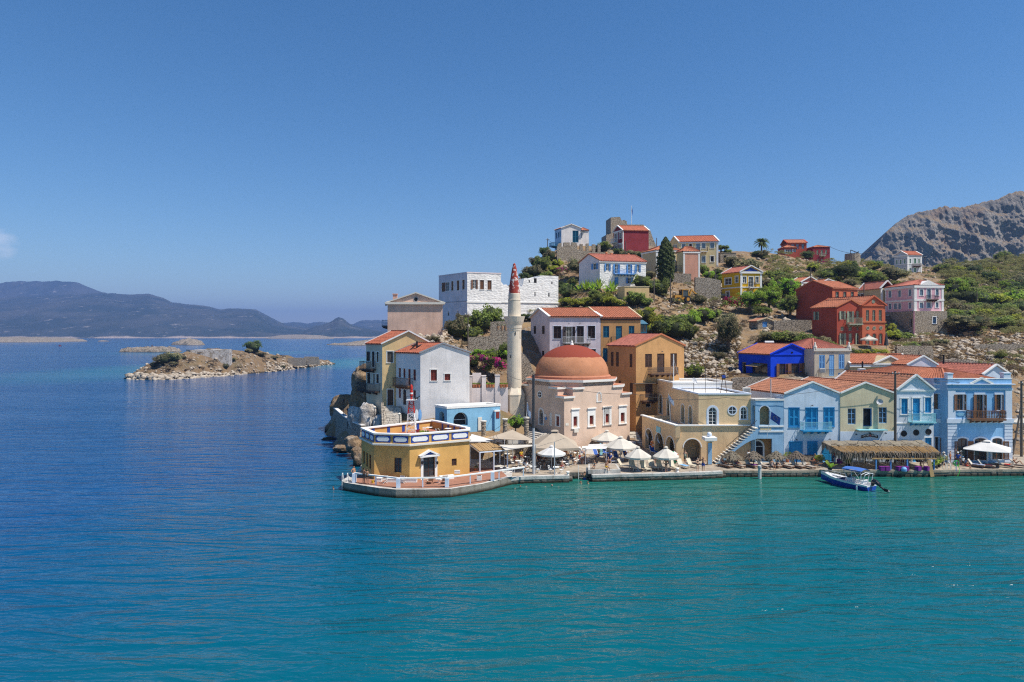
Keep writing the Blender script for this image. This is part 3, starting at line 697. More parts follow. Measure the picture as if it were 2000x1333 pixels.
 def roundwin(s,f,px,py,r,colr='white',dark='glass',cross=True):
  u,z=s.hit(f,px,py);p,L,ang=s.fr(f);m=MB();n=18
  ring=[]
  for k in range(n):
   t=2*math.pi*k/n;c,q=math.cos(t),math.sin(t);t2=2*math.pi*(k+1)/n;c2,q2=math.cos(t2),math.sin(t2)
   m.hexa([(r*c,-0.05,r*q),(r*c,0,r*q),(r*c2,0,r*q2),(r*c2,-0.05,r*q2),(1.3*r*c,-0.05,1.3*r*q),(1.3*r*c,0,1.3*r*q),(1.3*r*c2,0,1.3*r*q2),(1.3*r*c2,-0.05,1.3*r*q2)])
  if cross:m.box(-r,r,-0.03,-0.012,-0.03,0.03);m.box(-0.03,0.03,-0.031,-0.012,-r,r)
  o=m.build('round_window',colr,s.e,s.pt(f,u,0,z),ang)
  g=MB();g.poly([(r*math.cos(2*math.pi*k/n),-0.01,r*math.sin(2*math.pi*k/n))for k in range(n)]);g.build('pane',dark,o)
  return o
def Q(x0,y0,k=6.66667):return lambda*r:tuple((x0 if i%2==0 else y0)+v/k for i,v in enumerate(r))
# ---------------------------------------------------------------- town
PL=lambda n,c,**k:plaster('render_'+n,(min(.84,c[0]*1.14),min(.82,c[1]*1.10),min(.82,c[2]*1.05)),**k)
W_WHITE=PL('white',(0.70,0.68,0.68));W_LILAC=PL('lilac',(0.60,0.56,0.63),bump=0.03);W_CREAM=PL('cream',(0.66,0.48,0.25));W_PALEBLUE=PL('pale_blue',(0.52,0.62,0.75))
W_SHADECREAM=PL('shaded_cream',(0.55,0.5,0.40));W_OCHRE=PL('ochre',(0.50,0.285,0.125));W_ROUGH=PL('whitewashed_stone',(0.76,0.75,0.75),rough_stone=0.7);W_PINKB=PL('pink_beige',(0.60,0.42,0.34));W_FORTL=PL('lilac_white',(0.66,0.60,0.64))  # W_SHADECREAM: cream render with the shaded left side's tone put into its colour
W_HALL=PL('hall_cream',(0.66,0.485,0.295),stain=0.4,peel=0.64,peel_c=(.36,.31,.23));W_GREENCREAM=PL('green_cream',(0.57,0.51,0.36),stain=0.5,peel=0.66,peel_c=(.42,.38,.3));W_BLUEBAY=PL('bay_blue',(0.26,0.45,0.66));W_BLUE=PL('sky_blue',(0.24,0.46,0.74));W_B3=PL('ice_blue',(0.60,0.66,0.76))
W_COBALT=PL('cobalt',(0.008,0.055,0.62),stain=0.1);W_OLDSTUCCO=PL('grey_stucco',(0.52,0.46,0.38),stain=0.5);W_RED=PL('oxblood',(0.34,0.075,0.05),stain=0.12);W_RED2=PL('red_ochre',(0.46,0.13,0.07),stain=0.12);W_MAROON=PL('maroon',(0.24,0.04,0.05),stain=0.12)
W_YELLOW=PL('yellow',(0.66,0.40,0.015),stain=0.1);W_PINK=PL('rose',(0.66,0.40,0.47),stain=0.1);W_GREYBLUE=PL('grey_blue',(0.50,0.53,0.57),stain=0.1);W_PALEYEL=PL('pale_yellow',(0.62,0.52,0.30));W_SALMON=PL('salmon',(0.56,0.30,0.22));W_OLIVECREAM=PL('sand',(0.50,0.42,0.27))
W_SMALLBLUE=PL('cottage_blue',(0.20,0.42,0.62));W_PINKRED=PL('dusty_red',(0.42,0.16,0.14));W_MOSQ=PL('mosque_rose',(0.60,0.46,0.37),stain=0.2);W_GARDEN=PL('garden_wall_white',(0.64,0.58,0.58),stain=0.4)
STONE=stone('rubble_stone',(0.40,0.33,0.25),(0.52,0.45,0.36),2.6);STONE2=stone('grey_stone',(0.33,0.28,0.22),(0.46,0.40,0.33),2.2)
T_RED=tiles('roof_tile',(0.45,0.165,0.09));T_BRIGHT=tiles('roof_tile_bright',(0.46,0.145,0.08));T_PINK=tiles('roof_tile_pink',(0.42,0.145,0.10));T_OLD=tiles('roof_tile_old',(0.43,0.185,0.105))
MATS['shut_blue']=paint('shut_blue',(0.10,0.29,0.62));MATS['pale_trim']=paint('pale_trim',(0.62,0.68,0.78),0.8);MATS['white_rough']=paint('white_rough',(0.72,0.69,0.64),0.9)
def merge(a,host):
 M=host.e.matrix_basis.inverted()if False else(Matrix.Translation(host.e.location)@Matrix.Rotation(host.e.rotation_euler.z,4,'Z')).inverted()@Matrix.Translation(a.e.location)@Matrix.Rotation(a.e.rotation_euler.z,4,'Z')
 dz=a.e.rotation_euler.z-host.e.rotation_euler.z
 for ch in list(a.e.children):
  p=M@ch.location;ch.parent=host.e;ch.location=p;ch.rotation_euler.z+=dz
 bpy.data.objects.remove(a.e);a.e=host.e
q1=Q(640,620);q2=Q(640,780);q3=Q(900,780);q4=Q(1150,780);q5=Q(1420,780);q6=Q(1700,780);q7=Q(900,600);q8=Q(1150,640)
qa=Q(1420,640);qb=Q(1700,640);qc=Q(740,500);qd=Q(1020,420);qe=Q(1240,440);qf=Q(1500,440);qg=Q(1700,360);qh=Q(1700,520);qi=Q(1000,560);qj=Q(1480,540)
h=House('tall cream house at the water end with brown shutters and two iron balconies',746.5,99,3.6,8,W_CREAM,pxr=842,b=135,pxl=715)
h.win('F',q1(775,445,850,590),'C',shut='oldwood',trim='white');h.win('F',q1(778,940,855,1150),'D',shut='brown',trim='white')
for r,st in(((505,445,552,570),'C'),((575,445,612,650),'D'),((638,450,664,585),'C'),((513,725,558,860),'C'),((593,735,614,870),'C'),((633,740,667,860),'C')):h.win('L',q1(*r),st,shut='darkbrown',trim='white',tw=0.09)
ze=h.z('F',746.5,672.5);u,za=h.hit('F',797.5,648.5)
h.walls(ze,mats={'L':W_SHADECREAM},apex={'F':(u,za)});h.roof('gableF',ze,za,T_BRIGHT,apex_u=u,verge='white',detail=True)
h.balcony('L',0,0,0,px=q1(478,575,632,675),slabc='darkbrown',brackets=3);h.balcony('L',0,0,0,px=q1(445,855,685,955),slabc='darkbrown',brackets=3)
h.lamp('F',*q1(815,910))
h=House('white house with dark red shutters and wooden balcony between cream house and minaret',821,95,3.9,8,W_WHITE,pxr=917,b=135,pxl=773.5)
h.win('F',q1(1343,683,1422,828),'C',shut='redbrown',trim='white');h.win('F',q1(1522,738,1597,823),'C',shut='redbrown',trim='white')
for r in((925,660,955,785),(985,668,1015,790),(1115,680,1150,825),(925,920,955,1050),(1115,950,1150,1095)):h.win('L',q1(*r),'C',shut='redbrown',trim='white',tw=0.07)
h.win('L',q1(1048,675,1082,885),'D',shut='redbrown',trim='white',tw=0.07);h.win('L',q1(980,935,1025,1140),'D',True,shut='brown',trim='white',tw=0.1)
ze=h.z('F',821,690.5);u,za=h.hit('F',863.5,672.5)
h.walls(ze,apex={'F':(u,za)});ro=h.roof('gableF',ze,za,T_BRIGHT,apex_u=u,verge='grey',vw=0.16)
h.balcony('L',0,0,0,px=q1(912,790,1113,888),railc='wood',slabc='wood',style='bars',brackets=4)
WHITE_H=h
h=House('square pink beige house with pediment on the hill edge above the cream house',757,115,11,2,W_PINKB,pxr=864.5,b=100,D=9)
ze=h.z('F',757,592);u,za=h.hit('F',812,574)
h.walls(ze,apex={'F':(u,za)});h.roof('gableF',ze,za,T_OLD,apex_u=u,verge='offwhite',over=0.45)
h.band('F',ze-0.25,ze+0.12,'offwhite',0.35);h.roundwin('F',*q_ if False else Q(740,500)(482,568),0.32,'grey','dark',False)
m=MB();m.box(0.6,1.3,2,2.7,za-1.2,za-0.0);m.box(0.5,1.4,1.9,2.8,za-0.02,za+0.12);m.build('chimney',W_PINKB,h.e)
p=h.pt('L',h.D*0.7,0,4.0);h.balcony('L',h.D*0.55,h.D*0.9,PZ(637,115)-11,railc='teal',slabc='iron',d=1.0,brackets=2)
h=House('big whitewashed house with flat roof and row of brown shutters behind the minaret',912.5,140,15.5,20,W_ROUGH,pxr=978.5,b=128,pxl=857)
for r in((818,350,848,470),(942,332,972,455),(1015,322,1048,450),(1086,312,1118,440)):h.win('L',qc(*r),'C',shut='wood',trim='white',tw=0.12)
h.win('L',qc(868,345,918,460),'P',shut='wood',trim='white');h.win('L',qc(893,722,915,785),'K',True);h.win('L',qc(1018,715,1037,785),'K',True)
h.win('F',qc(1222,312,1265,430),'O',shut='wood');h.win('F',qc(1317,316,1368,438),'C',shut='wood',trim='white');h.win('F',qc(1414,320,1467,443),'C',shut='wood',trim='white')
ze=h.z('F',912.5,533);h.walls(ze,mats={'L':W_FORTL});h.parapet(ze-0.05,W_FORTL,0.22,0.3);h.band('F',h.z('F',945,592),h.z('F',945,589),'white',0.1)
h.band('L',h.z('L',880,591),h.z('L',880,590),'grey',0.06)
def profile_wall(name,label,cat,px,Y,z0,a,prof,thick,mat,holes=(),group=None,parts=None):
 """freestanding wall whose top follows prof, a list of photograph points; real thickness"""
 g=House(label,px,Y,z0,a,mat,W=60,D=thick,cat=cat,name=name,group=group)
 pts=[g.hit('F',*p)for p in prof];mb=MB();xs=[p[0]for p in pts]
 for(a0,b0),(a1,b1)in zip(pts,pts[1:]):
  if a1-a0<1e-4:continue
  for y,s in((0,1),(thick,-1)):
   qd4=[(a0,y,0),(a1,y,0),(a1,y,b1),(a0,y,b0)];mb.poly(qd4[::s])
  mb.poly([(a0,0,b0),(a1,0,b1),(a1,thick,b1),(a0,thick,b0)])
 for(a0,b0),(a1,b1)in zip(pts,pts[1:]):
  if abs(a1-a0)<1e-4:mb.poly([(a0,0,b0),(a0,thick,b0),(a0,thick,b1),(a0,0,b1)])
 for x,z in(pts[0],pts[-1]):mb.poly([(x,0,0),(x,thick,0),(x,thick,z),(x,0,z)])
 mb.build('wall',mat,g.e)
 for r in holes:
  u0,u1,za,zb=g.rect('F',r);m=MB();m.box(u0,u1,-0.03,0.05,za,zb);m.build('opening','dark',g.e,(0,0,0))
 return g
g=profile_wall('ruined_wall','ruined whitewashed stone wall with jagged top beside the big white house','wall',978.8,142.6,16,20,[(978.8,551),(983,556),(986,559),(989,556),(992,559),(996,562),(1008,562),(1012,560),(1015,557.5),(1018,561),(1021,557),(1023.5,544),(1028,543),(1034,546),(1041,542),(1047,544),(1054,541),(1054,538.5),(1072,539),(1090.5,540)],5.0,W_ROUGH,[qd(85,850,98,880),qd(153,825,187,885),qd(160,1005,172,1060),qd(340,1015,355,1065),qd(380,870,393,900)])
g.band('F',g.z('F',1040,592.5),g.z('F',1040,590.5),'white',0.15,g.hit('F',979,591)[0],g.hit('F',1091,591)[0])
h=House('lilac white house with dark brown shutters and balcony behind the mosque dome',1073.5,120,9,0,W_LILAC,pxr=1173,b=110,D=9)
for r,st in(((540,515,640,680),'C'),((702,522,782,735),'O'),((845,515,935,735),'C'),((988,512,1082,675),'C'),((545,822,642,960),'C'),((690,830,810,1000),'C'),((990,815,1090,960),'C')):h.win('F',qi(*r),st,shut='darkbrown',trim='pale_trim',tw=0.08)
for r in((278,515,313,615),(387,513,425,618),(287,833,317,937),(387,838,420,930)):h.win('L',qi(*r),'C',shut='darkbrown')
ze=h.z('F',1120,619.5);za=PZ(604,124.2)-9
h.walls(ze,mats={'L':W_FORTL},apex={'L':(h.D/2,za)});h.roof('gableS',ze,za,T_RED,verge='white',vw=0.5,cap=True)
h.balcony('F',0,0,0,px=qi(657,655,1015,740),railc='white',slabc='oldwood',brackets=6);h.lamp('F',*qi(740,480));h.lamp('F',*qi(885,480))
h=House('ochre house with teal shutters joined to the lilac house',1173.6,120.02,9,0,W_OCHRE,pxr=1251,b=110,D=9)
for r,st in(((1187,515,1265,665),'C'),((1352,515,1432,705),'D'),((1520,512,1593,645),'C'),((1185,803,1243,980),'C')):h.win('F',qi(*r),st,shut='teal')
ze=h.z('F',1210,621.5);za=PZ(602,124.2)-9
h.walls(ze);h.roof('gableS',ze,za,T_RED,verge='cream',vw=0.25);h.band('F',ze-0.42,ze-0.02,'brown',0.12);h.balcony('F',0,0,0,px=qi(1285,655,1480,742),railc='iron',slabc='ochre',brackets=3)
m=MB();z0=PZ(654,121)-9;m.box(h.W+0.02,h.W+1.25,0.6,2.6,z0,z0+0.5);m.box(h.W+0.02,h.W+1.25,0.6,2.6,z0+1.7,z0+1.9);[m.box(h.W+x,h.W+x+0.1,0.6,0.7,z0+0.5,z0+1.7)for x in(0.02,0.55,1.15)];[m.box(h.W+1.15,h.W+1.25,y,y+0.1,z0+0.5,z0+1.7)for y in(1.5,2.5)]
m.hexa([(h.W-.1,0.4,z0+1.9),(h.W+1.45,0.4,z0+1.9),(h.W+1.45,2.8,z0+1.9),(h.W-.1,2.8,z0+1.9),(h.W-.1,0.9,z0+2.6),(h.W+0.6,0.9,z0+2.6),(h.W+0.6,2.3,z0+2.6),(h.W-.1,2.3,z0+2.6)]);o=m.build('enclosed_balcony','teal',h.e);m=MB();m.box(h.W+0.05,h.W+1.2,0.65,2.55,z0+0.5,z0+1.7);m.build('pane','glass',o)
h=House('ochre house with gable and brown shutters between the mosque and the town hall',1242,103,1.9,21,W_OCHRE,pxr=1336,b=111,pxl=1187.5)
for r,st in(((733,345,822,520),'C'),((890,340,985,588),'D'),((1062,337,1147,512),'C'),((735,728,832,915),'D'),((742,987,815,1040),'K')):h.win('F',q8(*r),st,shut='brown')
for r in((285,318,322,500),(352,320,390,508),(530,345,567,518),(387,693,417,760),(533,722,573,860)):h.win('L',q8(*r),'C',shut='brown')
ze=h.z('F',1242,676.7);u,za=h.hit('F',1291,654.5)
h.walls(ze,apex={'F':(u,za)});h.roof('gableF',ze,za,T_PINK,apex_u=u,verge='terracotta',vw=0.12)
h.balcony('F',0,0,0,px=q8(770,520,1125,600),railc='iron',slabc='brown',brackets=5,style='lattice');h.balcony('F',0,0,0,px=q8(668,865,850,950),railc='iron',slabc='brown',brackets=3);h.lamp('F',*q8(943,318))
h.band('F',h.z('F',1270,749.5),h.z('F',1270,748),'oldwood',0.5,name='canopy')
h=House('small sky blue house with arches and white coping behind the yellow octagon',873,91,2.6,27,W_SMALLBLUE,pxr=977,b=128,pxl=850)
h.win('F',q2(1638,172,1825,345),'K',True,depth=0.7,trim=None,glassc='shut_blue');h.win('L',q2(1450,160,1520,300),'K',True,depth=0.6)
ze=h.z('F',873,799);h.walls(ze,t=0.5);h.parapet(ze,'white',0.32,0.45,floor='offwhite')
h.pil('F',h.hit('F',*q3(428,200))[0],h.hit('F',*q3(492,200))[0],0,ze-0.7,W_SMALLBLUE,0.35,'pier');h.pil('F',h.hit('F',*q3(423,200))[0],h.hit('F',*q3(497,200))[0],ze-0.7,ze-0.5,'white',0.4,'pier_cap')
u0,u1,za,zb=h.rect('F',q3(445,165,487,245));h.pil('F',u0,u1,za,zb,'redbrown',0.41,'notice_board')
u0,u1,za,zb=h.rect('F',q3(222,235,272,405));h.pil('F',u0,u1,za,zb,'offwhite',0.12,'niche')
TH=House('cream town hall with arcade, terrace and arched white framed windows',1321,87.6,0.72,1,W_HALL,pxr=1466,b=101.7,pxl=1254)
def arch_op(h,f,r,rise=True):
 u0,u1,za,zb=h.rect(f,r);h.ops[f].append((u0,u1,max(0.02,za),zb,(u1-u0)/2*0.98));return u0,u1,za,zb
def arch_trim(h,f,u0,u1,za,zb,colr='white',tw=0.13):
 w=u1-u0;rise=w/2*0.98;m=MB();p=0.04;hs=zb-rise
 ai=arch_pts(w,zb,rise);ao=[(w/2+(w/2+tw)*math.cos(math.pi*k/10),hs+(rise+tw)*math.sin(math.pi*k/10))for k in range(11)]
 for k in range(10):m.hexa([(ai[k][0],-p,ai[k][1]),(ai[k][0],0,ai[k][1]),(ao[k][0],0,ao[k][1]),(ao[k][0],-p,ao[k][1]),(ai[k+1][0],-p,ai[k+1][1]),(ai[k+1][0],0,ai[k+1][1]),(ao[k+1][0],0,ao[k+1][1]),(ao[k+1][0],-p,ao[k+1][1])])
 p_,L,ang=h.fr(f);m.build('arch_trim',colr,h.e,h.pt(f,u0,0,0),ang)
for r in((735,390,830,655),(865,440,970,720),(1005,490,1115,800)):a=arch_op(TH,'L',q4(*r));arch_trim(TH,'L',*a)
a=arch_op(TH,'F',q4(1235,518,1460,828));arch_trim(TH,'F',*a)
ze=TH.z('F',1321,832);TH.walls(ze,t=0.55)
m=MB();c=TH.c_in(0.05);m.prism([tuple(v.xy)for v in c],ze-0.95,ze-0.65);m.build('terrace_floor','offwhite',TH.e)
m=MB();A,B,Cc,Dd=TH.face['F'][0],TH.face['F'][1],TH.face['B'][0],TH.face['B'][1]
m.beam(Dd+Vector((0,0,ze+0.06)),A+Vector((0,0,ze+0.06)),0.5,0.16);m.beam(A+Vector((-0.2,0.0,ze+0.05)),B+Vector((0,0.0,ze+0.05)),0.42,0.14);m.build('coping','white',TH.e)
m=MB();m.box(0.5,TH.W,3.0,3.2,0,ze-1.0);m.build('inner_wall',W_HALL,TH.e)
u0,u1,za,zb=TH.rect('F',q4(1478,360,1600,465));TH.pil('F',u0,u1,za,zb,'cream',0.02,'sunlit_patch')  # sunlit patch of the front wall, painted as a thin cream panel
u0,u1,za,zb=TH.rect('L',q4(880,358,935,435));TH.pil('L',u0,u1,za,zb,'lightturq',0.05,'plaque')
m=MB();m.prism([(-0.15,-0.15),(0.45,-0.25),(0.5,0.1),(0,0.6),(-0.3,0.3)],ze-1.5,ze-0.05);m.build('corner_bracket',W_HALL,TH.e)
TU=House('x',1364.5,87.8,4.3,1,W_HALL,pxr=1466.5,b=95.9,pxl=1313)
TU.win('F',q8(1560,1040,1665,1268),'G',True,trim='pale_trim',frame='white',tw=0.28,panes=4);TU.win('F',q5(175,103,258,262),'G',True,trim='pale_trim',frame='white',tw=0.16);TU.roundwin('F',*q8(1868,1080),0.48,'pale_trim','glass')
for r in((1203,1000,1245,1240),(1300,1020,1345,1255)):TU.win('L',q8(*r),'K',True,trim='white',tw=0.1,depth=0.45,glassc='oldwood')
ze=TU.z('F',1364.5,771);TU.walls(ze,t=0.4);TU.parapet(ze,'pale_trim',0.18,0.3,'white_rough');merge(TU,TH)
TV=House('x',1314,97.9,4.3,1,W_HALL,pxr=1430,b=98,pxl=1276)
for r in((912,875,960,1120),(1018,910,1065,1180)):TV.win('L',q8(*r),'K',True,trim='white',tw=0.1,depth=0.4)
ze=TV.z('F',1314,749);TV.walls(ze,mats={'F':'white_rough'});TV.parapet(ze,'white',0.22,0.3,'white_rough');merge(TV,TH)
BL=House('blue arched loggia bay at the head of the outside stair',1475.5,86.9,0.74,1,W_BLUEBAY,pxr=1530.3,b=104,pxl=1463)
a=arch_op(BL,'F',q5(425,88,555,338));arch_trim(BL,'F',*a,'pale_trim',0.1);u0,u1,za,zb=BL.rect('F',q5(255,515,588,800));BL.ops['F'].append((0.05,u1,0.02,zb,0))
a=arch_op(BL,'L',q5(328,75,362,330))
ze=BL.z('F',1500,783);BL.walls(ze,'FLR',t=0.3);BL.parapet(ze,'white_rough',0.22,0.3,'white_rough')
BL.band('F',BL.z('F',1500,834.5),BL.z('F',1500,831.5),'white',0.08,BL.hit('F',*q5(415,345))[0],BL.W);BL.band('F',BL.z('F',1500,844.5),BL.z('F',1500,841.5),'white',0.08,BL.hit('F',*q5(420,420))[0],BL.W)
u0,u1,za,zb=BL.rect('F',q5(432,372,575,405));BL.pil('F',u0,u1,za,zb,'cream',0.03,'panel')
m=MB();m.box(-1.5,BL.W,1.32,1.4,0,ze-4.0);m.build('back_wall',W_OCHRE,BL.e);m=MB();m.box(0,BL.W,1.32,1.4,ze-3.95,ze-0.1);m.build('back_wall',W_HALL,BL.e)
m=MB();m.box(0.02,BL.W-0.05,0.31,1.31,ze-4.15,ze-4.0);m.build('loggia_floor','offwhite',BL.e)
o=window(BL.e,(BL.hit('F',*q5(362,700))[0],1.18,0.1),0,1.55,2.5,'K',rise=0.75,trim='white',depth=0.0,tw=0.14);o.name='arched_door'
s0,s1=PX(1396,85.9),PX(1476,86.2);n=16;zt=PZ(835,86.3)
st=thing('stair','outside stair with white treads and blue side rising to the loggia','stairs',(s0,85.7,0.74),0)
side=MB();run=(s1-s0)/n;rise_=(zt-0.74)/n
for k in range(n):
 m=MB();m.box(k*run,(k+1)*run+0.12,0,1.35,(k+1)*rise_-0.12,(k+1)*rise_);m.build('step','offwhite',st)
lo=[(0,0),(0.8,0)]+[(0.8+(s1-s0-0.8)*t,(PZ(857,86)-0.74)*(1-(1-t)**1.5))for t in np.linspace(0.0,1,10)][1:]
for y0,y1 in((0.02,0.16),(1.2,1.33)):
 for(xa,za),(xb,zb)in zip(lo,lo[1:]):
  ta,tb=xa*rise_/run-0.1,xb*rise_/run-0.1;side.hexa([(xa,y0,min(za,ta)),(xb,y0,min(zb,tb)),(xb,y1,min(zb,tb)),(xa,y1,min(za,ta)),(xa,y0,max(ta,0)),(xb,y0,max(tb,0)),(xb,y1,max(tb,0)),(xa,y1,max(ta,0))])
for(xa,za),(xb,zb)in zip(lo,lo[1:]):side.poly([(xa,0.16,za),(xb,0.16,zb),(xb,1.2,zb),(xa,1.2,za)])
side.build('side_wall',W_BLUEBAY,st)
m=MB();m.beam((1.4,0.1,1.4*rise_/run+0.95),(s1-s0,0.1,zt-0.74+0.95),0.05)
for k in range(5,n):m.box(k*run,k*run+0.03,0.09,0.12,k*rise_,k*rise_+0.98)
m.build('handrail','iron',st)
pp=thing('gate_pillar','pillar with blue front, wide white cap and ball in front of the town hall','pillar',(PX(1385.5,85.3),85.3,0.74))
m=MB();m.box(-0.27,0.27,-0.27,0.27,0,2.95);m.build('shaft',W_HALL,pp);m=MB();m.box(-0.24,0.24,-0.3,-0.275,0.1,2.75);m.build('front_panel',W_BLUEBAY,pp)
m=MB();m.prism([(-0.45,-0.45),(0.45,-0.45),(0.45,0.45),(-0.45,0.45)],2.95,3.1);m.box(-0.75,0.75,-0.75,0.75,3.1,3.5);m.build('cap','white',pp);m=MB();m.lathe([(0.0,4.1),(0.2,4.05),(0.3,3.85),(0.3,3.7),(0.2,3.52),(0.1,3.5)],14);m.build('ball','pale_trim',pp,smooth=True)
h=House('pale blue house with turquoise shutters, balcony and gable on the quay',1531,87,0.74,1,W_PALEBLUE,pxr=1641,b=107,D=8.2)
for r,st in(((805,112,940,362),'C'),((1262,110,1395,355),'C'),((1048,552,1172,715),'C')):h.win('F',q5(*r),st,shut='turq',depth=0.05,trim='turq',tw=0.05)
h.win('F',q5(1027,112,1180,388),'C',shut='turq',depth=0.05,trim='turq',tw=0.05,name='door');h.win('F',q5(812,555,980,840),'D',shut='turq',trim='turq',tw=0.06);h.win('F',q5(1245,555,1400,840),'D',shut='turq',trim='turq',tw=0.06)
ze=h.z('F',1531,771);u,za=h.hit('F',1586.5,748.5)
h.walls(ze,apex={'F':(u,za)});h.roof('gableF',ze,za,T_OLD,apex_u=u,verge='white',vw=0.14,over=0.02)
h.balcony('F',0,0,0,px=q5(950,290,1325,398),railc='lightturq',slabc='turq',brackets=4,style='lattice')
for p in((1097,82),(893,525),(1325,520)):h.lamp('F',*q5(*p))
u0,u1,za,zb=h.rect('F',q5(1005,722,1240,860));h.pil('F',u0,u1,0,zb,STONE2,0.12,'stone_plinth')
h=House('green cream house with blue window frames and dark sign board over the thatch',1641.3,87.02,0.74,1,W_GREENCREAM,pxr=1746,b=103,D=11)
h.win('F',q5(1572,122,1675,328),'G',frame='skyblue',depth=0.1);h.win('F',q5(1772,118,1885,355),'E',shut='shut_blue');h.win('F',q6(110,107,213,315),'G',frame='skyblue',depth=0.1);h.win('F',q5(1560,560,1700,840),'D',shut='oldwood');h.win('F',q6(60,540,190,840),'D',shut='oldwood')
ze=h.z('F',1641,770);u,za=h.hit('F',1690,749.5)
h.walls(ze,apex={'F':(u,za)});h.roof('gableF',ze,za,T_OLD,apex_u=u,verge='white',vw=0.13,over=0.02);h.band('F',0,h.z('F',1690,843),W_PALEBLUE,0.025,name='painted_base')
u0,u1,za,zb=h.rect('F',(1671,836.5,1727,838.5));p,L,ang=h.fr('F');m=MB();m.box(u0,u1,-0.8,-0.03,za-0.1,za+0.02);m.build('balcony','lightturq',h.e)
for p in((1665,455),(1845,440)):h.lamp('F',*q5(*p))
h.lamp('F',*q6(182,440))
u0,u1,za,zb=h.rect('F',q5(1745,462,1960,508));m=MB();n=8
for k in range(n):
 t0,t1=k/n,(k+1)/n;f=lambda t:0.22*math.sin(math.pi*t);w=u1-u0
 m.hexa([(u0+w*t0,-0.14,za+f(t0)),(u0+w*t1,-0.14,za+f(t1)),(u0+w*t1,-0.06,za+f(t1)),(u0+w*t0,-0.06,za+f(t0)),(u0+w*t0,-0.14,zb-.1+f(t0)),(u0+w*t1,-0.14,zb-.1+f(t1)),(u0+w*t1,-0.06,zb-.1+f(t1)),(u0+w*t0,-0.06,zb-.1+f(t0))])
sg=m.build('sign_board','darkbrown',h.e)
m=MB();rr=random.Random(5)
for k in range(13):
 if k==6:continue
 t=0.07+k*0.068;x=u0+w*t;z=za+0.22*math.sin(math.pi*t)+0.13;m.box(x,x+0.03,-0.15,-0.141,z,z+0.2);m.box(x,x+0.1,-0.15,-0.141,z+rr.choice((0,0.08,0.17)),z+0.03+rr.choice((0,0.08,0.17)))
m.build('lettering','white',sg);m=MB();m.lathe([(0.0,0),(0.09,0.0),(0.09,0.1),(0,0.1)],10);o=m.build('emblem','red',sg,(u0+w*0.5,-0.15,za+0.36));o.rotation_euler=(R(90),0,0)
h=House('narrow ice blue house with turquoise shutters and three round windows',1751.5,87.0,0.74,0,W_B3,pxr=1823.5,b=116,D=10)
for r,st in(((402,925,485,1130),'C'),((552,922,645,1216),'D'),((710,910,793,1112),'C')):h.win('F',qb(*r),st,shut='turq',trim='white',tw=0.14)
for r,st,ar in(((395,527,480,720),'C',False),((548,530,645,840),'D',True),((710,502,795,720),'C',False)):h.win('F',q6(*r),st,ar,shut='turq',trim='white',tw=0.07)
for p in((435,448),(595,435),(755,425)):h.roundwin('F',*q6(*p),0.3,'darkbrown','dark',False)
ze=h.z('F',1752,763);u,za=h.hit('F',1788,734.5)
h.walls(ze,apex={'F':(u,za)});h.roof('gableF',ze,za,T_OLD,apex_u=u,verge='white',vw=0.35,over=0.1);h.band('F',ze-0.12,ze+0.12,'white',0.1);h.band('F',h.z('F',1790,828),h.z('F',1790,826),'white',0.07)
h.balcony('F',0,0,0,px=qb(490,1115,803,1222),railc='lightturq',slabc='lightturq',brackets=5,style='lattice',brc='turq')
B4=House('large two storey sky blue house with brown shutters and wooden balcony at right',1851,86.6,0.74,0.5,W_BLUE,pxr=1976,b=112,D=17)
h=B4
for r in((1125,872,1205,1078),(1640,874,1700,1078)):h.win('F',qb(*r),'O',shut='wood',frame='wood',trim='pale_trim',tw=0.25)
h.win('F',qb(1378,874,1465,1182),'O',shut='wood',frame='wood',trim='pale_trim',tw=0.25,name='door')
for r in((1135,507,1262,795),(1355,507,1512,795),(1585,507,1718,785)):h.win('F',q6(*r),'G',0.38,frame='wood',trim='pale_trim',tw=0.22,panes=4,name='door')
for r in((1090,548,1133,790),(1262,546,1338,790),(1718,548,1797,780)):
 u0,u1,za,zb=h.rect('F',q6(*r));p,L,ang=h.fr('F');leaf_obj(h.e,u1-u0,zb-za,'wood',h.pt('F',u0,-0.12,za),ang)
ze=h.z('F',1851,742);h.walls(ze);h.balcony('F',0,0,0,px=qb(1250,1078,1698,1182),d=1.0,railc='wood',slabc='wood',brackets=6,style='wood',slab=0.2)
zz=lambda y:h.z('F',1915,640+y/6.6667)
h.band('F',zz(745),zz(733),'pale_trim',0.28);h.band('F',zz(815),zz(788),'pale_trim',0.1);h.band('F',zz(1243),zz(1188),'pale_trim',0.16,name='string_course')
h.pil('F',0.0,0.95,zz(1188),zz(815),'pale_trim',0.08);h.pil('F',h.W-0.85,h.W,zz(1188),zz(815),'pale_trim',0.08)
for u0,u1 in((0.0,1.15),(h.W-0.9,h.W)):
 z=0.05;
 while z<zz(1243)-0.1:h.pil('F',u0-0.05,u1 if u0==0 else u1+0.05,z,min(z+0.4,zz(1243))-0.05,'pale_trim',0.09,'quoin');z+=0.42
for a_,b_,c_,d_ in((990,605,1075,745),(1740,600,1828,745)):u0,u1,za,zb=h.rect('F',qb(a_,b_,c_,d_));m=MB();m.box(max(u0,0.0),min(u1,h.W),0.0,0.7,ze,zb);m.box(max(u0,0.0)-0.05,min(u1,h.W)+0.05,-0.05,0.75,zb,zb+0.12);m.build('parapet_block','pale_trim',h.e)
m=MB();m.box(0,h.W,0.02,0.3,ze,zz(672));m.build('parapet',W_BLUE,h.e);m=MB();m.box(-0.04,h.W+0.04,-0.04,0.36,zz(672),zz(662));m.build('coping','white',h.e)
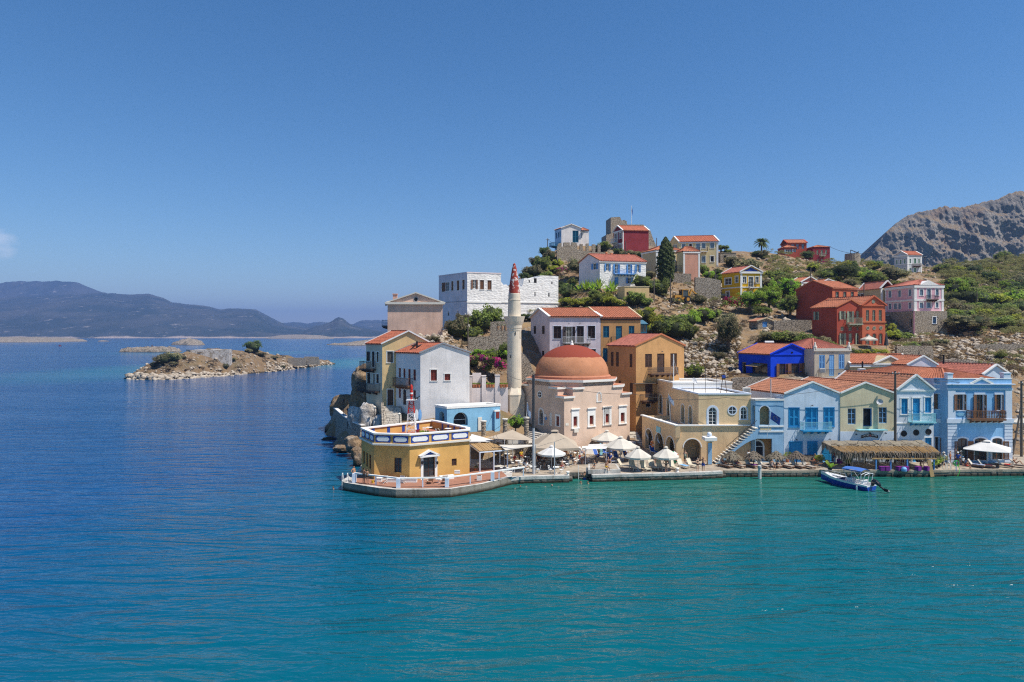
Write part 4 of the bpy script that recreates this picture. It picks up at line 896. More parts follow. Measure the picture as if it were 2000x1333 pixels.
ua,ub,uc=(h.hit('F',1700+x/6.6667,640+y/6.6667)for x,y in((1290,735),(1440,658),(1590,735)));m=MB();m.beam((ua[0],-0.14,ua[1]),(ub[0],-0.14,ub[1]),0.26,0.14,up=(0,1,0));m.beam((ub[0],-0.14,ub[1]),(uc[0],-0.14,uc[1]),0.26,0.14,up=(0,1,0));o=m.build('pediment','white',h.e);m=MB();m.poly([(ua[0],-0.06,ua[1]),(uc[0],-0.06,uc[1]),(ub[0],-0.06,ub[1])]);m.build('pediment_panel',W_BLUE,o)
for(x,y)in((1175,1130),(1720,1130)):
 u,z=h.hit('F',*qb(x,y));m=MB();m.prism([(u-.5,0),(u-.35,0),(u+.35,0),(u+.5,0)],0,0)if False else m.hexa([(u-.34,-.05,z-.2),(u+.34,-.05,z-.2),(u+.34,0,z-.2),(u-.34,0,z-.2),(u-.34,-.05,z+.2),(u+.34,-.05,z+.2),(u+.34,0,z+.2),(u-.34,0,z+.2)]);m.hexa([(u-.52,-.045,z-.1),(u+.52,-.045,z-.1),(u+.52,0,z-.1),(u-.52,0,z-.1),(u-.52,-.045,z+.1),(u+.52,-.045,z+.1),(u+.52,0,z+.1),(u-.52,0,z+.1)]);m.build('wall_panel','shut_blue' if False else W_SMALLBLUE,h.e)
rw=h.roof('hip',ze-0.35,PZ(719,95)-0.74,T_RED,over=-0.25,ridge_in=5.0)
BC=House('x',1823.8,87.9,0.74,-28,W_BLUE,pxr=1850.6,b=100,D=4)
BC.win('F',qb(862,864,928,1062),'O',shut='wood',frame='wood',trim='pale_trim',tw=0.12);BC.win('F',q6(843,495,940,840),'E',shut='wood',trim='pale_trim',tw=0.1,name='door')
BC.walls(h.z('F',1851,741),'FL');z2=lambda y:BC.z('F',1836,640+y/6.6667)
BC.band('F',z2(745),z2(735),'pale_trim',0.1);BC.band('F',z2(815),z2(790),'pale_trim',0.06);BC.band('F',z2(1243),z2(1190),'pale_trim',0.08);m=MB();m.box(0,BC.W,0.0,0.3,z2(735),z2(660));m.build('parapet',W_BLUE,BC.e);BC.pil('F',BC.W-0.35,BC.W,z2(1190),z2(815),'pale_trim',0.05);merge(BC,B4)
h=House('low house with pink tiled roof and pale blue gable behind the large blue house',1920,104,6,10,W_PALEBLUE,pxr=1969,b=123,D=10)
ze=h.z('F',1920,731.5);u,za=h.hit('F',1944.5,714);h.walls(ze,apex={'F':(u,za)});h.roof('gableF',ze,za,T_PINK,apex_u=u,verge='white',vw=0.4)
h=House('low cream house with white pediment and long tiled roof behind the quay row',1661,107,7.5,2,W_CREAM,pxr=1790,D=8)
ze=h.z('F',1700,711);za=PZ(694,111)-7.5;h.win('F',qa(1615,555,1690,590),'K');h.walls(ze,apex={'R':(4,za)});h.roof('gableS',ze,za,T_RED,verge='white');h.band('F',ze-0.5,ze-0.05,'white',0.15)
ua,ub,uc=h.hit('F',1702,711),h.hit('F',1735,695.5),h.hit('F',1766,711);m=MB();m.hexa([(ua[0],-0.5,ua[1]),(uc[0],-0.5,uc[1]),(uc[0],3,uc[1]),(ua[0],3,ua[1]),(ub[0]-.01,-0.5,ub[1]),(ub[0]+.01,-0.5,ub[1]),(ub[0]+.01,3,ub[1]),(ub[0]-.01,3,ub[1])]);o=m.build('pediment',W_OLIVECREAM,h.e);m=MB()
for a_,b_ in((ua,ub),(ub,uc),(ua,uc)):m.beam((a_[0],-0.52,a_[1]),(b_[0],-0.52,b_[1]),0.22,0.26,up=(0,1,0))
m.build('pediment_frame','white',o)
h=House('low house with lilac gable and tiled roof behind the narrow ice blue house',1773,104,7.5,2,W_LILAC,pxr=1829,D=8,b=108)
ze=h.z('F',1773,713);u,za=h.hit('F',1803,697);h.walls(ze,apex={'F':(u,za)});h.roof('gableF',ze,za,T_RED,apex_u=u,verge='white',vw=0.15)
h=House('cobalt blue house with brown window frames and tiled roof',1505,108,9,10,W_COBALT,pxr=1590,b=103,pxl=1442.5)
h.win('F',qa(678,472,760,655),'O',shut='wood',frame='brown');h.win('F',qa(835,468,940,690),'O',shut='wood',frame='brown',name='door');h.win('F',qa(1012,460,1092,635),'P',shut='brown',frame='brown')
h.win('L',qa(185,452,247,660),'K',depth=0.3,name='door');h.win('L',qa(325,464,527,640),'G',frame='oldwood',depth=0.25,panes=2)
ze=h.z('F',1505,693.5);u,za=h.hit('F',1546,674);h.walls(ze,apex={'F':(u,za)});h.roof('gableF',ze,za,T_RED,apex_u=u,verge=W_COBALT,vw=0.22,over=0.15);h.band('F',ze-0.05,ze+0.12,W_COBALT,0.1);h.roundwin('F',*qa(845,327),0.12,'dark','dark',False)
h.balcony('F',0,0,0,px=qa(800,590,1060,672),railc='brown',slabc='brown',brackets=0,d=0.8)
u0,z_=h.hit('L',*qa(325,472));u1=h.hit('L',*qa(480,472))[0];p,L,ang=h.fr('L');m=MB();m.hexa([(0,-1.3,-0.35),(u1-u0,-1.3,-0.35),(u1-u0,0,0),(0,0,0),(0,-1.3,-0.31),(u1-u0,-1.3,-0.31),(u1-u0,0,0.04),(0,0,0.04)]);m.build('awning','cane',h.e,h.pt('L',u0,-0.01,z_),ang)
h=House('grey stucco house with light blue doors and hipped tile roof beside the cobalt house',1590.6,107,9,3,W_OLDSTUCCO,pxr=1660.5,b=110,D=9)
for r,st in(((1198,358,1275,545),'C'),((1328,355,1395,632),'D'),((1452,350,1530,540),'C')):h.win('F',qa(*r),st,shut='skyblue',depth=0.06)
ze=h.z('F',1625,682);h.walls(ze);h.roof('hip',ze-0.1,PZ(663,112)-9,T_PINK,over=-0.2,ridge_in=4.0);h.band('F',ze-0.35,ze+0.1,'offwhite',0.14);h.balcony('F',0,0,0,px=qa(1190,545,1540,642),railc='iron',slabc='offwhite',brackets=4)
for u in(0.15,h.W-0.15):m=MB();m.lathe([(0.3,0),(0.3,0.4),(0.2,0.5),(0.12,1.0),(0.0,1.1)],8);m.build('finial','offwhite',h.e,(u,0.1,ze))
h.lamp('F',*qa(1370,325))
h=House('red house with pale green shutters and balcony in front of the dark red house',1634.5,120,14.3,10,W_RED,pxr=1684,b=117,pxl=1586)
for r,st in(((1080,455,1122,563),'O'),((1182,458,1226,600),'O'),((1285,452,1330,545),'C'),((1082,745,1125,890),'O'),((1185,745,1227,872),'C'),((1290,742,1335,890),'O')):h.win('F',qj(*r),st,shut='sage',frame='sage')
for r in((1078,655,1125,708),(1180,655,1227,708),(1285,655,1332,705)):h.win('F',qj(*r),'G',frame='sage')
h.win('L',qj(748,462,782,568),'O',shut='sage',frame='sage')
ze=h.z('F',1634.5,600.5);u,za=h.hit('F',1661.5,587);h.walls(ze,apex={'F':(u,za)});h.roof('gableF',ze,za,T_RED,apex_u=u,verge='terracotta',vw=0.15);h.balcony('F',0,0,0,px=qj(1148,545,1328,622),railc='sage',slabc='sage',brackets=4)
R1=h
h=House('x',1684.2,120.2,14.3,10,W_RED2,pxr=1729,b=117,D=9)
for r in((1410,440,1450,583),(1492,440,1532,583),(1575,440,1617,583)):h.win('F',qj(*r),'G',frame='sage',panes=2)
for r in((1410,748,1450,885),(1495,745,1538,885),(1580,743,1622,880)):h.win('F',qj(*r),'G',True,frame='sage',trim=W_RED,tw=0.12)
for p in((1433,675),(1515,675),(1603,672),(1505,330)):h.roundwin('F',*qj(*p),0.24,'sage')
ze=h.z('F',1700,597);u,za=h.hit('F',1706,580);h.walls(ze,apex={'F':(u,za)});h.roof('gableF',ze,za,T_RED,apex_u=u,verge=W_RED2,vw=0.25);h.band('F',ze-0.1,ze+0.12,W_RED2,0.14);h.band('F',h.z('F',1700,630.5),h.z('F',1700,628),'terracotta',0.12);merge(h,R1)
h=House('dark red house with a big blank gable side above the other red house',1625.5,136,19,26,W_RED2,pxr=1675,b=121,pxl=1555)
for r in((1012,200,1055,300),(1113,200,1152,292),(1212,200,1250,282)):h.win('F',qj(*r),'G',frame='sage',trim=W_RED,tw=0.1)
ze=h.z('F',1625.5,563.5);u,za=h.hit('L',1588,550);h.walls(ze,mats={'L':W_RED},apex={'L':(u,za)});h.roof('gableS',ze,za,T_RED,apex_u=h.D-u,verge='terracotta',vw=0.15)
h=House('bright yellow house with blue pediment and white trim on the slope',1446,155,23.6,6,W_YELLOW,pxr=1488,b=118,pxl=1410)
for r,st,ar in(((1405,670,1452,755),'G',0),((1485,672,1540,805),'G',0),((1568,672,1612,755),'G',0),((1412,862,1452,945),'G',True),((1488,860,1535,950),'G',True),((1572,860,1612,950),'G',True)):h.win('F',qe(*r),st,ar,frame='white',trim='white',tw=0.14)
for r in((1170,692,1255,775),(1308,668,1342,750),(1188,865,1232,945)):h.win('L',qe(*r),'G',frame='white',trim='white',tw=0.16)
ze=h.z('F',1446,531.5);u,za=h.hit('F',1466.5,520.5);h.walls(ze,apex={'F':(u,za)});h.roof('gableF',ze,za,T_PINK,apex_u=u,verge='white',vw=0.4,detail=False);m=MB();m.poly([(0.7,-0.05,ze+0.15),(h.W-0.7,-0.05,ze+0.15),(u,-0.05,za-0.25)]);m.build('pediment_panel','deepblue',h.e)
h.band('F',ze-0.35,ze+0.1,'white',0.2);zc=h.z('F',1466,561.5);h.band('F',zc-0.12,zc+0.12,'white',0.08);h.band('L',zc-0.12,zc+0.12,'white',0.08)
for u0 in(0.0,h.W-0.45):h.pil('F',u0,u0+0.45,0,ze-0.35,'white')
h.balcony('F',0,0,0,px=qe(1475,745,1560,812),railc='iron',slabc='white',brackets=3)
h=House('white house with blue shutters and two red chimneys high on the slope',1171.5,150,26.6,14,W_ROUGH,pxr=1261.5,b=128,pxl=1131)
for r,st in(((1090,637,1130,730),'O'),((1205,644,1248,765),'O'),((1376,647,1412,765),'O'),((1487,647,1523,745),'O'),((1202,812,1253,915),'C'),((1372,817,1418,895),'O')):h.win('F',qd(*r),st,shut='shut_blue',frame='white')
h.win('L',qd(925,634,966,712),'O',shut='shut_blue',frame='white')
ze=h.z('F',1171.5,509.5);u,za=h.hit('L',1150.5,497.5);h.walls(ze,mats={'L':W_FORTL},apex={'L':(u,za)});h.roof('gableS',ze,za,T_PINK,apex_u=h.D-u,verge='terracotta',vw=0.2,detail=False);h.band('F',ze-0.35,ze-0.05,'white',0.15);h.balcony('F',0,0,0,px=qd(1187,722,1468,772),railc='shut_blue',slabc='shut_blue',brackets=7)
for pxc in(1205.5,1239,1195):m=MB();m.lathe([(0.3,0),(0.25,0.5),(0.3,0.9),(0.18,1.1),(0.0,1.15)],8);m.build('chimney','terracotta',h.e,(h.hit('F',pxc,505)[0],3.2,za-0.6+(0.1 if pxc<1200 else 0)))
h=House('white house with tall blue window and blue balcony at the top of the hill left',1096.5,195,40.8,5,W_GREYBLUE if False else W_WHITE,pxr=1135,b=112,pxl=1083.5)
h.win('F',qd(655,205,733,360),'C',shut='teal')
for r in((437,237,453,310),(463,228,478,297),(484,215,498,290)):h.win('L',qd(*r),'C',shut='teal')
ze=h.z('F',1096.5,446);u,za=h.hit('F',1116,439);h.walls(ze,mats={'L':W_PALEBLUE},apex={'F':(u,za)});h.roof('gableF',ze,za,T_RED,apex_u=u,verge='white',vw=0.3,detail=False)
p=h.pt('L',h.D*0.35,0,1.3);h.balcony('L',h.D*0.15,h.D*0.85,PZ(481,196)-40.8,d=2.2,railc='teal',slabc='teal',brackets=2)
g=House('x',1135.2,195.6,40.8,5,W_WHITE,pxr=1150,b=112,D=5);g.win('F',qd(765,235,780,305),'C',shut='teal');ze=g.z('F',1142,451);g.walls(ze);g.roof('hip',ze,ze+0.9,T_RED,detail=False);m=MB();m.box(0.0,1.0,-0.8,-0.01,ze-0.2,ze-0.1);m.build('canopy','teal',g.e);merge(g,h)
h=House('maroon house with white trim below the castle ruin',1216,185,38.4,8,W_MAROON,pxr=1267,b=115,pxl=1198)
h.win('L',qd(1207,243,1240,345),'G',trim='white',tw=0.2);h.win('L',qd(1265,232,1288,310),'G',trim='white',tw=0.2);h.win('L',qd(1203,408,1235,450),'G',trim='white',tw=0.2);h.win('L',qd(1262,395,1290,430),'G',trim='white',tw=0.2)
ze=h.z('F',1216,450);u,za=h.hit('L',1207,445);h.walls(ze,mats={'R':W_WHITE},apex={'L':(u,za+0.4)});h.roof('gableS',ze,za+0.4,T_BRIGHT,apex_u=h.D-u,verge='white',vw=0.4,detail=False);h.band('L',ze-0.25,ze+0.1,'white',0.12);h.pil('F',0,0.3,0,ze,'white');h.balcony('L',0,0,0,px=qd(1185,312,1250,362),railc='white',slabc='white',brackets=2)
h.band('L',h.z('L',1207,478),h.z('L',1207,476),'white',0.08)
g=profile_wall('castle_ruin','ruined stone castle with broken tower on top of the hill','castle',1184,203,38,6,[(1184,459),(1193,457),(1193,425),(1201,424.5),(1211,424),(1214,431),(1219,430),(1224,432),(1225,439),(1256,439),(1264,444),(1270,450),(1276,468),(1281,478)],6,STONE)
h=House('long pale yellow house with grey blue shutters on the hilltop behind the cypress',1326,183,33,-8,W_PALEYEL,pxr=1403,b=108,pxl=1309)
for r,st in(((612,247,658,300),'C'),((705,242,745,300),'K'),((797,240,848,340),'D'),((872,235,920,303),'C'),((982,229,1031,300),'C'),((875,407,920,490),'C'),((984,402,1030,480),'K')):h.win('F',qe(*r),st,shut='greyblue',trim='white',tw=0.14)
for r in((498,262,518,320),(527,257,545,318)):h.win('L',qe(*r),'C',shut='greyblue',trim='white',tw=0.1)
ze=h.z('F',1326,472.5);za=ze+1.6;h.walls(ze,apex={'L':(h.D/2,za),'R':(h.D/2,za)});h.roof('gableS',ze,za,T_BRIGHT,verge='white',vw=0.4,detail=False);h.band('F',ze-0.4,ze-0.02,'pale_trim',0.15);h.pil('F',h.W-0.5,h.W,0,ze-0.4,'white');h.balcony('F',0,0,0,px=qe(775,297,945,347),railc='brown',slabc='white',brackets=5)
h=House('cream and salmon house with white corners behind the dark cypress',1281,166,29,4,W_PALEYEL,pxr=1335,b=115,pxl=1253)
h.win('F',qe(497,400,525,470),'K',trim='white');ze=h.z('F',1281,489.5);h.walls(ze,mats={'L':W_OLIVECREAM});h.roof('hip',ze,ze+1.4,T_RED,detail=False,ridge_in=3);h.band('F',ze-0.4,ze,'white',0.12);h.band('L',ze-0.4,ze,'white',0.12);h.pil('F',0,0.5,0,ze,'white');h.pil('L',0,0.4,0,ze,'white')
g=House('x',1334.5,163.5,27,4,W_SALMON,pxr=1367,b=115,pxl=1322);ze=g.z('F',1334.5,492);g.walls(ze,mats={'L':W_PALEYEL});g.roof('hip',ze,ze+1.2,T_RED,detail=False);[g.pil('F',a_,a_+0.4,0,ze,'white')for a_ in(0.0,g.W-0.4)];g.band('F',ze-0.35,ze,'white',0.1);merge(g,h)
h.balcony('F',h.hit('F',1316,530)[0],h.hit('F',1334,530)[0],h.z('F',1325,533),d=2.5,rail=1.5,railc='iron',slabc='cream',brackets=2)
h=House('flat roofed ochre store with brown door below the blue shuttered house',1220,140,23.2,3,W_CREAM,pxr=1268,b=122,pxl=1206);h.win('F',qd(1358,1005,1405,1085),'D',shut='brown');ze=h.z('F',1240,560);h.walls(ze);h.parapet(ze-0.1,'cream',0.15,0.25,'offwhite')
h=House('flat roofed grey stone house with dark doorway on the ridge',1407,186,36,3,STONE2,pxr=1438,b=85,D=6);h.win('F',qe(1155,392,1195,487),'K',depth=0.2);ze=h.z('F',1420,494);h.walls(ze);h.parapet(ze-0.1,STONE2,0.12,0.3,STONE2)
h=House('tiny stone hut with blue door below the green trees',1480,131,16.5,4,STONE,pxr=1510,D=4);h.win('F',qe(1662,1257,1725,1330),'D',shut='shut_blue');ze=h.z('F',1485,628);u,za=h.hit('F',1497,622.5);h.walls(ze,apex={'F':(u,za)});h.roof('gableF',ze,za,T_OLD,apex_u=u,verge='cream',vw=0.2,detail=False)
h=House('rose pink house with white trim standing on a high stone base',1785.5,150,22.2,6,W_PINK,pxr=1843,b=96,pxl=1729)
for r in((238,325,272,410),(363,318,397,400),(499,305,533,390),(240,492,272,562),(307,490,345,560),(364,487,397,560),(501,475,533,555)):h.win('L',qh(*r),'C',shut='greyblue',trim='white',tw=0.17)
for r in((645,305,687,385),(738,302,785,425),(850,302,888,383),(642,475,685,545),(738,473,785,545),(850,472,885,542)):h.win('F',qh(*r),'C',shut='greyblue',trim='white',tw=0.18)
ze=h.z('F',1785.5,557.5);h.walls(ze);h.roof('hip',ze,ze+1.3,T_PINK,detail=False,ridge_in=3)
for f in 'FL':h.band(f,ze-0.55,ze,'white',0.16);zc=h.z('F',1810,586.5);h.band(f,zc-0.2,zc+0.2,'white',0.1)
h.pil('F',0,0.6,0,ze-0.55,'white');h.pil('F',h.W-0.5,h.W,0,ze-0.55,'white');h.pil('L',0,0.4,0,ze-0.55,'white');h.pil('L',h.D-0.5,h.D,0,ze-0.55,'white');h.balcony('F',0,0,0,px=qh(720,382,852,436),railc='iron',slabc='brown',brackets=4)
ua,ub,uc=h.hit('F',1794,556.5),h.hit('F',1813.5,551),h.hit('F',1834,556);m=MB();m.hexa([(ua[0],-0.2,ze),(uc[0],-0.2,ze),(uc[0],2,ze),(ua[0],2,ze),(ub[0]-.1,-0.2,ub[1]+.3),(ub[0]+.1,-0.2,ub[1]+.3),(ub[0]+.1,2,ub[1]+.3),(ub[0]-.1,2,ub[1]+.3)]);m.build('pediment','white',h.e)
ROSE=h
h=House('x',1787,149.3,16.8,6,STONE,pxr=1850,b=96,pxl=1729);h.win('F',qh(812,664,855,750),'G',frame='shut_blue',trim='white',tw=0.16);h.win('L',qh(505,678,540,800),'K',depth=0.2,name='door');h.walls(22.15-16.8+0.02);m=MB();c=h.c_in(0.1);m.poly([(v.x,v.y,5.3)for v in c]);m.build('terrace_floor','offwhite',h.e);h.pil('L',h.D-0.5,h.D,0,5.3,W_PINK,0.06);merge(h,ROSE)
h=House('sand coloured house with tiled roof directly behind the rose pink house',1720,160,21,6,W_OLIVECREAM,pxr=1745,b=100,pxl=1677);h.win('L',qf(1200,897,1248,945),'K',trim='white');ze=h.z('F',1720,563);h.walls(ze);u=h.W/2;h.roof('gableF',ze,ze+1.6,T_PINK,verge='white',vw=0.5,detail=False);h.pil('F',0,0.5,0,ze,'white')
h=House('small grey white house with green shutters under the cliff',1772,230,36,10,W_GREYBLUE,pxr=1800.5,b=118,pxl=1746.5)
for r in((335,988,353,1048),(385,985,405,1042),(437,978,457,1036),(387,1093,403,1140),(440,1090,457,1135)):h.win('L',qg(*r),'C',shut='green',trim='white',tw=0.2)
for r in((508,972,528,1032),(567,967,597,1036),(622,970,642,1032),(508,1090,527,1137),(567,1090,597,1150)):h.win('F',qg(*r),'C',shut='green',trim='white',tw=0.2)
ze=h.z('F',1772,498);u,za=h.hit('L',1760,491.5);h.walls(ze,apex={'L':(u,za)});h.roof('gableS',ze,za,T_BRIGHT,apex_u=h.D-u,verge='white',vw=0.5,detail=False)
for f in 'FL':h.band(f,ze-0.4,ze,'white',0.12);h.band(f,h.z('F',1785,516)-.15,h.z('F',1785,516)+.15,'white',0.08)
h.pil('F',0,0.6,0,ze-.4,'white');h.pil('F',h.W-.5,h.W,0,ze-.4,'white');h.balcony('F',0,0,0,px=qg(545,1035,645,1068),railc='brown',slabc='brown',brackets=3)
h=House('red house with pale blue windows at the left of the ridge skyline',1538,222,40,-3,W_RED,pxr=1575.5,D=6)
for r in((298,252,345,285),(365,250,400,312),(437,245,470,310)):h.win('F',qf(*r),'C',shut='greyblue')
ze=h.z('F',1555,475);h.walls(ze);h.roof('gableS',ze,ze+1.3,T_RED,verge=W_RED,vw=0.5,detail=False)
h2=House('x',1531,216,39,0,W_RED,pxr=1557,D=5);h2.win('F',qf(232,320,278,373),'O',shut='greyblue');h2.win('F',qf(325,314,350,352),'O',shut='greyblue');ze=h2.z('F',1545,484.5);h2.walls(ze);h2.roof('hip',ze,ze+1.0,T_RED,detail=False);merge(h2,h)
h=House('square dark red house with hipped roof alone on the ridge skyline',1588,218,38.5,0,W_MAROON,pxr=1621,D=6)
for r in((633,325,657,385),(686,325,714,392),(745,322,770,380),(640,447,660,490),(690,442,712,490),(752,442,772,488)):h.win('F',qf(*r),'C',shut='sage')
ze=h.z('F',1600,483.5);h.walls(ze);h.roof('hip',ze,ze+0.9,T_RED,detail=False);h.balcony('F',0,0,0,px=qf(665,370,740,402),railc='sage',slabc='sage',brackets=2)
h=House('dusty red house with white gable trim half hidden by green trees',1565,160,23,8,W_PINKRED,pxr=1599,pxl=1541,b=118);ze=h.z('F',1565,551.5);u,za=h.hit('F',1582.5,542);h.walls(ze,apex={'F':(u,za)});h.roof('gableF',ze,za,T_RED,apex_u=u,verge='white',vw=0.4,detail=False);h.band('F',ze-.3,ze,'white',.1);h.pil('F',0,0.5,0,ze,'white')
h=House('low grey gabled house peeping over the dark red roof',1607,166,26,6,W_GREYBLUE,pxr=1632,b=118,D=7);ze=h.z('F',1610,552);u,za=h.hit('F',1617,546.5);h.walls(ze,apex={'F':(u,za)});h.roof('gableF',ze,za,T_RED,apex_u=u,verge='white',vw=0.3,detail=False)
# ---------------------------------------------------------------- mosque, minaret
MQ=House('domed mosque with rose walls, stepped cornices and terracotta dome',1102,93,1.4,33,W_MOSQ,W=12.0,b=123,D=12.0,cat='mosque',name='mosque')
h=MQ
for r in((1440,135,1540,372),(1650,125,1752,350),(1858,105,1955,330)):
 x0,y0,x1,y1=q3(*r);w=(x1-x0);h.win('F',(x0+w*.28,y0+6.5,x1-w*.28,y1-3.5),'C',True,shut='redbrown',depth=0.16)
 u0,u1,za,zb=h.rect('F',(x0,y0,x1,y1));
 m=MB();wi,wo=(u1-u0)*.24,u1-u0;p=.05
 m.box(0,wi,-p,0,0,zb-za);m.box(wo-wi,wo,-p,0,0,zb-za);m.box(wi,wo-wi,-p,0,zb-za-.95,zb-za);m.box(-.06,wo+.06,-p-.08,0,-.14,0);m.box(-.08,wo+.08,-p-.14,0,zb-za,zb-za+.14);o=m.build('window_frame','white',h.e,h.pt('F',u0,0,za),0)
for r in((183,105,293,330),(390,90,490,312)):
 x0,y0,x1,y1=q4(*r);w=(x1-x0);h.win('F',(x0+w*.28,y0+6.5,x1-w*.28,y1-3.5),'C',True,shut='redbrown',depth=0.16)
 u0,u1,za,zb=h.rect('F',(x0,y0,x1,y1));m=MB();wi,wo=(u1-u0)*.24,u1-u0;p=.05
 m.box(0,wi,-p,0,0,zb-za);m.box(wo-wi,wo,-p,0,0,zb-za);m.box(wi,wo-wi,-p,0,zb-za-.95,zb-za);m.box(-.06,wo+.06,-p-.08,0,-.14,0);m.box(-.08,wo+.08,-p-.14,0,zb-za,zb-za+.14);m.build('window_frame','white',h.e,h.pt('F',u0,0,za),0)
h.win('L',q3(1245,222,1282,348),'C',shut='redbrown',trim='white',tw=.25,depth=.16);h.win('L',q3(1022,132,1070,330),'K',True,trim='white',tw=.22,depth=.3,name='door');h.win('L',q3(1150,175,1185,350),'C',shut='white',depth=.1)
for r in((110,855,155,965),(0,0,0,0)):
 if r[2]:h.win('F',q8(*r),'C',True,shut='redbrown',trim='white',tw=.16,depth=.14)
h.win('F',q7(1785,1118,1822,1228),'C',True,shut='redbrown',trim='white',tw=.16,depth=.14)
Z1,Z2,Z3=8.3-1.4,9.45-1.4,10.35-1.4
ops_hi={f:[o for o in h.ops[f]if o[3]>Z1-0.05]for f in 'FL'}
for f in 'FL':h.ops[f]=[o for o in h.ops[f]if o[3]<=Z1-0.05]
h.walls(Z1);s=12.0
def stage(c,z0,z1,nm):
 """cross-shaped stage: the square with its corners stepped back by c"""
 pl=[(c,0),(s-c,0),(s-c,c*.0),(s-c,c),(s,c),(s,s-c),(s-c,s-c),(s-c,s),(c,s),(c,s-c),(0,s-c),(0,c),(c,c)]
 pl=[(c,0.0),(s-c,0.0),(s-c,c),(s,c),(s,s-c),(s-c,s-c),(s-c,s),(c,s),(c,s-c),(0,s-c),(0,c),(c,c)]
 m=MB();m.prism(pl,z0,z1);m.build(nm,W_MOSQ,MQ.e)
def slab(pl,z,t,o,nm='cornice'):
 m=MB();cx=sum(p[0]for p in pl)/len(pl);cy=sum(p[1]for p in pl)/len(pl)
 ex=[]
 n=len(pl)
 for i in range(n):
  a,b,c=Vector(pl[i-1]),Vector(pl[i]),Vector(pl[(i+1)%n]);d1=(b-a).normalized();d2=(c-b).normalized();n1=Vector((d1.y,-d1.x));n2=Vector((d2.y,-d2.x));ex.append(tuple(b+(n1+n2)*o/max(1.0,1+n1.dot(n2))))
 m.prism(ex,z,z+t,0,1);m.build(nm,['white_rough','roof_pink'],MQ.e)
MATS['roof_pink']=plaster('roof_pink',(0.46,0.2,0.12));
sq=lambda a,b,c,d:[(a,b),(c,b),(c,d),(a,d)]
k1,k2=1.5,3.2
stage(k1,Z1+.0,Z2,'upper_stage');stage(k2,Z2,Z3,'top_stage')
for a,b in((0,0),(s-k1,0),(s-k1,s-k1),(0,s-k1)):slab(sq(a,b,a+k1,b+k1),Z1+0.002,.3,.22)
for a,b,c,d in((k1,-0.0,k2,k2),(0.0,k1,k1,k2),(s-k2,0,s-k1,k2),(s-k1,k1,s,k2),(k1,s-k2,k2,s),(s-k2,s-k2,s-k1,s),(0,s-k2,k1,s-k1),(s-k1,s-k2,s,s-k1)):slab(sq(a,b,c,d),Z2+.002,.3,.2)
oc=[(k2,0.0),(s-k2,0.0),(s,k2),(s,s-k2),(s-k2,s),(k2,s),(0.0,s-k2),(0.0,k2)]
m=MB();m.prism(oc,Z2+.3,Z3);m.build('drum_base',W_MOSQ,MQ.e);slab(oc,Z3+.002,.34,.28)
cxy=(s/2,s/2);m=MB();m.lathe([(5.75,Z3+.34),(5.75,Z3+.62),(5.6,Z3+.75),(5.42,Z3+.78)],48,(cxy[0],cxy[1],0));m.build('dome_ring','roof_pink',MQ.e,smooth=False)
t=NT('dome_render');g_=t.new('ShaderNodeNewGeometry');sz=t.new('ShaderNodeSeparateXYZ');t.ln(g_.outputs['Position'],sz.inputs[0])
kk=t.mix(t.rng(t.noise(.6,5),.3,.7),(0.40,0.175,0.09),(0.50,0.23,0.125));kk=t.mix(t.rng(t.noise(1.3,6,.7),.54,.75,0,.6),kk,(0.26,0.13,0.08))
kk=t.mix(t.rng(t.math('ADD',sz.outputs[2],t.math('MULTIPLY',t.math('SUBTRACT',t.noise(1.5,3),.5),.25)),13.72,13.76),kk,(0.24,0.05,0.03));t.bump(t.noise(4,5),.03);t.base(kk,.9,.15);DOME=t.m
pf=[(5.42*math.cos(a),Z3+.78+4.35*math.sin(a))for a in np.linspace(0,math.pi/2,20)];m=MB();m.lathe(pf,56,(cxy[0],cxy[1],0));m.build('dome',DOME,MQ.e,smooth=True)
m=MB();m.lathe([(.28,0),(.22,.25),(.12,.35),(.16,.5),(.0,.75)],10,(cxy[0],cxy[1],Z3+5.1));m.build('finial','white',MQ.e)
h.ops={k:[]for k in 'FRBL'}
h.roundwin('L',*q7(1030,1140),.42,'white','dark');u0,u1,za,zb=h.rect('F',q3(1465,388,1520,432));h.pil('F',u0,u1,za,zb,'offwhite',.25,'air_conditioner');u0,u1,za,zb=h.rect('F',q3(1362,312,1402,345));h.pil('F',u0,u1,za,zb,'offwhite',.04,'plaque')
for x,y,c in((1103,213,'white'),(1110,252,'shut_blue')):
 u,z=h.hit('L',*q3(x,y));p,L,ang=h.fr('L');m=MB();m.lathe([(0,0),(.24,0),(.24,.05),(0,.05)],14);o=m.build('round_sign',c,h.e,h.pt('L',u,-.02,z),ang);o.rotation_euler=(R(90),0,ang)
mx,my=PX(1004.5,101),101.0
MI=thing('minaret','tall cream minaret with single balcony and peeling red cone','minaret',(mx,my,2.0));zz=lambda py:PZ(py,101)-2.0
CRM=PL('minaret_cream',(0.60,0.54,0.45),stain=.3);rad=lambda px:px/F*101/2
m=MB();r=rad(43);m.lathe([(r,0),(r,zz(771))],8,a0=R(22.5));m.build('base',CRM,MI);m=MB();m.lathe([(r*1.02,zz(771.5)),(r*1.02,zz(770)),(rad(30),zz(757)),(rad(29),zz(756))],8,a0=R(22.5));m.build('base_cap',CRM,MI)
m=MB();m.lathe([(rad(29),zz(757)),(rad(27.5),zz(700)),(rad(27),zz(647)),(rad(28.5),zz(646)),(rad(28.5),zz(643)),(rad(30),zz(642)),(rad(31),zz(636)),(rad(36),zz(629)),(rad(41),zz(620)),(rad(41.5),zz(618.5)),(rad(25),zz(618.4))],24);m.build('shaft',CRM,MI,smooth=False)
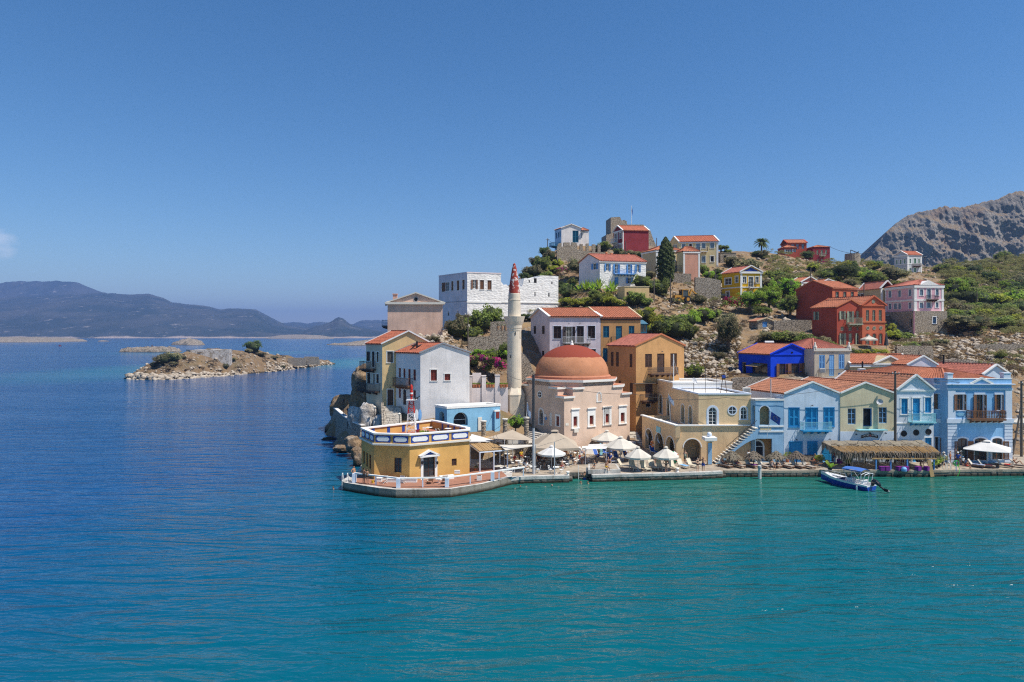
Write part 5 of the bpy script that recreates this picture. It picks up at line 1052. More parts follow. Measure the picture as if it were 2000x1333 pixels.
m=MB();m.lathe([(rad(25.5),zz(618.5)),(rad(24),zz(588)),(rad(25),zz(587)),(rad(25),zz(585.5)),(rad(23.5),zz(585)),(rad(23),zz(574.5)),(rad(22),zz(573.5))],24);m.build('upper_shaft',CRM,MI)
t=NT('cone_paint');t.bump(t.noise(5,4),.03);MATS['cone']=t.base(t.mix(t.rng(t.noise(1.5,7,.7),.53,.56),t.mix(t.noise(4,3),(.24,.03,.02),(.36,.06,.04)),(.62,.55,.52)),.8,.2)
m=MB();m.lathe([(rad(22.5),zz(573.6)),(rad(17),zz(550)),(rad(9),zz(525)),(rad(4.5),zz(516)),(0.0,zz(514))],24);m.build('cone','cone',MI)
m=MB();m.lathe([(.14,0),(.14,1.4),(.22,1.5),(.0,1.9)],10,(rad(22),-rad(14),zz(660)));m.build('loudspeaker',CRM,MI)
for py in(652,697):m=MB();m.box(-.06,.06,-rad(28.4),-rad(26),zz(py)-.2,zz(py)+.25);m.build('slit_window','dark',MI,(.15 if py<680 else-.6,0.0,0))
# ---------------------------------------------------------------- yellow octagon on the point
OC=thing('octagon_building','yellow octagonal waterfront building with blue and white parapet panels','building',(PX(800,75),75,.9));ox,oy=PX(800,75),75
def L2(px,Y):return Vector((PX(px,Y)-ox,Y-oy))
W_OCT=PL('octagon_yellow',(0.56,0.34,0.115),stain=.12)
pts=[L2(706,80.2),L2(731,75.8),L2(800,75.0),L2(917,78.7)];back=[L2(916.5,80.4),L2(862,86.1),L2(844,87.7)]
ring=pts+back;ZT=6.08-.9;ZW=ZT-1.32
ch=L2(751,75.75);n_=len(ring)
def seg_frame(p,q):d=q-p;return d.length,math.atan2(d.y,d.x)
def onseg(p,q,px,py):
 d=(q-p).normalized();o=p+Vector((ox,oy));k=(px-1000)/F;u=(k*o.y-o.x)/(d.x-k*d.y);return u,PZ(py,o.y+u*d.y)-.9
low=[pts[0],pts[1],ch,L2(800,75.35)if False else pts[2],pts[3]]+back
low=[pts[0],pts[1],Vector((ch.x,L2(731,75.8).y+.18)),pts[2],pts[3]]+back
WINS={0:[(q2(455,665,482,850),'G'),(q2(497,690,522,885),'G'),(q2(538,715,565,915),'G')],2:[(q2(865,760,962,960),'G')],3:[(q2(1245,760,1395,1048),'G'),(q2(1615,778,1680,865),'C')]}
for i in range(len(low)):
 p,q=low[i],low[(i+1)%len(low)];L,ang=seg_frame(p,q);ops=[]
 for r,st_ in WINS.get(i,[]):
  u0,z1=onseg(p,q,r[0],r[1]);u1,z0=onseg(p,q,r[2],r[3]);z0=max(z0,.05);ops.append((u0,u1,z0,z1,0))
  d=(q-p).normalized();c=p+d*u0;window(OC,(c.x,c.y,z0),ang,u1-u0,z1-z0,st_,frame='brown',shut='brown',depth=.16,name='door' if(i==3 and st_=='G')else None,trim='white' if(i==3 and st_=='G')else None,tw=.3)
 m=MB();wall_mesh(m,L,-.2,ZW,ops,.3);m.build('wall',W_OCT,OC,(p.x,p.y,0),ang)
p,q=low[3],low[4];u0,z0=onseg(p,q,*q2(1180,740));u1,_=onseg(p,q,*q2(1440,740));um,z1=onseg(p,q,*q2(1312,665));L,ang=seg_frame(p,q);m=MB();z0-=.05
for a,b in(((u0,z0),(u1,z0)),((u0,z0),(um,z1)),((um,z1),(u1,z0))):m.beam((a[0],-.3,a[1]),(b[0],-.3,b[1]),.6,.16,up=(0,1,0))if False else m.beam((a[0],-.25,a[1]),(b[0],-.25,b[1]),.5,.17,up=(0,-1,0))if False else m.hexa([(a[0],-.5,a[1]-.1),(b[0],-.5,b[1]-.1),(b[0],0,b[1]-.1),(a[0],0,a[1]-.1),(a[0],-.5,a[1]+.1),(b[0],-.5,b[1]+.1),(b[0],0,b[1]+.1),(a[0],0,a[1]+.1)])
o=m.build('pediment','white',OC,(p.x,p.y,0),ang);m=MB();m.poly([(u0+.2,-.2,z0),(u1-.2,-.2,z0),(um,-.2,z1-.1)]);m.build('pediment_panel','deepblue',o)
for x in(1223,1420):u,z=onseg(p,q,*q2(x,835));m=MB();m.lathe([(.05,0),(.12,.1),(.12,.3),(.03,.4)],8);m.build('wall_lamp','dark',OC,(p.x+math.cos(ang)*u+math.sin(ang)*.18,p.y+math.sin(ang)*u-math.cos(ang)*.18,z-.1))
def inset(pl,d):
 out=[];n=len(pl)
 for i in range(n):
  a,b,c=pl[i-1],pl[i],pl[(i+1)%n];d1=(b-a).normalized();d2=(c-b).normalized();n1=Vector((-d1.y,d1.x));n2=Vector((-d2.y,d2.x));out.append(b+(n1+n2)*d/max(.3,1+n1.dot(n2)))
 return out
m=MB();m.prism([tuple(v)for v in inset(ring,-.22)],ZW,ZW+.2);m.build('cornice','offwhite',OC);m=MB();m.poly([(v.x,v.y,ZW+.24)for v in inset(ring,.2)]);m.build('roof',paint('roof_terracotta',(.34,.13,.08),.9,.3,1.2),OC)
inn=inset(ring,.28);m=MB();
for i in range(n_):
 a,b,c,d=ring[i],ring[(i+1)%n_],inn[(i+1)%n_],inn[i];m.hexa([(v.x,v.y,z)for z in(ZW+.2,ZT-.16)for v in(a,b,c,d)])
m.build('parapet',W_OCT,OC)
o_,i_=inset(ring,-.1),inset(ring,.42);m=MB()
for i in range(n_):
 a,b,c,d=o_[i],o_[(i+1)%n_],i_[(i+1)%n_],i_[i];m.hexa([(v.x,v.y,z)for z in(ZT-.16,ZT)for v in(a,b,c,d)])
m.build('parapet_rail','white',OC)
def panel(p,q,n,side=1):
 L,ang=seg_frame(p,q);w=L/n
 for k in range(n):
  x0=k*w+.17;x1=(k+1)*w-.17;za,zb=ZW+.32,ZT-.26;y=-.02 if side==1 else.02
  m=MB();m.box(x0,x1,-.035,-.001,za,zb);o=m.build('parapet_panel','deepblue',OC,(p.x,p.y,0),ang)
  m=MB();c=min(.2,(x1-x0)*.18);a,b=x0+c*.7,x1-c*.7;mz=(za+zb)/2;hh=(zb-za)/2-.12
  pl=[(a,mz-hh*.35),(a+c,mz-hh),(b-c,mz-hh),(b,mz-hh*.35),(b,mz+hh*.35),(b-c,mz+hh),(a+c,mz+hh),(a,mz+hh*.35)]
  i0=len(m.v);m.poly([(x,-.052,z)for x,z in pl]);[m.poly([(pl[j][0],-.052,pl[j][1]),(pl[j-1][0],-.052,pl[j-1][1]),(pl[j-1][0],-.036,pl[j-1][1]),(pl[j][0],-.036,pl[j][1])])for j in range(8)];m.build('panel_field','white',o)
panel(pts[0],pts[1],3);panel(pts[1],pts[2],2);panel(pts[2],pts[3],3)
for i in(4,6):
 a,b=inn[(i+1)%n_],inn[i]
 for t_ in(.12,.34,.56,.78):c=a.lerp(b,t_);d=(b-a).normalized();m=MB();m.box(-.2,.2,-.03,0,ZW+.3,ZT-.2);m.build('pilaster','deepblue',OC,(c.x,c.y,0),math.atan2(d.y,d.x))
 # ---------------------------------------------------------------- quay, point, terraces, walls, rocks
def quay_mat(name,c,wet=True):
 t=NT(name);g=t.new('ShaderNodeNewGeometry');s=t.new('ShaderNodeSeparateXYZ');t.ln(g.outputs['Position'],s.inputs[0])
 k=t.mix(t.rng(t.noise(.5,6,.7),.35,.65),sc3(c,.66),sc3(c,1.12));k=t.mix(t.rng(t.noise(4,5,.7),.5,.72,0,.6),k,sc3(c,.45));k=t.mix(t.rng(t.noise(1,6,.7,t.pos((1.6,1.6,.2))),.52,.66,0,.7),k,(c[0]*.4,c[1]*.36,c[2]*.3))
 k=t.mix(t.rng(t.math('ADD',s.outputs[2],t.math('MULTIPLY',t.noise(1.2,5,.7),.35)),.62,.30),k,(0.03,0.026,0.014))
 t.bump(t.noise(6,6,.65),.04);return t.base(k,.9,.2)
QUAY=quay_mat('quay_concrete',(.40,.335,.26));QSIDE=quay_mat('quay_side',(.27,.245,.205));PAINTW=quay_mat('limewashed_edge',(.56,.54,.50))
def wpoly(pts):return[(PX(a,Y),Y)for a,Y in pts]
def struct(name,mb,mats,**k):o=mb.build(name,mats,**k);o['kind']='structure';return o
qfront=[(985,77.0),(1024,78.0),(1070,78.3),(1112,78.6),(1112,80.6),(1156,80.6),(1157,78.8),(1240,79.4),(1322,79.9),(1411,80.9),(1413,81.6),(1480,81.5),(1555,81.6),(1640,81.9),(1740,81.7),(1815,81.6),(1895,82.2),(2050,82.3),(2400,82.6)]
ql=wpoly(qfront);m=MB();m.prism(ql+[(86,90),(68,96),(16.5,104),(6,94),(-3,92),(-5.5,80)],-2.0,.74,1,0);struct('quay',m,[QUAY,QSIDE])
def strip(pts,w,z0,z1,m):
 for(a,b)in zip(pts,pts[1:]):
  p,q=Vector(a),Vector(b);d=(q-p).normalized();n=Vector((-d.y,d.x));c=[p-n*.06,q-n*.06,q+n*w,p+n*w]
  m.hexa([(v.x,v.y,z)for z in(z0,z1)for v in c])
m=MB();strip(wpoly([(1157,78.8),(1240,79.4),(1322,79.9),(1411,80.9)]),.55,.5,.80,m);struct('kerb',m,PAINTW)
m=MB();strip(wpoly([(1413,81.6),(1480,81.5),(1555,81.6),(1640,81.9),(1740,81.7),(1815,81.6),(1895,82.2),(2050,82.3)]),.35,.5,.78,m);struct('kerb',m,QUAY)
m=MB();strip(wpoly([(985,77.0),(1024,78.0),(1070,78.3),(1112,78.6)]),.5,.45,.80,m);struct('kerb',m,PAINTW)
rr=random.Random(4);m=MB()
for(a,b)in zip(ql,ql[1:]):
 p,q=Vector(a),Vector(b);L=(q-p).length;n=max(1,int(L/.75))
 if p.x>66:break
 for k in range(n):
  c=p.lerp(q,(k+.5)/n);w=rr.uniform(.28,.4);d=rr.uniform(.05,.16);z1=rr.uniform(.18,.42)
  m.hexa([(c.x-w,c.y-d,-.3),(c.x+w,c.y-d,-.3),(c.x+w,c.y+.3,-.3),(c.x-w,c.y+.3,-.3),(c.x-w*.8,c.y-d*.6,z1),(c.x+w*.85,c.y-d*.7,z1+rr.uniform(-.05,.05)),(c.x+w,c.y+.3,z1),(c.x-w,c.y+.3,z1)])
o=m.build('foundation_stones',QSIDE);o['kind']='stuff'
m=MB();bl=wpoly([(1149,79.6),(1212,79.9),(1204,83.6),(1149,83.4)]);m.prism(bl,.76,1.22);struct('raised_slab',m,PAINTW);m=MB();c_=sum((Vector(p)for p in bl),Vector((0,0)))/4;m.prism([tuple(Vector(p).lerp(c_,.12))for p in bl],1.221,1.236);struct('raised_slab_paving',m,QUAY)
plat=wpoly([(667,75.4),(672,74.4),(684,73.9),(700,73.2),(740,71.7),(773,71.0),(830,71.0),(880,71.3),(940,73.6),(957,74.6),(1000,77.4),(1000,82),(930,90),(712,88),(697,80),(680,77.4)])
m=MB();m.prism(plat,-2,.9,0,1);struct('octagon_platform',m,[QSIDE,PAINTW])
DECK=paint('deck_terracotta',(.30,.145,.095),.85,.3,1.5)
pc=Vector((PX(800,78),78));inn2=[]
for x,y in wpoly([(692,74.4),(700,73.7),(773,71.5),(830,71.5),(880,71.8),(940,74.1),(990,77.6),(975,82),(720,84),(704,80)]):inn2.append((x,y))
m=MB();m.prism(inn2,.901,.93);struct('terrace_deck',m,DECK)
rf_=thing('railing','white painted railing on thick posts round the octagon terrace','railing',(0,0,0.93))
rp=[(692,74.3),(778,71.7),(873,72.0),(962,75.2),(1024,77.6)];rw=[Vector((PX(a,Y),Y,1.0))for a,Y in rp]
m=MB();[m.beam(a,b,.2,.13)for a,b in zip(rw,rw[1:])];m.build('top_rail','white',rf_)
for a,Y in rp[:4]:x=PX(a,Y);m=MB();m.box(x-.2,x+.2,Y-.2,Y+.2,0,.95);m.build('post','pale_trim',rf_)
for a,b,t_ in((0,1,.5),(1,2,.5),(2,3,.5),(3,4,.2),(3,4,.97)):v=rw[a].lerp(rw[b],t_);m=MB();m.box(v.x-.06,v.x+.06,v.y-.06,v.y+.06,0,.95);m.build('baluster','pale_trim',rf_)
def bench(px0,Y0,px1,Y1,label):
 a,b=Vector((PX(px0,Y0),Y0,0)),Vector((PX(px1,Y1),Y1,0));t_=thing('bench',label,'bench',(a.x,a.y,.93),math.atan2(b.y-a.y,b.x-a.x));L=(b-a).length
 m=MB();m.box(0,L,-.45,0,0,.34);m.build('base','white',t_);m=MB();m.box(-.03,L+.03,-.48,.02,.34,.42);m.build('seat','white',t_)
bench(735,75.0,747,74.95,'short white bench under the window end of the octagon');bench(757,74.75,815,74.6,'long white bench along the front of the octagon');bench(857,75.75,884,76.5,'white bench right of the octagon door')
TERR=stone('terrace_paving',(.52,.47,.4),(.62,.57,.5),1.2,(.3,.26,.22),.03,1.0)
m=MB();tp=wpoly([(915,90),(985,89.2),(1036,89.6),(1066,92.4),(1100,93.2),(1040,112),(890,112)]);m.prism(tp,-1,2.75,0,1);struct('mosque_terrace',m,[STONE,TERR])
def low_wall(name,label,pts,h,w,mat,z0,cat='wall',cap=None):
 t_=thing(name,label,cat,(PX(*pts[0]),pts[0][1],z0));o=Vector((PX(*pts[0]),pts[0][1]))
 P_=[Vector((PX(*p),p[1]))-o for p in pts]
 for a,b in zip(P_,P_[1:]):
  m=MB();m.beam((a.x,a.y,h/2),(b.x,b.y,h/2),w,h);m.build('wall',mat,t_)
  if cap:m=MB();m.beam((a.x,a.y,h+.05),(b.x,b.y,h+.05),w+.1,.1);m.build('coping',cap,t_)
 return t_
low_wall('terrace_wall','low white wall with coping between the stone pillars of the mosque terrace',[(918,90.0),(984,89.4)],.75,.4,'white_rough',2.75,cap='white')
low_wall('planter','white planter wall holding the round green bush',[(992,89.6),(1024,89.8)],.95,1.2,'white_rough',2.75)
for px_,pt_,lab in((944.5,824,'short round stone pillar beside the blue cottage wall'),(986.5,820,'stone pillar left of the round bush'),(1028,817,'stone pillar right of the round bush under the Greek flag')):
 t_=thing('stone_pillar',lab,'pillar',(PX(px_,89),89,2.6),0,'stone pillars of the mosque terrace');hgt=PZ(pt_,89)-2.6;rr=random.Random(int(px_));z=0.0
 while z<hgt-.2:
  dz=rr.uniform(.22,.36);r0=rr.uniform(.27,.33);m=MB();m.lathe([(0,z),(r0,z+.015),(r0+.02,z+dz/2),(r0,z+dz-.015),(0,z+dz)],9,a0=rr.random());m.build('stone',STONE,t_);z+=dz
 m=MB();m.lathe([(0,hgt-.05),(.4,hgt-.03),(.42,hgt+.12),(0,hgt+.16)],10);m.build('cap','offwhite',t_)
t_=thing('steps','stone steps up to the arched mosque door','steps',(PX(1052,95),95.0,2.75),R(-57))
for k in range(4):m=MB();m.box(-1.6+k*.0,1.6,-1.8+k*.38,0.3,k*.17,(k+1)*.17);m.build('step',TERR,t_)
low_wall('low_wall','white sloping bench wall along the foot of the mosque',[(1128,92.2),(1180,94.6),(1237,97.6)],.9,.9,'white_rough',.74,cap='white_rough')
t_=thing('steps','lane steps climbing between mosque and ochre house','steps',(PX(1237,98.2),98.2,.74),R(8))
for k in range(9):m=MB();m.box(0,1.75,k*.42,k*.42+.5,k*.19-.2,(k+1)*.19);m.build('step',TERR if k%2 else 'offwhite',t_)
swp=[(706,97.5),(690,101),(672,108),(657,117.5),(650,122)]
for a,b in zip(swp,swp[1:]):
 pass
t_=thing('sea_wall','grey stone sea wall with white coping below the cream house','wall',(PX(706,97.5),97.5,0));o2=Vector((PX(706,97.5),97.5));mw=MB();mc=MB()
for(a,b)in zip(swp,swp[1:]):
 p,q=Vector((PX(*a),a[1]))-o2,Vector((PX(*b),b[1]))-o2;d=(q-p).normalized();n=Vector((d.y,-d.x));n=n if n.x>0 else-n
 mw.hexa([(p.x-n.x*.9,p.y-n.y*.9,-1.5),(p.x+n.x*.5,p.y+n.y*.5,-1.5),(q.x+n.x*.5,q.y+n.y*.5,-1.5),(q.x-n.x*.9,q.y-n.y*.9,-1.5),(p.x,p.y,4.0),(p.x+n.x*.5,p.y+n.y*.5,4.0),(q.x+n.x*.5,q.y+n.y*.5,4.0),(q.x,q.y,4.0)]);mc.beam((p.x+n.x*.2,p.y+n.y*.2,4.07),(q.x+n.x*.2,q.y+n.y*.2,4.07),.6,.16)
mw.build('wall',STONE2,t_);mc.build('coping','white_rough',t_)
m=MB();m.poly([(x,y,3.5)for x,y in wpoly([(704,97.8),(720,97.5),(726,99),(700,107),(676,122),(656,121),(673,108),(691,101)])][::1]);struct('coastal_path',m,QUAY)
ROCK=rock_ground('rock_brown',(.36,.25,.15),(.24,.16,.1),(.46,.38,.30),(.2,.15,.09),.48,.9,.6,True);ROCKW=rock_ground('rock_limewashed',(.62,.58,.55),(.34,.27,.2),(.74,.71,.68),(.3,.25,.2),.4,.9,.4)
import bmesh
def boulder(label,px_,py_,Y,rx,rz,ry=None,seed=0,mat=None,name='rock',group=None,z=None):
 bm=bmesh.new();bmesh.ops.create_icosphere(bm,subdivisions=4,radius=1);v=np.array([q.co for q in bm.verts]);f=np.array([[q.index for q in p.verts]for p in bm.faces]);bm.free()
 s_=seed*3.7;d=1+.42*fbm(v[:,0]*1.3+s_,v[:,1]*1.3+v[:,2]*1.7+s_,5)-.25*(ridged(v[:,0]*1.9+v[:,2]+s_,v[:,1]*1.9+s_,4)-.5);v=v*d[:,None];v=v*(1+.16*(ridged(v[:,0]*4.3+s_,v[:,1]*4.3+v[:,2]*3.1,4)-.5))[:,None]
 v=np.sign(v)*np.abs(v)**.8;v*=np.array([rx,ry or rx,rz]);c=P(px_,py_,Y)
 o=link(name,npmesh(name,v,f,mat or ROCK),None,c);tag(o,label,'rock',group);return o
for i,a in enumerate([('flat topped rock outcrop at the far end of the coastal path',676,796,123,2.6,2.2),('brown rock buttress under the balconies of the cream house',706,792,103.5,1.6,4.4),('white splashed rock at the foot of the brown buttress',699,818,102.5,1.5,2.0,None,1),('white limewashed rock below the cream house corner',719,818,99.5,1.3,2.2,None,1),('small white limewashed rock beside the stair railing',741,826,97.5,.9,1.1,None,1),('large brown boulder in the sea left of the octagon',689,868,95.5,1.15,1.15),('brown boulder against the octagon platform',702,899,88.5,.75,1.1),('low boulder lying against the sea wall foot',668,876,99,1.2,.5),('small dark rock alone in the sea',642,861,111,1.3,.5),('rock ledge under the sea wall end',653,838,121,1.5,.9),('shrubby rock shoulder beside the lower balcony',707,752,108,1.6,3.0),('brown boulder touching the sea wall',697,884,93.5,.8,.8)]):
 boulder(a[0],a[1],a[2],a[3],a[4],a[5],seed=i+1,mat=ROCKW if len(a)>7 else ROCK,group=None)
profile_wall('stone_wall','brown stone garden wall with iron beam behind the white house','wall',914,112,8,3,[(914,659),(950,657.5),(991,657)],.6,STONE)
profile_wall('stone_wall','upper stone terrace wall with terracotta pots left of the minaret','wall',958,117,13,2,[(958,629),(975,628),(992,628)],.6,STONE)
GW=profile_wall('garden_wall','white garden wall with square piers and plant pots between white house and minaret','wall',916,98.5,2,5,[(916,759),(935,758),(992,757)],.5,W_GARDEN)
for a in((917,922,735),(941,949,735),(967,976,734)):u0,u1,za,zb=GW.rect('F',(a[0],a[2],a[1],812));m=MB();m.box(u0,u1,-.12,.55,0.2,zb);m.box(u0-.06,u1+.06,-.18,.6,zb,zb+.1);m.build('pier',W_GARDEN,GW.e)
u0,u1,za,zb=GW.rect('F',(923,729,940,757));m=MB();m.box(u0,u1,.5,.6,za,zb);m.build('back_wall',W_GARDEN,GW.e)
SW=profile_wall('stone_wall','stone wall topped by dark railing behind the town hall roof','wall',1430,105.5,5,0,[(1430,741),(1436,738),(1470,737),(1507,737)],.6,STONE2);u0,z0_=SW.hit('F',1425,737);u1,_=SW.hit('F',1465,737);m=MB();m.beam((u0,.3,z0_+.55),(u1,.3,z0_+.55),.05)
for k in range(24):x=u0+(u1-u0)*k/23;m.box(x-.02,x+.02,.28,.32,z0_-.02,z0_+.55)
m.build('railing','brown',SW.e)
profile_wall('ruined_house_wall','roofless stone ruin with tall window gaps below the hilltop white house','ruin',1088,178,28,6,[(1088,482),(1091,476),(1097,474.5),(1097,482),(1101,482),(1101,474),(1113,474),(1113,481),(1116,481),(1116,473.5),(1123,474),(1127,476),(1127,488),(1133,489),(1133,477),(1138.5,477),(1138.5,490),(1145,491),(1145,476),(1150,476),(1150,492),(1157,493),(1157,477.5),(1163,477.5),(1163,493),(1167.5,493),(1167.5,478),(1173,478),(1173,493),(1180,493),(1194,497)],.9,STONE)
for a in[('brown dry stone terrace wall right of the red house garden',1752,116,8,2,[(1752,677),(1785,675.5),(1820,676),(1823,684)]),('long grey stone terrace wall at the right edge of the slope',1905,128,9,3,[(1905,679),(1912,673.5),(1950,672),(2040,674)]),('dry stone wall at the foot of the green trees',1512,130,15,3,[(1512,628),(1540,625),(1585,625.5)]),('whitewashed stone terrace wall below the salmon house',1312,160,24,4,[(1312,534),(1350,535)]),('garden wall in front of the red house',1600,115.5,8,4,[(1600,694),(1650,688),(1730,689)]),('low stone wall on the slope above the quay roofs',1842,113,7,2,[(1842,704),(1870,701),(1905,705),(1960,712)]),('stone terrace wall under the yellow house',1358,152,18,4,[(1358,542),(1385,543),(1408,548)]),('pale stone wall on the ridge near the windmill stump',1642,224,38,2,[(1642,512),(1684,513)]),('stone wall piece beside the grey white house',1733,229,36,2,[(1733,519),(1747,518)])]:
 profile_wall('stone_wall',a[0],'wall',a[1],a[2],a[3],a[4],a[5],.7,STONE if 'brown' in a[0]else STONE2)
profile_wall('ruined_wall','row of broken stone wall stumps in the scrub at right','ruin',1868,232,32,3,[(1868,536),(1875,527),(1880,526),(1880,536),(1888,536),(1888,526),(1897,526),(1897,534),(1903,534),(1903,525.5),(1910,525.5),(1910,535),(1917,535),(1917,525),(1924,525),(1926,534),(1935,538)],1.0,STONE2)
t_=thing('windmill_stump','round stone windmill stump with old machinery on top, on the ridge','windmill',(PX(1665,226),226,38));m=MB();hz_=PZ(496.5,226)-38;m.lathe([(2.5,0),(2.35,hz_),(1.9,hz_),(1.9,hz_-.4),(0,hz_-.4)],18);m.build('tower',STONE,t_);m=MB();m.beam((-.7,0,hz_-.4),(-.6,0,hz_+1.4),.15);m.beam((-.6,0,hz_+1.3),(2.0,0,hz_+.3),.2);m.beam((.6,0,hz_-.4),(.9,0,hz_+.8),.15);m.beam((1.2,.3,hz_),(2.2,.3,hz_+.8),.3);m.build('machinery','iron',t_)
profile_wall('stone_ruin','crumbling brown stone wall between the minaret and the lilac house','ruin',1012,109,4,10,[(1012,700),(1020,690),(1026,694),(1034,706),(1040,722),(1048,735),(1056,748)],1.2,STONE)
g=profile_wall('islet_ruin','roofless whitewashed stone building on the islet','ruin',371.5,283,4.0,10,[(371.5,684),(380,683.5),(400,684),(411,683),(430,684),(447,683)],6,plaster('islet_white',(.50,.46,.42),stain=.6,peel=.52,peel_c=(.34,.28,.22),rough_stone=.5))
u0,u1,za,zb=g.rect('F',(410,690,414,706));m=MB();m.box(u0,u1,-.04,.02,za,zb);m.build('opening',STONE,g.e)
g=House('x',371.6,283,4.0,10,'offwhite',W=3,D=7,b=128)
m=MB();wall_mesh(m,g.D,0,PZ(683.6,283)-4,[]);p,L,ang=g.fr('L');o=m.build('side_wall',MATS['islet_white'],g.e,p,ang);m=MB();m.box(3.0,3.7,-.04,.02,3.4,4.4);m.build('opening','dark',g.e,p,ang);tag(g.e,'shaded end wall of the islet building with small window','ruin');g.e.name='islet_ruin_end'
for lab,pr,Y in(('low broken brown wall at the right end of the islet',[(562,700),(575,699),(596,699.5)],338),('broken brown wall with a window hole near the islet tip',[(594,697),(610,697),(622,697.5),(624,706)],352)):profile_wall('ruined_wall',lab,'ruin',pr[0][0],Y,1.5,6,pr,1.0,STONE2)
def scatter_rocks(regs,seed,at=None,name='loose_stones'):
 at=at or ground_at
 r_=np.random.RandomState(seed);bv=np.array([(0,0,1),(.9,0,.35),(.28,.85,.35),(-.72,.53,.35),(-.72,-.53,.35),(.28,-.85,.35),(.72,.53,-.3),(-.28,.85,-.3),(-.9,0,-.3),(-.28,-.85,-.3),(.72,-.53,-.3)])
 bf=[(0,1,2),(0,2,3),(0,3,4),(0,4,5),(0,5,1),(1,6,2),(2,6,7),(2,7,3),(3,7,8),(3,8,4),(4,8,9),(4,9,5),(5,9,10),(5,10,1),(1,10,6)]
 V,Fc=[],[];n=0
 for(x0,y0,x1,y1,N,smin,smax)in regs:
  for _ in range(N):
   g=at(r_.uniform(x0,x1),r_.uniform(y0,y1))
   if g is None:continue
   s=smin+(smax-smin)*r_.rand()**2.2;a=r_.rand()*6.28;v=bv*(1+.35*(r_.rand(11,1)-.5))*np.array([s*r_.uniform(.8,1.5),s,s*r_.uniform(.5,.9)])
   c,q=math.cos(a),math.sin(a);v=v@np.array([[c,q,0],[-q,c,0],[0,0,1]]);V.append(v+np.array(g)+[0,0,s*.15]);Fc.append(np.array(bf)+n);n+=11
 t=NT('loose_limestone');v_=t.noise(.9,2);MATS['loose']=t.base(t.mix(t.rng(v_,.35,.65),(.27,.215,.16),(.46,.40,.325)),.95,.1)
 o=link(name,npmesh(name,np.concatenate(V),np.concatenate(Fc),t.m));o['kind']='stuff'
scatter_rocks([(800,638,885,690,420,.15,.55),(1330,650,1445,738,700,.15,.6),(1740,655,2000,735,1100,.15,.7),(1380,560,1415,600,90,.2,.7),(1300,590,1400,620,90,.15,.5),(1020,480,1400,600,350,.15,.6),(1480,500,2000,660,900,.2,.8),(1985,740,2000,880,60,.1,.4),(900,650,1000,740,120,.1,.4)],9)
scatter_rocks([(250,690,648,735,330,.2,.8),(248,733,520,745,620,.35,1.3),(520,708,650,732,360,.3,1.0)],21,isle_at,'islet_stones')
# ---------------------------------------------------------------- plants
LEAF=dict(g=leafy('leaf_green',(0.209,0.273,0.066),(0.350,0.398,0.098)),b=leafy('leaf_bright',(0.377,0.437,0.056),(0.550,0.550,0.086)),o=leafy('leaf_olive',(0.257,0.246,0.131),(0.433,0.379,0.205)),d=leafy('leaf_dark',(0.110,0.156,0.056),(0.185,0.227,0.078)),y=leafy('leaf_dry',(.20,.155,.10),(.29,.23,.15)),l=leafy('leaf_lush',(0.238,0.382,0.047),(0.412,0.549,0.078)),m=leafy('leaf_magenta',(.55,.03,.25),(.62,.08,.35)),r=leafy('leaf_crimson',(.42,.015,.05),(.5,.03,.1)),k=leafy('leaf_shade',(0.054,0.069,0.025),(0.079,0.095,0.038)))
def cards(cen,nrm,size,rs):
 """leaf-sized quads at cen facing roughly nrm"""
 n=len(cen);a=rs.normal(size=(n,3));t=np.cross(nrm,a);t/=np.linalg.norm(t,axis=1,keepdims=True)+1e-9;b=np.cross(nrm,t);s=size*rs.uniform(.6,1.3,(n,1));l=s*rs.uniform(.5,.8,(n,1))
 v=np.stack([cen-t*s-b*l*.2,cen-b*l,cen+t*s+b*l*.1,cen+b*l],1);return v.reshape(-1,3),np.arange(4*n).reshape(n,4)
def crown_mesh(name,seed,n=900,rx=1.0,rz=.8,clumps=26,leaf=.085,rough=.33,z0=.0,core=True,spread=.2,full=False):
 """foliage in leafy clumps spread through an uneven dome; unit radius"""
 rs=np.random.RandomState(seed);th=rs.rand(clumps)*6.283;u=rs.rand(clumps)*(1.0 if not full else 2.0)-(0.12 if not full else 1.0);u=np.clip(u,-1,1);r=np.sqrt(np.maximum(0,1-u*u));k=rs.uniform(1-rough,1.02,clumps)*.84
 cc=np.stack([np.cos(th)*r*k*rx,np.sin(th)*r*k*rx,u*k*rz],1);cr=rs.uniform(.16,.34,clumps)
 w=cr**2;idx=rs.choice(clumps,n,p=w/w.sum());d=rs.normal(size=(n,3));d/=np.linalg.norm(d,axis=1,keepdims=True);rad=cr[idx]*rs.rand(n)**.4
 cen=cc[idx]+d*rad[:,None]*np.array([1,1,.85]);nr=d*.75+cen*.5+rs.normal(size=(n,3))*.45;nr/=np.linalg.norm(nr,axis=1,keepdims=True)
 v,f=cards(cen,nr,leaf,rs);v[:,2]+=z0
 me=npmesh(name,v,f,LEAF['g'])
 return me
def core_mesh(seed,rx,rz,z0):  # solid dark core against see-through; the crown's inner shade is put into its colour
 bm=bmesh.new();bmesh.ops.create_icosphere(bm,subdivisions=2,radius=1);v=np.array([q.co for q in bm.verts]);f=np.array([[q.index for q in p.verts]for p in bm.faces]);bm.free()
 v=v*(1+.3*fbm(v[:,0]*2+seed,v[:,1]*2+v[:,2],3))[:,None];return npmesh('shade_core',v*np.array([rx,rx,rz])+np.array([0,0,z0]),f,LEAF['k'])
BUSH=[crown_mesh('shrub_foliage',10+i,950,1,.95,24+3*i,.075)for i in range(6)];BCORE=[core_mesh(i*3.1,.66,.62,.0)for i in range(3)]
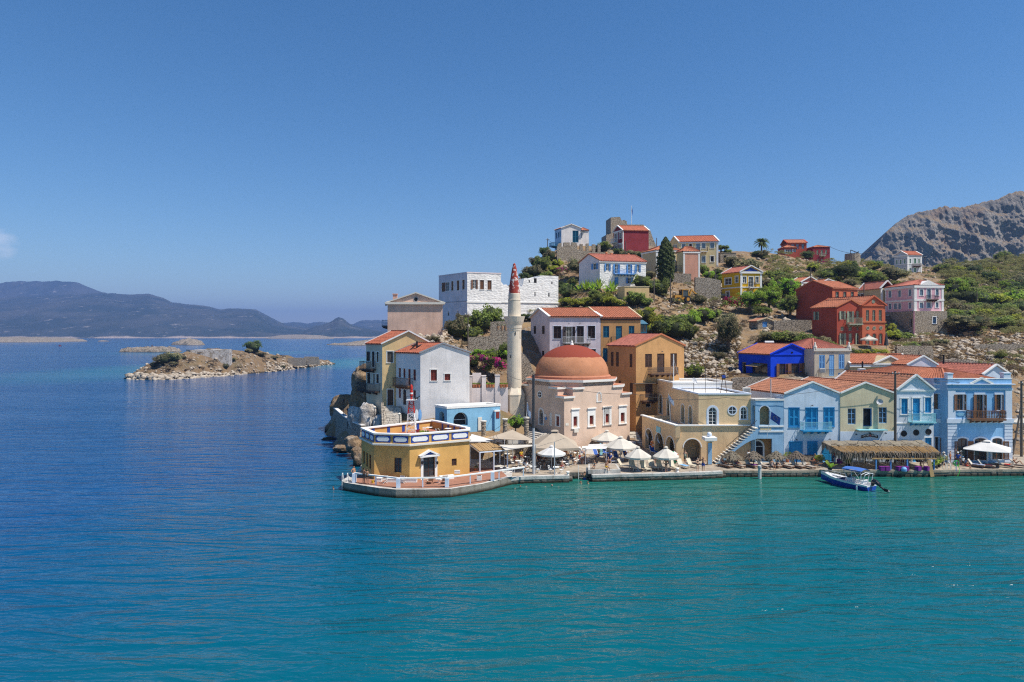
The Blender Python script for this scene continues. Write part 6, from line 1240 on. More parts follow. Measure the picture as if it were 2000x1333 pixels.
SPARSE=[crown_mesh('shrub_foliage',40+i,520,1,.95,16,.06,.45)for i in range(3)];TALL=[crown_mesh('tree_crown',60+i,1800,1,1,44,.06,.38,full=True)for i in range(4)];TCORE=core_mesh(8.8,.6,.62,0)
BARK=paint('bark',(.12,.09,.065),.95,.3,5)
def own(o,mat):
 o.material_slots[0].link='OBJECT';o.material_slots[0].material=mat;return o
PR=random.Random(12)
NAMES=dict(g='green rounded shrub',b='yellow green shrub',o='grey green olive-like shrub',d='dark green shrub',y='dry brown shrub',l='lush bright green shrub')
SCRUB=[]
def shrub(px_,py_,w,h,kind,place,Y=None,sparse=False,mass=False):
 g=ground_at(px_,py_)if Y is None else P(px_,py_,Y)
 if g is None:return
 if mass:SCRUB.append((g,w/F*g.y/2,h/F*g.y));return
 s=w/F*g.y/2;sz=h/F*g.y
 me=(SPARSE if(sparse or kind=='y')else BUSH)[PR.randrange(3 if(sparse or kind=='y')else 6)]
 lab=NAMES[kind]+' '+place;t=thing('shrub',lab,'shrub',(g.x,g.y,g.z-.1),PR.uniform(0,6.28),NAMES[kind].split()[-3 if kind in 'o' else 0]+' shrubs '+place)
 z=sz*.42;o=own(link('foliage',me,t,(0,0,z)),LEAF[kind]);o.scale=(s*PR.uniform(.95,1.15),s*PR.uniform(.95,1.15),sz*.62)
 if not(sparse or kind=='y'):c=link('shade_core',BCORE[PR.randrange(3)],t,(0,0,z));c.scale=(s,s,sz*.62)
 m=MB();m.tube((0,0,-.3),(.1,0,z),max(.04,s*.07),max(.02,s*.04),5);m.build('stem',BARK,t)
 return t
def tree(px_,py_,w,h,kind,label,Y=None,cl=1,trunk=.35,name='tree',group=None):
 g=ground_at(px_,py_)if Y is None else P(px_,py_,Y)
 if g is None:return
 s=w/F*g.y/2;sz=h/F*g.y;t=thing(name,label,'tree',(g.x,g.y,g.z-.2),PR.uniform(0,6.28),group)
 m=MB();tp=Vector((PR.uniform(-.1,.1)*s,PR.uniform(-.1,.1)*s,sz*trunk));m.tube((0,0,-.3),tp,s*.11+.05,s*.07+.03,7)
 for k in range(5):a=k*1.26+PR.random();m.tube(tp*.9,tp+Vector((math.cos(a)*s*.55,math.sin(a)*s*.55,sz*.3)),s*.055+.02,.02,5)
 m.build('trunk',BARK,t)
 for k in range(cl):
  a=k*2.4;rr_=0 if cl==1 else s*.42;q=1 if cl==1 else.66
  o=own(link('crown',TALL[PR.randrange(4)],t,(math.cos(a)*rr_,math.sin(a)*rr_,sz*(.58 if cl==1 else PR.uniform(.5,.68)))),LEAF[kind]);o.scale=(s*q,s*q,sz*.46*(1 if cl==1 else PR.uniform(.72,.9)))
  c=link('shade_core',TCORE,t,o.location);c.scale=o.scale
 return t
sh=shrub
for a in[(1040,545,46,30,'o'),(1028,552,34,22,'d'),(1058,530,44,34,'g'),(1046,522,30,24,'o'),(1072,512,34,26,'o'),(1064,500,26,20,'d'),(1080,534,30,18,'b'),(1066,548,40,18,'g'),(1088,524,28,20,'b'),(1050,512,26,18,'y'),(1078,492,20,14,'o')]:sh(*a,'on the left skyline slope under the hilltop white house')
tree(1131,548,46,44,'o','olive tree with grey green crown left of the blue shuttered house',cl=3)
for a in[(1180,492,30,24,'g'),(1168,494,22,18,'d'),(1207,500,26,16,'d'),(1222,503,28,16,'o'),(1238,505,28,17,'o'),(1250,506,18,15,'d'),(1153,476,16,14,'d')]:sh(*a,'beneath the maroon house and castle')
for a in[(1105,584,32,30,'d'),(1118,560,24,18,'g'),(1096,570,20,22,'d'),(1105,601,34,22,'b'),(1124,602,36,22,'b'),(1146,602,40,24,'b'),(1168,600,42,30,'g'),(1190,601,40,24,'b'),(1208,603,34,20,'b'),(1160,586,30,24,'g'),(1182,588,32,20,'b'),(1140,582,30,14,'y'),(1215,580,22,16,'g'),(1240,600,46,34,'g'),(1262,600,30,22,'g')]:sh(*a,'on the slope above the lilac house roof')
for a in[(1252,565,42,32,'g'),(1272,572,40,30,'g'),(1292,578,38,30,'g'),(1265,548,34,22,'o'),(1302,566,20,26,'g')]:sh(*a,'around the foot of the dark cypress')
for a in[(1262,632,46,34,'b'),(1280,640,40,26,'b'),(1300,640,48,30,'g'),(1325,640,44,28,'g'),(1345,640,48,34,'l'),(1370,632,52,34,'l'),(1392,628,40,28,'g'),(1270,612,26,14,'b'),(1310,612,30,12,'y'),(1395,600,40,18,'y'),(1366,594,32,22,'o'),(1388,602,30,16,'y')]:sh(*a,'on the slope below the backhoe')
for a in[(1290,664,52,40,'d'),(1318,664,60,44,'g'),(1345,664,44,34,'g'),(1275,655,30,28,'b')]:sh(*a,'directly behind the ochre gable roof')
for a in[(1418,642,54,34,'o'),(1440,646,40,20,'y'),(1465,636,44,16,'y'),(1400,648,30,18,'y')]:sh(*a,'on the dry bank left of the stone hut')
tree(1424,690,56,72,'o','tall grey green olive tree on the rubble slope behind the town hall',cl=3)
sh(1356,742,42,34,'l','beside the ochre house above the town hall roof');sh(1383,722,20,10,'y','beside the ochre house above the town hall roof')
tree(1465,612,64,46,'l','bright green tree just right of the crimson bougainvillea',cl=3);tree(1500,606,56,50,'l','middle bright green tree below the yellow house',cl=3);tree(1532,600,64,62,'l','tallest bright green tree left of the dark red house',cl=3);tree(1542,622,50,50,'g','lower green tree against the dark red house wall',cl=3);tree(1490,620,40,26,'g','small green tree above the stone hut',cl=2)
for a in[(1500,672,44,28,'o'),(1525,672,48,30,'g'),(1550,673,46,30,'o'),(1575,676,46,30,'g'),(1600,680,46,26,'o'),(1480,670,34,18,'y'),(1620,684,30,20,'g')]:sh(*a,'in the hedge above the cobalt house roof')
for a in[(1660,694,30,16,'g'),(1678,694,30,14,'b'),(1700,694,28,14,'b'),(1722,692,30,12,'b'),(1745,664,34,22,'b'),(1764,668,40,24,'g'),(1738,652,26,24,'b'),(1640,700,26,14,'y')]:sh(*a,'in the garden of the red house')
for a in[(1462,532,58,32,'o'),(1440,540,34,22,'o'),(1430,522,40,24,'o'),(1490,505,26,18,'o'),(1478,502,24,14,'d'),(1400,560,34,30,'l'),(1385,548,26,22,'l'),(1375,540,24,26,'g'),(1402,540,24,18,'d'),(1420,500,22,16,'g'),(1445,505,20,10,'y')]:sh(*a,'around the yellow house and palm')
for a in[(890,660,52,44,'o'),(918,668,52,36,'g'),(936,652,60,52,'g'),(960,640,50,50,'g'),(980,652,34,36,'d'),(905,640,36,32,'o'),(952,606,50,26,'o'),(975,612,36,24,'g'),(900,682,34,18,'y'),(935,680,34,16,'y')]:sh(*a,'between the big white house and the garden wall')
for a in[(1018,628,30,18,'d'),(1036,628,30,18,'d')]:sh(*a,'behind the minaret beside the lilac house')
for a in[(935,700,40,22,'l'),(960,705,46,28,'l'),(985,705,34,26,'l'),(925,716,24,16,'g'),(984,690,24,24,'g')]:sh(*a,'over the bougainvillea pergola',Y=107)
def bloom(px_,py_,w,h,kind,label,Y=None):
 g=ground_at(px_,py_)if Y is None else P(px_,py_,Y);s=w/F*g.y/2;sz=h/F*g.y;t=thing('bougainvillea',label,'plant',g,PR.random()*6)
 o=own(link('foliage',BUSH[1],t,(0,0,sz*.4)),LEAF['g']);o.scale=(s,s,sz*.6);o=own(link('blossom',SPARSE[0],t,(0,0,sz*.45)),LEAF[kind]);o.scale=(s*1.12,s*1.12,sz*.7)
bloom(938,720,46,32,'m','magenta bougainvillea on the pergola beside the white house',105);bloom(968,738,52,46,'m','magenta bougainvillea trailing toward the minaret',104);bloom(1097,536,34,14,'m','pink oleander patch below the hilltop ruin');bloom(1428,612,44,36,'r','crimson bougainvillea in front of the yellow house');bloom(1606,516,22,7,'m','magenta bougainvillea below the square red ridge house')
b=shrub(1007,838,36,32,'l','rounded and clipped in the white planter by the stone pillars',Y=89.6)
def agave(px_,py_,h,label,Y=None,n=22):
 g=ground_at(px_,py_)if Y is None else P(px_,py_,Y);s=h/F*g.y;t=thing('agave',label,'plant',g,PR.random()*6,'agaves below the blue shuttered house');
 for k in range(n):
  a=k*2.4;el=.35+1.1*(k/n);d=Vector((math.cos(a)*math.cos(el),math.sin(a)*math.cos(el),math.sin(el)));sd=Vector((-math.sin(a),math.cos(a),0));m=MB();m.poly([sd*-.05*s,sd*.05*s,d*s*.6+sd*.09*s,d*s,d*s*.6-sd*.09*s]);m.build('leaf',LEAF['l'],t)
for i,a in enumerate([(1132,572,20),(1145,568,24),(1158,572,22),(1170,566,24),(1196,572,26),(1186,574,18)]):agave(*a,'spiky green agave on the bank below the blue shuttered house',n=16)
def cypress(px_,py_,w,h,label):
 g=ground_at(px_,py_);s=w/F*g.y/2;sz=h/F*g.y;rs=np.random.RandomState(3);t=thing('cypress_tree',label,'tree',g);n=5200;u=rs.rand(n);prof=np.interp(u,[0,.08,.3,.55,.8,.93,1],[.35,.75,1,.95,.68,.34,.05]);ph=rs.rand(n)*6.283;lump=1+.22*np.sin(ph*5+u*23)*np.sin(u*31+2*ph);r=s*prof*lump*(1-.35*rs.rand(n)**2)
 c=np.stack([np.cos(ph)*r,np.sin(ph)*r,u*sz],1);nr=np.stack([np.cos(ph),np.sin(ph),.5+0*ph],1)+rs.normal(size=(n,3))*.5;nr/=np.linalg.norm(nr,axis=1,keepdims=True);v,f=cards(c,nr,.24,rs);link('crown',npmesh('cypress_crown',v,f,LEAF['d']),t);m=MB();m.lathe([(s*.2,0),(s*.7,sz*.1),(s*.78,sz*.45),(s*.5,sz*.8),(0,sz*.97)],9);m.build('shade_core',LEAF['k'],t);m=MB();m.tube((0,0,-1),(0,0,sz*.3),.25,.15,7);m.build('trunk',BARK,t)
cypress(1300,558,34,93,'tall dark cypress tree in front of the cream and salmon house')
def palm(px_,py_,h,w,label):
 g=ground_at(px_,py_);sz=h/F*g.y;s=w/F*g.y/2;t=thing('palm_tree',label,'tree',g);m=MB();m.tube((0,0,-1),(.1,0,sz*.58),.28,.2,8);m.build('trunk',BARK,t);top=Vector((.1,0,sz*.58));rs=random.Random(2)
 for k in range(40):
  a=k*2.4;el=rs.uniform(-.35,1.35);m=MB();pr=None
  for j in range(9):
   q=j/8;dr=Vector((math.cos(a),math.sin(a),0));p=top+dr*(s*q*math.cos(el*.8))+Vector((0,0,s*(math.sin(el)*q-.55*q*q)));wd=.30*math.sin(math.pi*min(1,q*.85+.12));sd=Vector((-math.sin(a),math.cos(a),0))
   if pr:m.poly([pr[0],pr[0]+pr[1]*1.0+Vector((0,0,-.12)),p+sd*wd+Vector((0,0,-.12)),p]);m.poly([pr[0],p,p-sd*wd+Vector((0,0,-.12)),pr[0]-pr[1]+Vector((0,0,-.12))])
   pr=(p,sd*wd)
  m.build('frond',LEAF['d'],t)
palm(1487,500,46,32,'single palm tree standing on the ridge skyline')
tree(1577,508,30,20,'d','dark rounded pine between the two red ridge houses',trunk=.2)
tree(1648,552,58,38,'d','big dark olive tree in the middle of the hillside',cl=3,trunk=.15);tree(1748,552,60,32,'o','wide grey olive tree left below the grey white house',cl=3,trunk=.15);tree(1886,656,84,44,'o','large spreading grey olive tree right of the rose house',cl=4,trunk=.12);tree(1362,474,10,14,'d','small dark tree behind the pale yellow hilltop house',Y=196);tree(1408,492,34,16,'g','green tree behind the flat stone house',Y=194,cl=2)
tree(1710,560,50,32,'g','green spreading tree above the rose house roofs',cl=3,trunk=.15);tree(1880,600,60,34,'d','dark spreading tree below the telegraph pole at right',cl=3,trunk=.15)
def isle_shrub(px_,py_,w,h,kind,place):
 g=isle_at(px_,py_)
 if g is not None:q=shrub(px_,py_,w,h,kind,place,Y=g.y);q.location.z=g.z-.2
for a in[(318,714,40,26,'o'),(338,710,34,24,'o'),(300,718,18,12,'o')]:isle_shrub(*a,'at the left end of the islet ruin')
for a in[(380,683,16,13,'d'),(418,676,32,15,'d'),(434,676,24,13,'d'),(408,678,18,13,'o')]:isle_shrub(*a,'on the crest behind the islet ruin')
isle_shrub(494,689,36,27,'d','alone and round on the islet crest')
for _ in range(44):isle_shrub(PR.uniform(280,610),PR.uniform(688,728),PR.uniform(12,28),PR.uniform(5,11),PR.choice('yyyo'),'scattered over the dry islet')
def fill(x0,y0,x1,y1,n,kinds,place,wr=(20,44),Y0=96,keep=0):
 for i_ in range(n):
  px_,py_=PR.uniform(x0,x1),PR.uniform(y0,y1);w=1.15*PR.uniform(*wr)*(.7+.6*(py_-480)/180);g=ground_at(px_,py_)
  if g is None or any(abs((g.x)-q[0])<q[2]and abs(g.y-q[1])<q[3]for q in KEEP):continue
  shrub(px_,py_,w,w*PR.uniform(.45,.72),PR.choice(kinds),place,mass=keep or(w<26 and py_<600 or i_%3==0))
KEEP=[]
for o in list(sc.objects):
 if o.parent is None and o.get('category')in('house','castle','ruin','windmill','wall'):
  if o.get('category')=='house':KEEP.append((o.location.x+2.5,o.location.y+2,7,6.5))
fill(1850,500,2010,560,80,'ggobdo','in the scrub covering the upper right hillside',(18,34));fill(1850,560,2010,650,76,'ggobdl','in the scrub covering the right hillside',(22,44));fill(1800,500,1880,545,24,'gob','beside the grey white house',(14,30))
fill(1490,500,1720,545,64,'ggobd','along the ridge below the red houses',(14,32));fill(1490,545,1560,590,20,'ggol','on the slope between yellow house and red houses',(20,40));fill(1600,540,1760,562,26,'gbol','on the slope above the rose house',(18,34))
fill(1750,655,2000,735,44,'yyyog','on the dry rubble slope at right',(10,26));fill(1335,660,1440,735,16,'yyyo','on the rubble slope behind the town hall',(8,18));fill(1020,500,1090,560,10,'ogy','on the left skyline slope under the hilltop white house',(14,28));fill(1100,500,1140,590,8,'ogy','on the slope left of the blue shuttered house',(12,24));fill(800,640,890,690,9,'yyo','on the rubble below the pink beige house',(8,18));fill(1985,750,2010,850,8,'gby','behind the telegraph pole at the right edge',(14,26));fill(1290,590,1410,625,8,'yo','around the backhoe',(12,24))
fill(1840,500,2010,550,110,'g','',(16,34),keep=1);fill(1850,550,2010,660,60,'g','',(16,34),keep=1);fill(1490,500,1750,560,70,'g','',(12,28),keep=1);fill(1600,490,1860,530,60,'g','',(12,24),keep=1);fill(1030,500,1400,620,60,'g','',(10,24),keep=1)
sv,sf,sn=[],[],0
for i,(g,a,b)in enumerate(SCRUB):
 me=SPARSE[i%3];v=np.empty(len(me.vertices)*3,np.float32);me.vertices.foreach_get('co',v);v=v.reshape(-1,3);r=i*1.7;v=v@np.array([[math.cos(r),math.sin(r),0],[-math.sin(r),math.cos(r),0],[0,0,1]]);sv.append(v*[a*1.1,a*1.1,b*.62]+np.array(g)+[0,0,b*.4]);sf.append(np.arange(len(v)).reshape(-1,4)+sn);sn+=len(v)
if sv:o=link('scrub',npmesh('scrub',np.concatenate(sv),np.concatenate(sf),leafy('leaf_scrub',(.235,.24,.085),(.37,.34,.14),0)));o['kind']='stuff'
def tufts(regs,seed):
 rs=np.random.RandomState(seed);C_=[];
 for(x0,y0,x1,y1,n)in regs:
  for _ in range(n):
   g=ground_at(rs.uniform(x0,x1),rs.uniform(y0,y1))
   if g is not None:C_.append(np.repeat(np.array([g]),7,0)+rs.normal(size=(7,3))*[.22,.22,.05]+[0,0,.15])
 c=np.concatenate(C_);nr=np.stack([rs.normal(size=len(c)),rs.normal(size=len(c))-.6,.35+0*c[:,0]],1);nr/=np.linalg.norm(nr,axis=1,keepdims=True);v,f=cards(c,nr,.22,rs);o=link('dry_grass',npmesh('dry_grass',v,f,leafy('grass_dry',(.34,.24,.12),(.44,.33,.17))));o['kind']='stuff'
tufts([(1330,640,1445,738,500),(1740,650,2000,735,1300),(1020,490,1420,610,700),(1490,495,2000,650,1300),(900,650,1000,740,150),(800,640,890,690,80)],5)
# ---------------------------------------------------------------- quay furniture
def G(px_,py_,z=.74):Y=(H-z)*F/(py_-HY);return Vector((PX(px_,Y),Y,z))
CANVAS=plaster('canvas',(.56,.52,.45),stain=.12,bump=.003);CANVASB=plaster('canvas_beige',(.42,.35,.27),stain=.12,bump=.003);CANVASW=plaster('canvas_white',(.62,.61,.59),stain=.08,bump=.003)
def cloth(c):
 for k in(CANVAS,CANVASB,CANVASW):
  pass
 return c
def parasol(label,px_,Y,wpx,ptop,pedge,n=8,mat=CANVAS,rot=0.0,val=.22,group='parasols over the quay',zb=.74):
 r=wpx/F*Y/2;zt=PZ(ptop,Y)-zb;ze=PZ(pedge,Y)-zb;t=thing('parasol',label,'umbrella',(PX(px_,Y),Y,zb),rot,group)
 m=MB();rg=[]
 for j,q in enumerate((.12,.4,.7,1.0)):
  rg.append([Vector((r*q*math.cos(2*math.pi*(k+s)/(n*2)*1.0*2/2),0,0))for k in range(0)for s in(0,)])
 K=n*4
 def prof(q):return zt+(ze-zt)*q
 def pt(q,k):
  a=2*math.pi*k/K;f=(k%4)/4;sag=1-(1-math.cos(math.pi/n))*math.sin(math.pi*f);lo=.05*r*math.sin(math.pi*f)*q
  return Vector((r*q*sag*math.cos(a),r*q*sag*math.sin(a),prof(q)-lo*.4))
 qs=[.08,.3,.55,.8,1.0]
 for i in range(4):
  for k in range(K):m.poly([pt(qs[i],k),pt(qs[i+1],k),pt(qs[i+1],k+1),pt(qs[i],k+1)])
 for k in range(K):a,b=pt(1,k),pt(1,k+1);m.poly([a,a*Vector((1.005,1.005,1))-Vector((0,0,val))if False else a-Vector((0,0,val)),b-Vector((0,0,val)),b])
 m.build('canopy',mat,t)
 m=MB();m.lathe([(0,zt+.16),(r*.1,zt+.1),(r*.17,zt-.02)],n);m.build('vent_cap',mat,t)
 for k in range(n):a=2*math.pi*k/n;m=MB();m.beam((.05*math.cos(a),.05*math.sin(a),zt-.06),(r*.98*math.cos(a),r*.98*math.sin(a),ze-.03),.03);m.build('rib','steel',t)
 m=MB();m.tube((0,0,0),(0,0,zt),.035,n=8);m.build('pole','white',t);m=MB();m.box(-.35,.35,-.35,.35,.002,.09);m.build('base','grey',t);return t
parasol('round cream parasol closest to the mosque wall',1185,94.5,61,842,857);parasol('largest round cream parasol over the blue loungers',1212,88,68,854,871.5);parasol('round cream parasol in front of the mosque right corner',1246,81.6,52,874,891);parasol('round cream parasol beside the town hall arcade',1300.7,81.9,52,874,891);parasol('white round parasol at the cafe beside the metal pole',1077,83,56,872,885,mat=CANVASW)
parasol('big square beige parasol in front of the mosque',1083.5,87,122,842,868,n=4,mat=CANVASB,rot=R(45),val=.3);parasol('square white parasol in front of the large blue house',1928,85.4,104,862,876,n=4,mat=CANVASW,rot=R(8),val=.05)
parasol('grey square parasol on the red house terrace',1697,118.3,34,656,663,n=4,mat=CANVAS,rot=R(40),zb=14.7)
t=thing('closed_parasol','closed dark grey parasol at the right corner of the red house','umbrella',(PX(1731,117.5),117.5,14.4));m=MB();m.lathe([(.06,2.9),(.12,2.6),(.35,1.0),(.42,.75),(.1,.7)],9);m.build('canopy','iron',t);m=MB();m.tube((0,0,0),(0,0,3.0),.04);m.build('pole','steel',t)
parasol('pale cream parasol far behind at the right edge of the quay',1992,95,44,814,824,n=4,mat=CANVAS,rot=R(20),zb=1.5)
STRAW=leafy('thatch_grey',(.30,.25,.185),(.42,.36,.28),.15);REED=leafy('thatch_reed',(.44,.29,.12),(.54,.37,.17),.1);REEDG=leafy('thatch_old',(.40,.34,.27),(.52,.45,.36),.1)
def blades(m,base,dirv,n,L,w,rnd,droop=.5,spread=.3):
 for _ in range(n):
  d=(Vector(dirv)+Vector((rnd.uniform(-spread,spread),rnd.uniform(-spread,spread),rnd.uniform(-.1,.15)))).normalized();l=L*rnd.uniform(.7,1.1);sd=d.cross(Vector((0,0,1))).normalized()*w*rnd.uniform(.6,1.2)
  p0=Vector(base);p1=p0+d*l*.5;p2=p0+d*l+Vector((0,0,-droop*l*rnd.uniform(.5,1.2)))
  m.poly([p0-sd,p0+sd,p1+sd,p1-sd]);m.poly([p1-sd,p1+sd,p2+sd*.3,p2-sd*.3])
for i,(px_,lab)in enumerate(((1430,'straw parasol nearest the white stair'),(1472,'straw parasol in front of the arched orange doorway'),(1516,'straw parasol in front of the blue loggia corner'),(1556,'straw parasol in front of the turquoise double door'))):
 Y=84.2;rnd=random.Random(i);t=thing('straw_parasol',lab,'umbrella',(PX(px_,Y),Y,.74),rnd.random()*6,'straw parasols on the quay');m=MB();zt=PZ(881,Y)-.74;ze=PZ(895.5,Y)-.74;r=20/F*Y
 for ring,(q,n)in enumerate(((.05,26),(.3,38),(.55,54),(.78,60))):
  for k in range(n):a=2*math.pi*k/n+rnd.random();blades(m,(r*q*math.cos(a),r*q*math.sin(a),zt+(ze-zt)*q*.9+rnd.uniform(-.02,.05)),(math.cos(a),math.sin(a),-.45),1,r*.42,.055,rnd,.35,.18)
 o=m.build('thatch',STRAW,t);o['kind']='stuff';m=MB();m.tube((0,0,0),(0,0,zt),.06,.05,7);m.build('pole','oldwood',t);m=MB();m.lathe([(r*.08,zt-.05),(r*.85,ze+.04)],12);m.build('frame','oldwood',t)
def make_lounger(kind):
 t=thing('sun_lounger','x','sun lounger');W2=.33
 if kind=='wood':
  m=MB();[m.box(s*W2-.03,s*W2+.03,-1.0,.95,.22,.30)for s in(-1,1)];[m.box(-W2,W2,y,y+.06,.225,.295)for y in(-1.0,-.35,.3,.89)];m.build('frame','wood',t)
  for x in(-W2,W2):
   for y in(-.85,.75):m=MB();m.box(x-.035,x+.035,y-.035,y+.035,0.002,.22);m.build('leg','wood',t)
  m=MB();m.box(-.31,.31,-.99,.3,.301,.38);m.build('seat_cushion',MATS['taupe'],t);m=MB();c,s=math.cos(R(55)),math.sin(R(55));L=.78
  m.hexa([(-.31,.3,.31),(.31,.3,.31),(.31,.37,.27),(-.31,.37,.27),(-.31,.3+c*L,.31+s*L),(.31,.3+c*L,.31+s*L),(.31,.37+c*L,.27+s*L),(-.31,.37+c*L,.27+s*L)]);m.build('backrest',CANVAS,t)
 else:
  m=MB();[m.beam((s*W2,-.98,.30),(s*W2,.3,.30),.05)for s in(-1,1)];m.beam((-W2,-.97,.3),(W2,-.97,.3),.05);[m.beam((s*W2,.3,.3),(s*W2,.72,1.0),.05)for s in(-1,1)];m.beam((-W2,.72,1.0),(W2,.72,1.0),.05);m.build('frame',MATS['plastic_cream'],t)
  for s in(-1,1):
   for y in(-.8,.35):m=MB();m.beam((s*W2,y,.3),(s*W2*1.05,y-.05,.002),.05);m.build('leg',MATS['plastic_cream'],t)
  for k in range(7):m=MB();y=-.9+k*.17;m.box(-.31,.31,y,y+.13,.31,.335);m.build('slat',MATS['plastic_cream'],t)
  m=MB();m.hexa([(-.31,.31,.33),(.31,.31,.33),(.31,.34,.31),(-.31,.34,.31),(-.31,.70,.98),(.31,.70,.98),(.31,.73,.96),(-.31,.73,.96)]);m.build('backrest',MATS['plastic_cream'],t)
 return t
MATS['taupe']=plaster('taupe_cushion',(.36,.31,.26),stain=.1);MATS['plastic_cream']=paint('plastic_cream',(.58,.52,.40),.5);MATS['plastic_blue']=paint('plastic_blue',(.03,.10,.38),.4)
def put(proto,used,label,group,loc,rz):
 o=proto if not used else copy_tree(proto);used.append(1);o.location=loc;o.rotation_euler=(0,0,rz);o['label']=label;o['group']=group;return o
pw,uw=make_lounger('wood'),[]
for px_,py_,a,lab in((1416,913,28,'first wooden lounger right of the gate pillar, man lying on it'),(1441,913,26,'wooden lounger beneath the straw parasol nearest the stair'),(1466,913,27,'wooden lounger with purple towel left of the white mooring post'),(1490,914,25,'wooden lounger behind the white mooring post'),(1512,913,24,'wooden lounger under the third straw parasol, woman sitting on it'),(1535,914,30,'wooden lounger with man right of the third straw parasol'),(1556,914,28,'wooden lounger with flat dark cushion under the fourth straw parasol'),(1577,915,24,'last wooden lounger before the wooden chairs'),(1905,913,40,'wooden lounger with blue towel near the white square parasol'),(1925,914,42,'wooden lounger with maroon cushion below the white square parasol'),(1961,913,44,'wooden lounger with red towel right of the white square parasol'),(1988,913,44,'rightmost wooden lounger where a person lies reading')):
 o=put(pw,uw,lab,'wooden loungers along the quay edge',G(px_,py_),R(a))
pp_,up_=make_lounger('plastic'),[]
for px_,py_,a,lab in((1237,917,12,'cream plastic lounger in front of the third round parasol'),(1260,919,18,'cream plastic lounger with dark patterned towel'),(1275,916,12,'cream plastic lounger with brown towel over the back'),(1291,917,20,'cream plastic lounger with pale grey towel'),(1316,917,22,'cream plastic lounger with pink towel beside the beach ball'),(1333,914,26,'cream plastic lounger with blue striped towel'),(1352,913,34,'cream plastic lounger beside the standing couple'),(1218,914,60,'low cream lounger by the raised slab')):
 put(pp_,up_,lab,'cream plastic loungers on the quay',G(px_,py_),R(a))
pb=None
for i,(px_,py_,a,lab)in enumerate(((1167,893,30,'blue lounger at the left behind the raised slab'),(1182,889,30,'blue lounger beside the green striped board'),(1206,898,24,'blue lounger under the edge of the largest cream parasol'),(1226,897,28,'blue lounger behind the third round parasol'),(1218,882,24,'blue lounger between the two rear cream parasols'),(1234,880,24,'blue lounger near the lane steps'),(1192,903,22,'blue lounger where people in dark shirts sit'),(1277,886,20,'blue lounger in front of the arcade'))):
 o=copy_tree(pp_);o.location=G(px_,py_);o.rotation_euler=(0,0,R(a));o['label']=lab;o['group']='blue loungers behind the raised slab'
 for c in o.children:own(c,MATS['plastic_blue']if c.name.startswith(('slat','back'))else C('white'))
def towel(label,px_,py_,a,c,z=.345,w=.56,l=1.1,dy=-.35,back=False):
 t=thing('towel',label,'towel',G(px_,py_),R(a));m=MB();rnd=random.Random(len(label));n=6
 if back:pts=[(0,.5+.25*k/n,.5+.52*k/n+.03)for k in range(n+1)]+[(0,.8,1.0),(0,.82,.6)]
 else:pts=[(0,dy-l/2+l*k/n,z+rnd.uniform(.0,.03))for k in range(n+1)]
 for a_,b_ in zip(pts,pts[1:]):m.hexa([(-w/2,a_[1],a_[2]),(w/2,a_[1],a_[2]),(w/2,b_[1],b_[2]),(-w/2,b_[1],b_[2]),(-w/2,a_[1],a_[2]+.02),(w/2,a_[1],a_[2]+.02),(w/2,b_[1],b_[2]+.02),(-w/2,b_[1],b_[2]+.02)])
 m.build('fabric',c,t)
towel('purple towel on the wooden lounger left of the mooring post',1466,913,27,'purple',z=.39);towel('red towel on the lounger right of the square parasol',1961,913,44,'red',z=.39,l=.6);towel('brown towel hung over a cream lounger back',1275,916,12,'oldwood',back=True);towel('dark patterned towel on a cream lounger',1260,919,18,'deepblue',back=True);towel('pale grey towel on a cream lounger',1291,917,20,paint('towel_grey',(.45,.45,.52)),back=True);towel('pink towel on a cream lounger',1316,917,22,paint('towel_pink',(.6,.35,.38)),back=True);towel('blue striped towel on a cream lounger',1333,914,26,'skyblue',l=1.2);towel('blue towel on the right wooden lounger',1905,913,40,paint('towel_blue',(.3,.34,.5)),z=.39,l=1.2);towel('maroon towel on the lounger under the square parasol',1925,914,42,'maroon',z=.39,l=.8)
def make_chair(c):
 t=thing('cafe_chair' if False else 'cafe_chair','x','chair');m=MB();m.box(-.21,.21,-.2,.22,.43,.455);m.build('seat',c,t)
 for x in(-.19,.19):
  m=MB();m.beam((x,.2,.45),(x,-.24,.002),.025);m.build('leg',c,t);m=MB();m.beam((x,-.18,.45),(x,.26,.002),.025);m.build('leg',c,t);m=MB();m.beam((x,.2,.45),(x,.3,.86),.025);m.build('back_post',c,t)
 for z in(.62,.8):m=MB();m.box(-.19,.19,.22+(z-.45)*.24,.24+(z-.45)*.24,z,z+.07);m.build('back_slat',c,t)
 return t
def make_table(c,h=.73,r=.34):
 t=thing('cafe_table','x','table');m=MB();m.box(-r,r,-r,r,h,h+.03);m.build('tabletop',c,t);m=MB();m.tube((0,0,.02),(0,0,h),.03);m.build('column',c,t);m=MB();m.box(-.25,.25,-.04,.04,.003,.03);m.box(-.04,.04,-.25,-.05,.003,.029);m.box(-.04,.04,.05,.25,.003,.029);m.build('foot',c,t);return t
cw,uc=make_chair('white'),[];tw_,ut=make_table('white'),[]
TB=[(1003,906,'beside the reed pergola post'),(1012,912,'left of the tall metal pole'),(1026,917,'just left of the metal pole'),(1041,924,'at the foot of the metal pole'),(1086,925,'under the right side of the white cafe parasol'),(1099,914,'right of the white cafe parasol'),(1062,910,'under the white cafe parasol'),(1118,908,'below the corner of the big beige parasol'),(1030,904,'below the beige sail'),(1052,898,'under the left edge of the big beige parasol'),(1085,900,'under the middle of the big beige parasol'),(1140,905,'near the raised slab'),(1126,896,'behind the raised slab, near the mosque wall'),(990,898,'under the cream awning')]
rnd=random.Random(8)
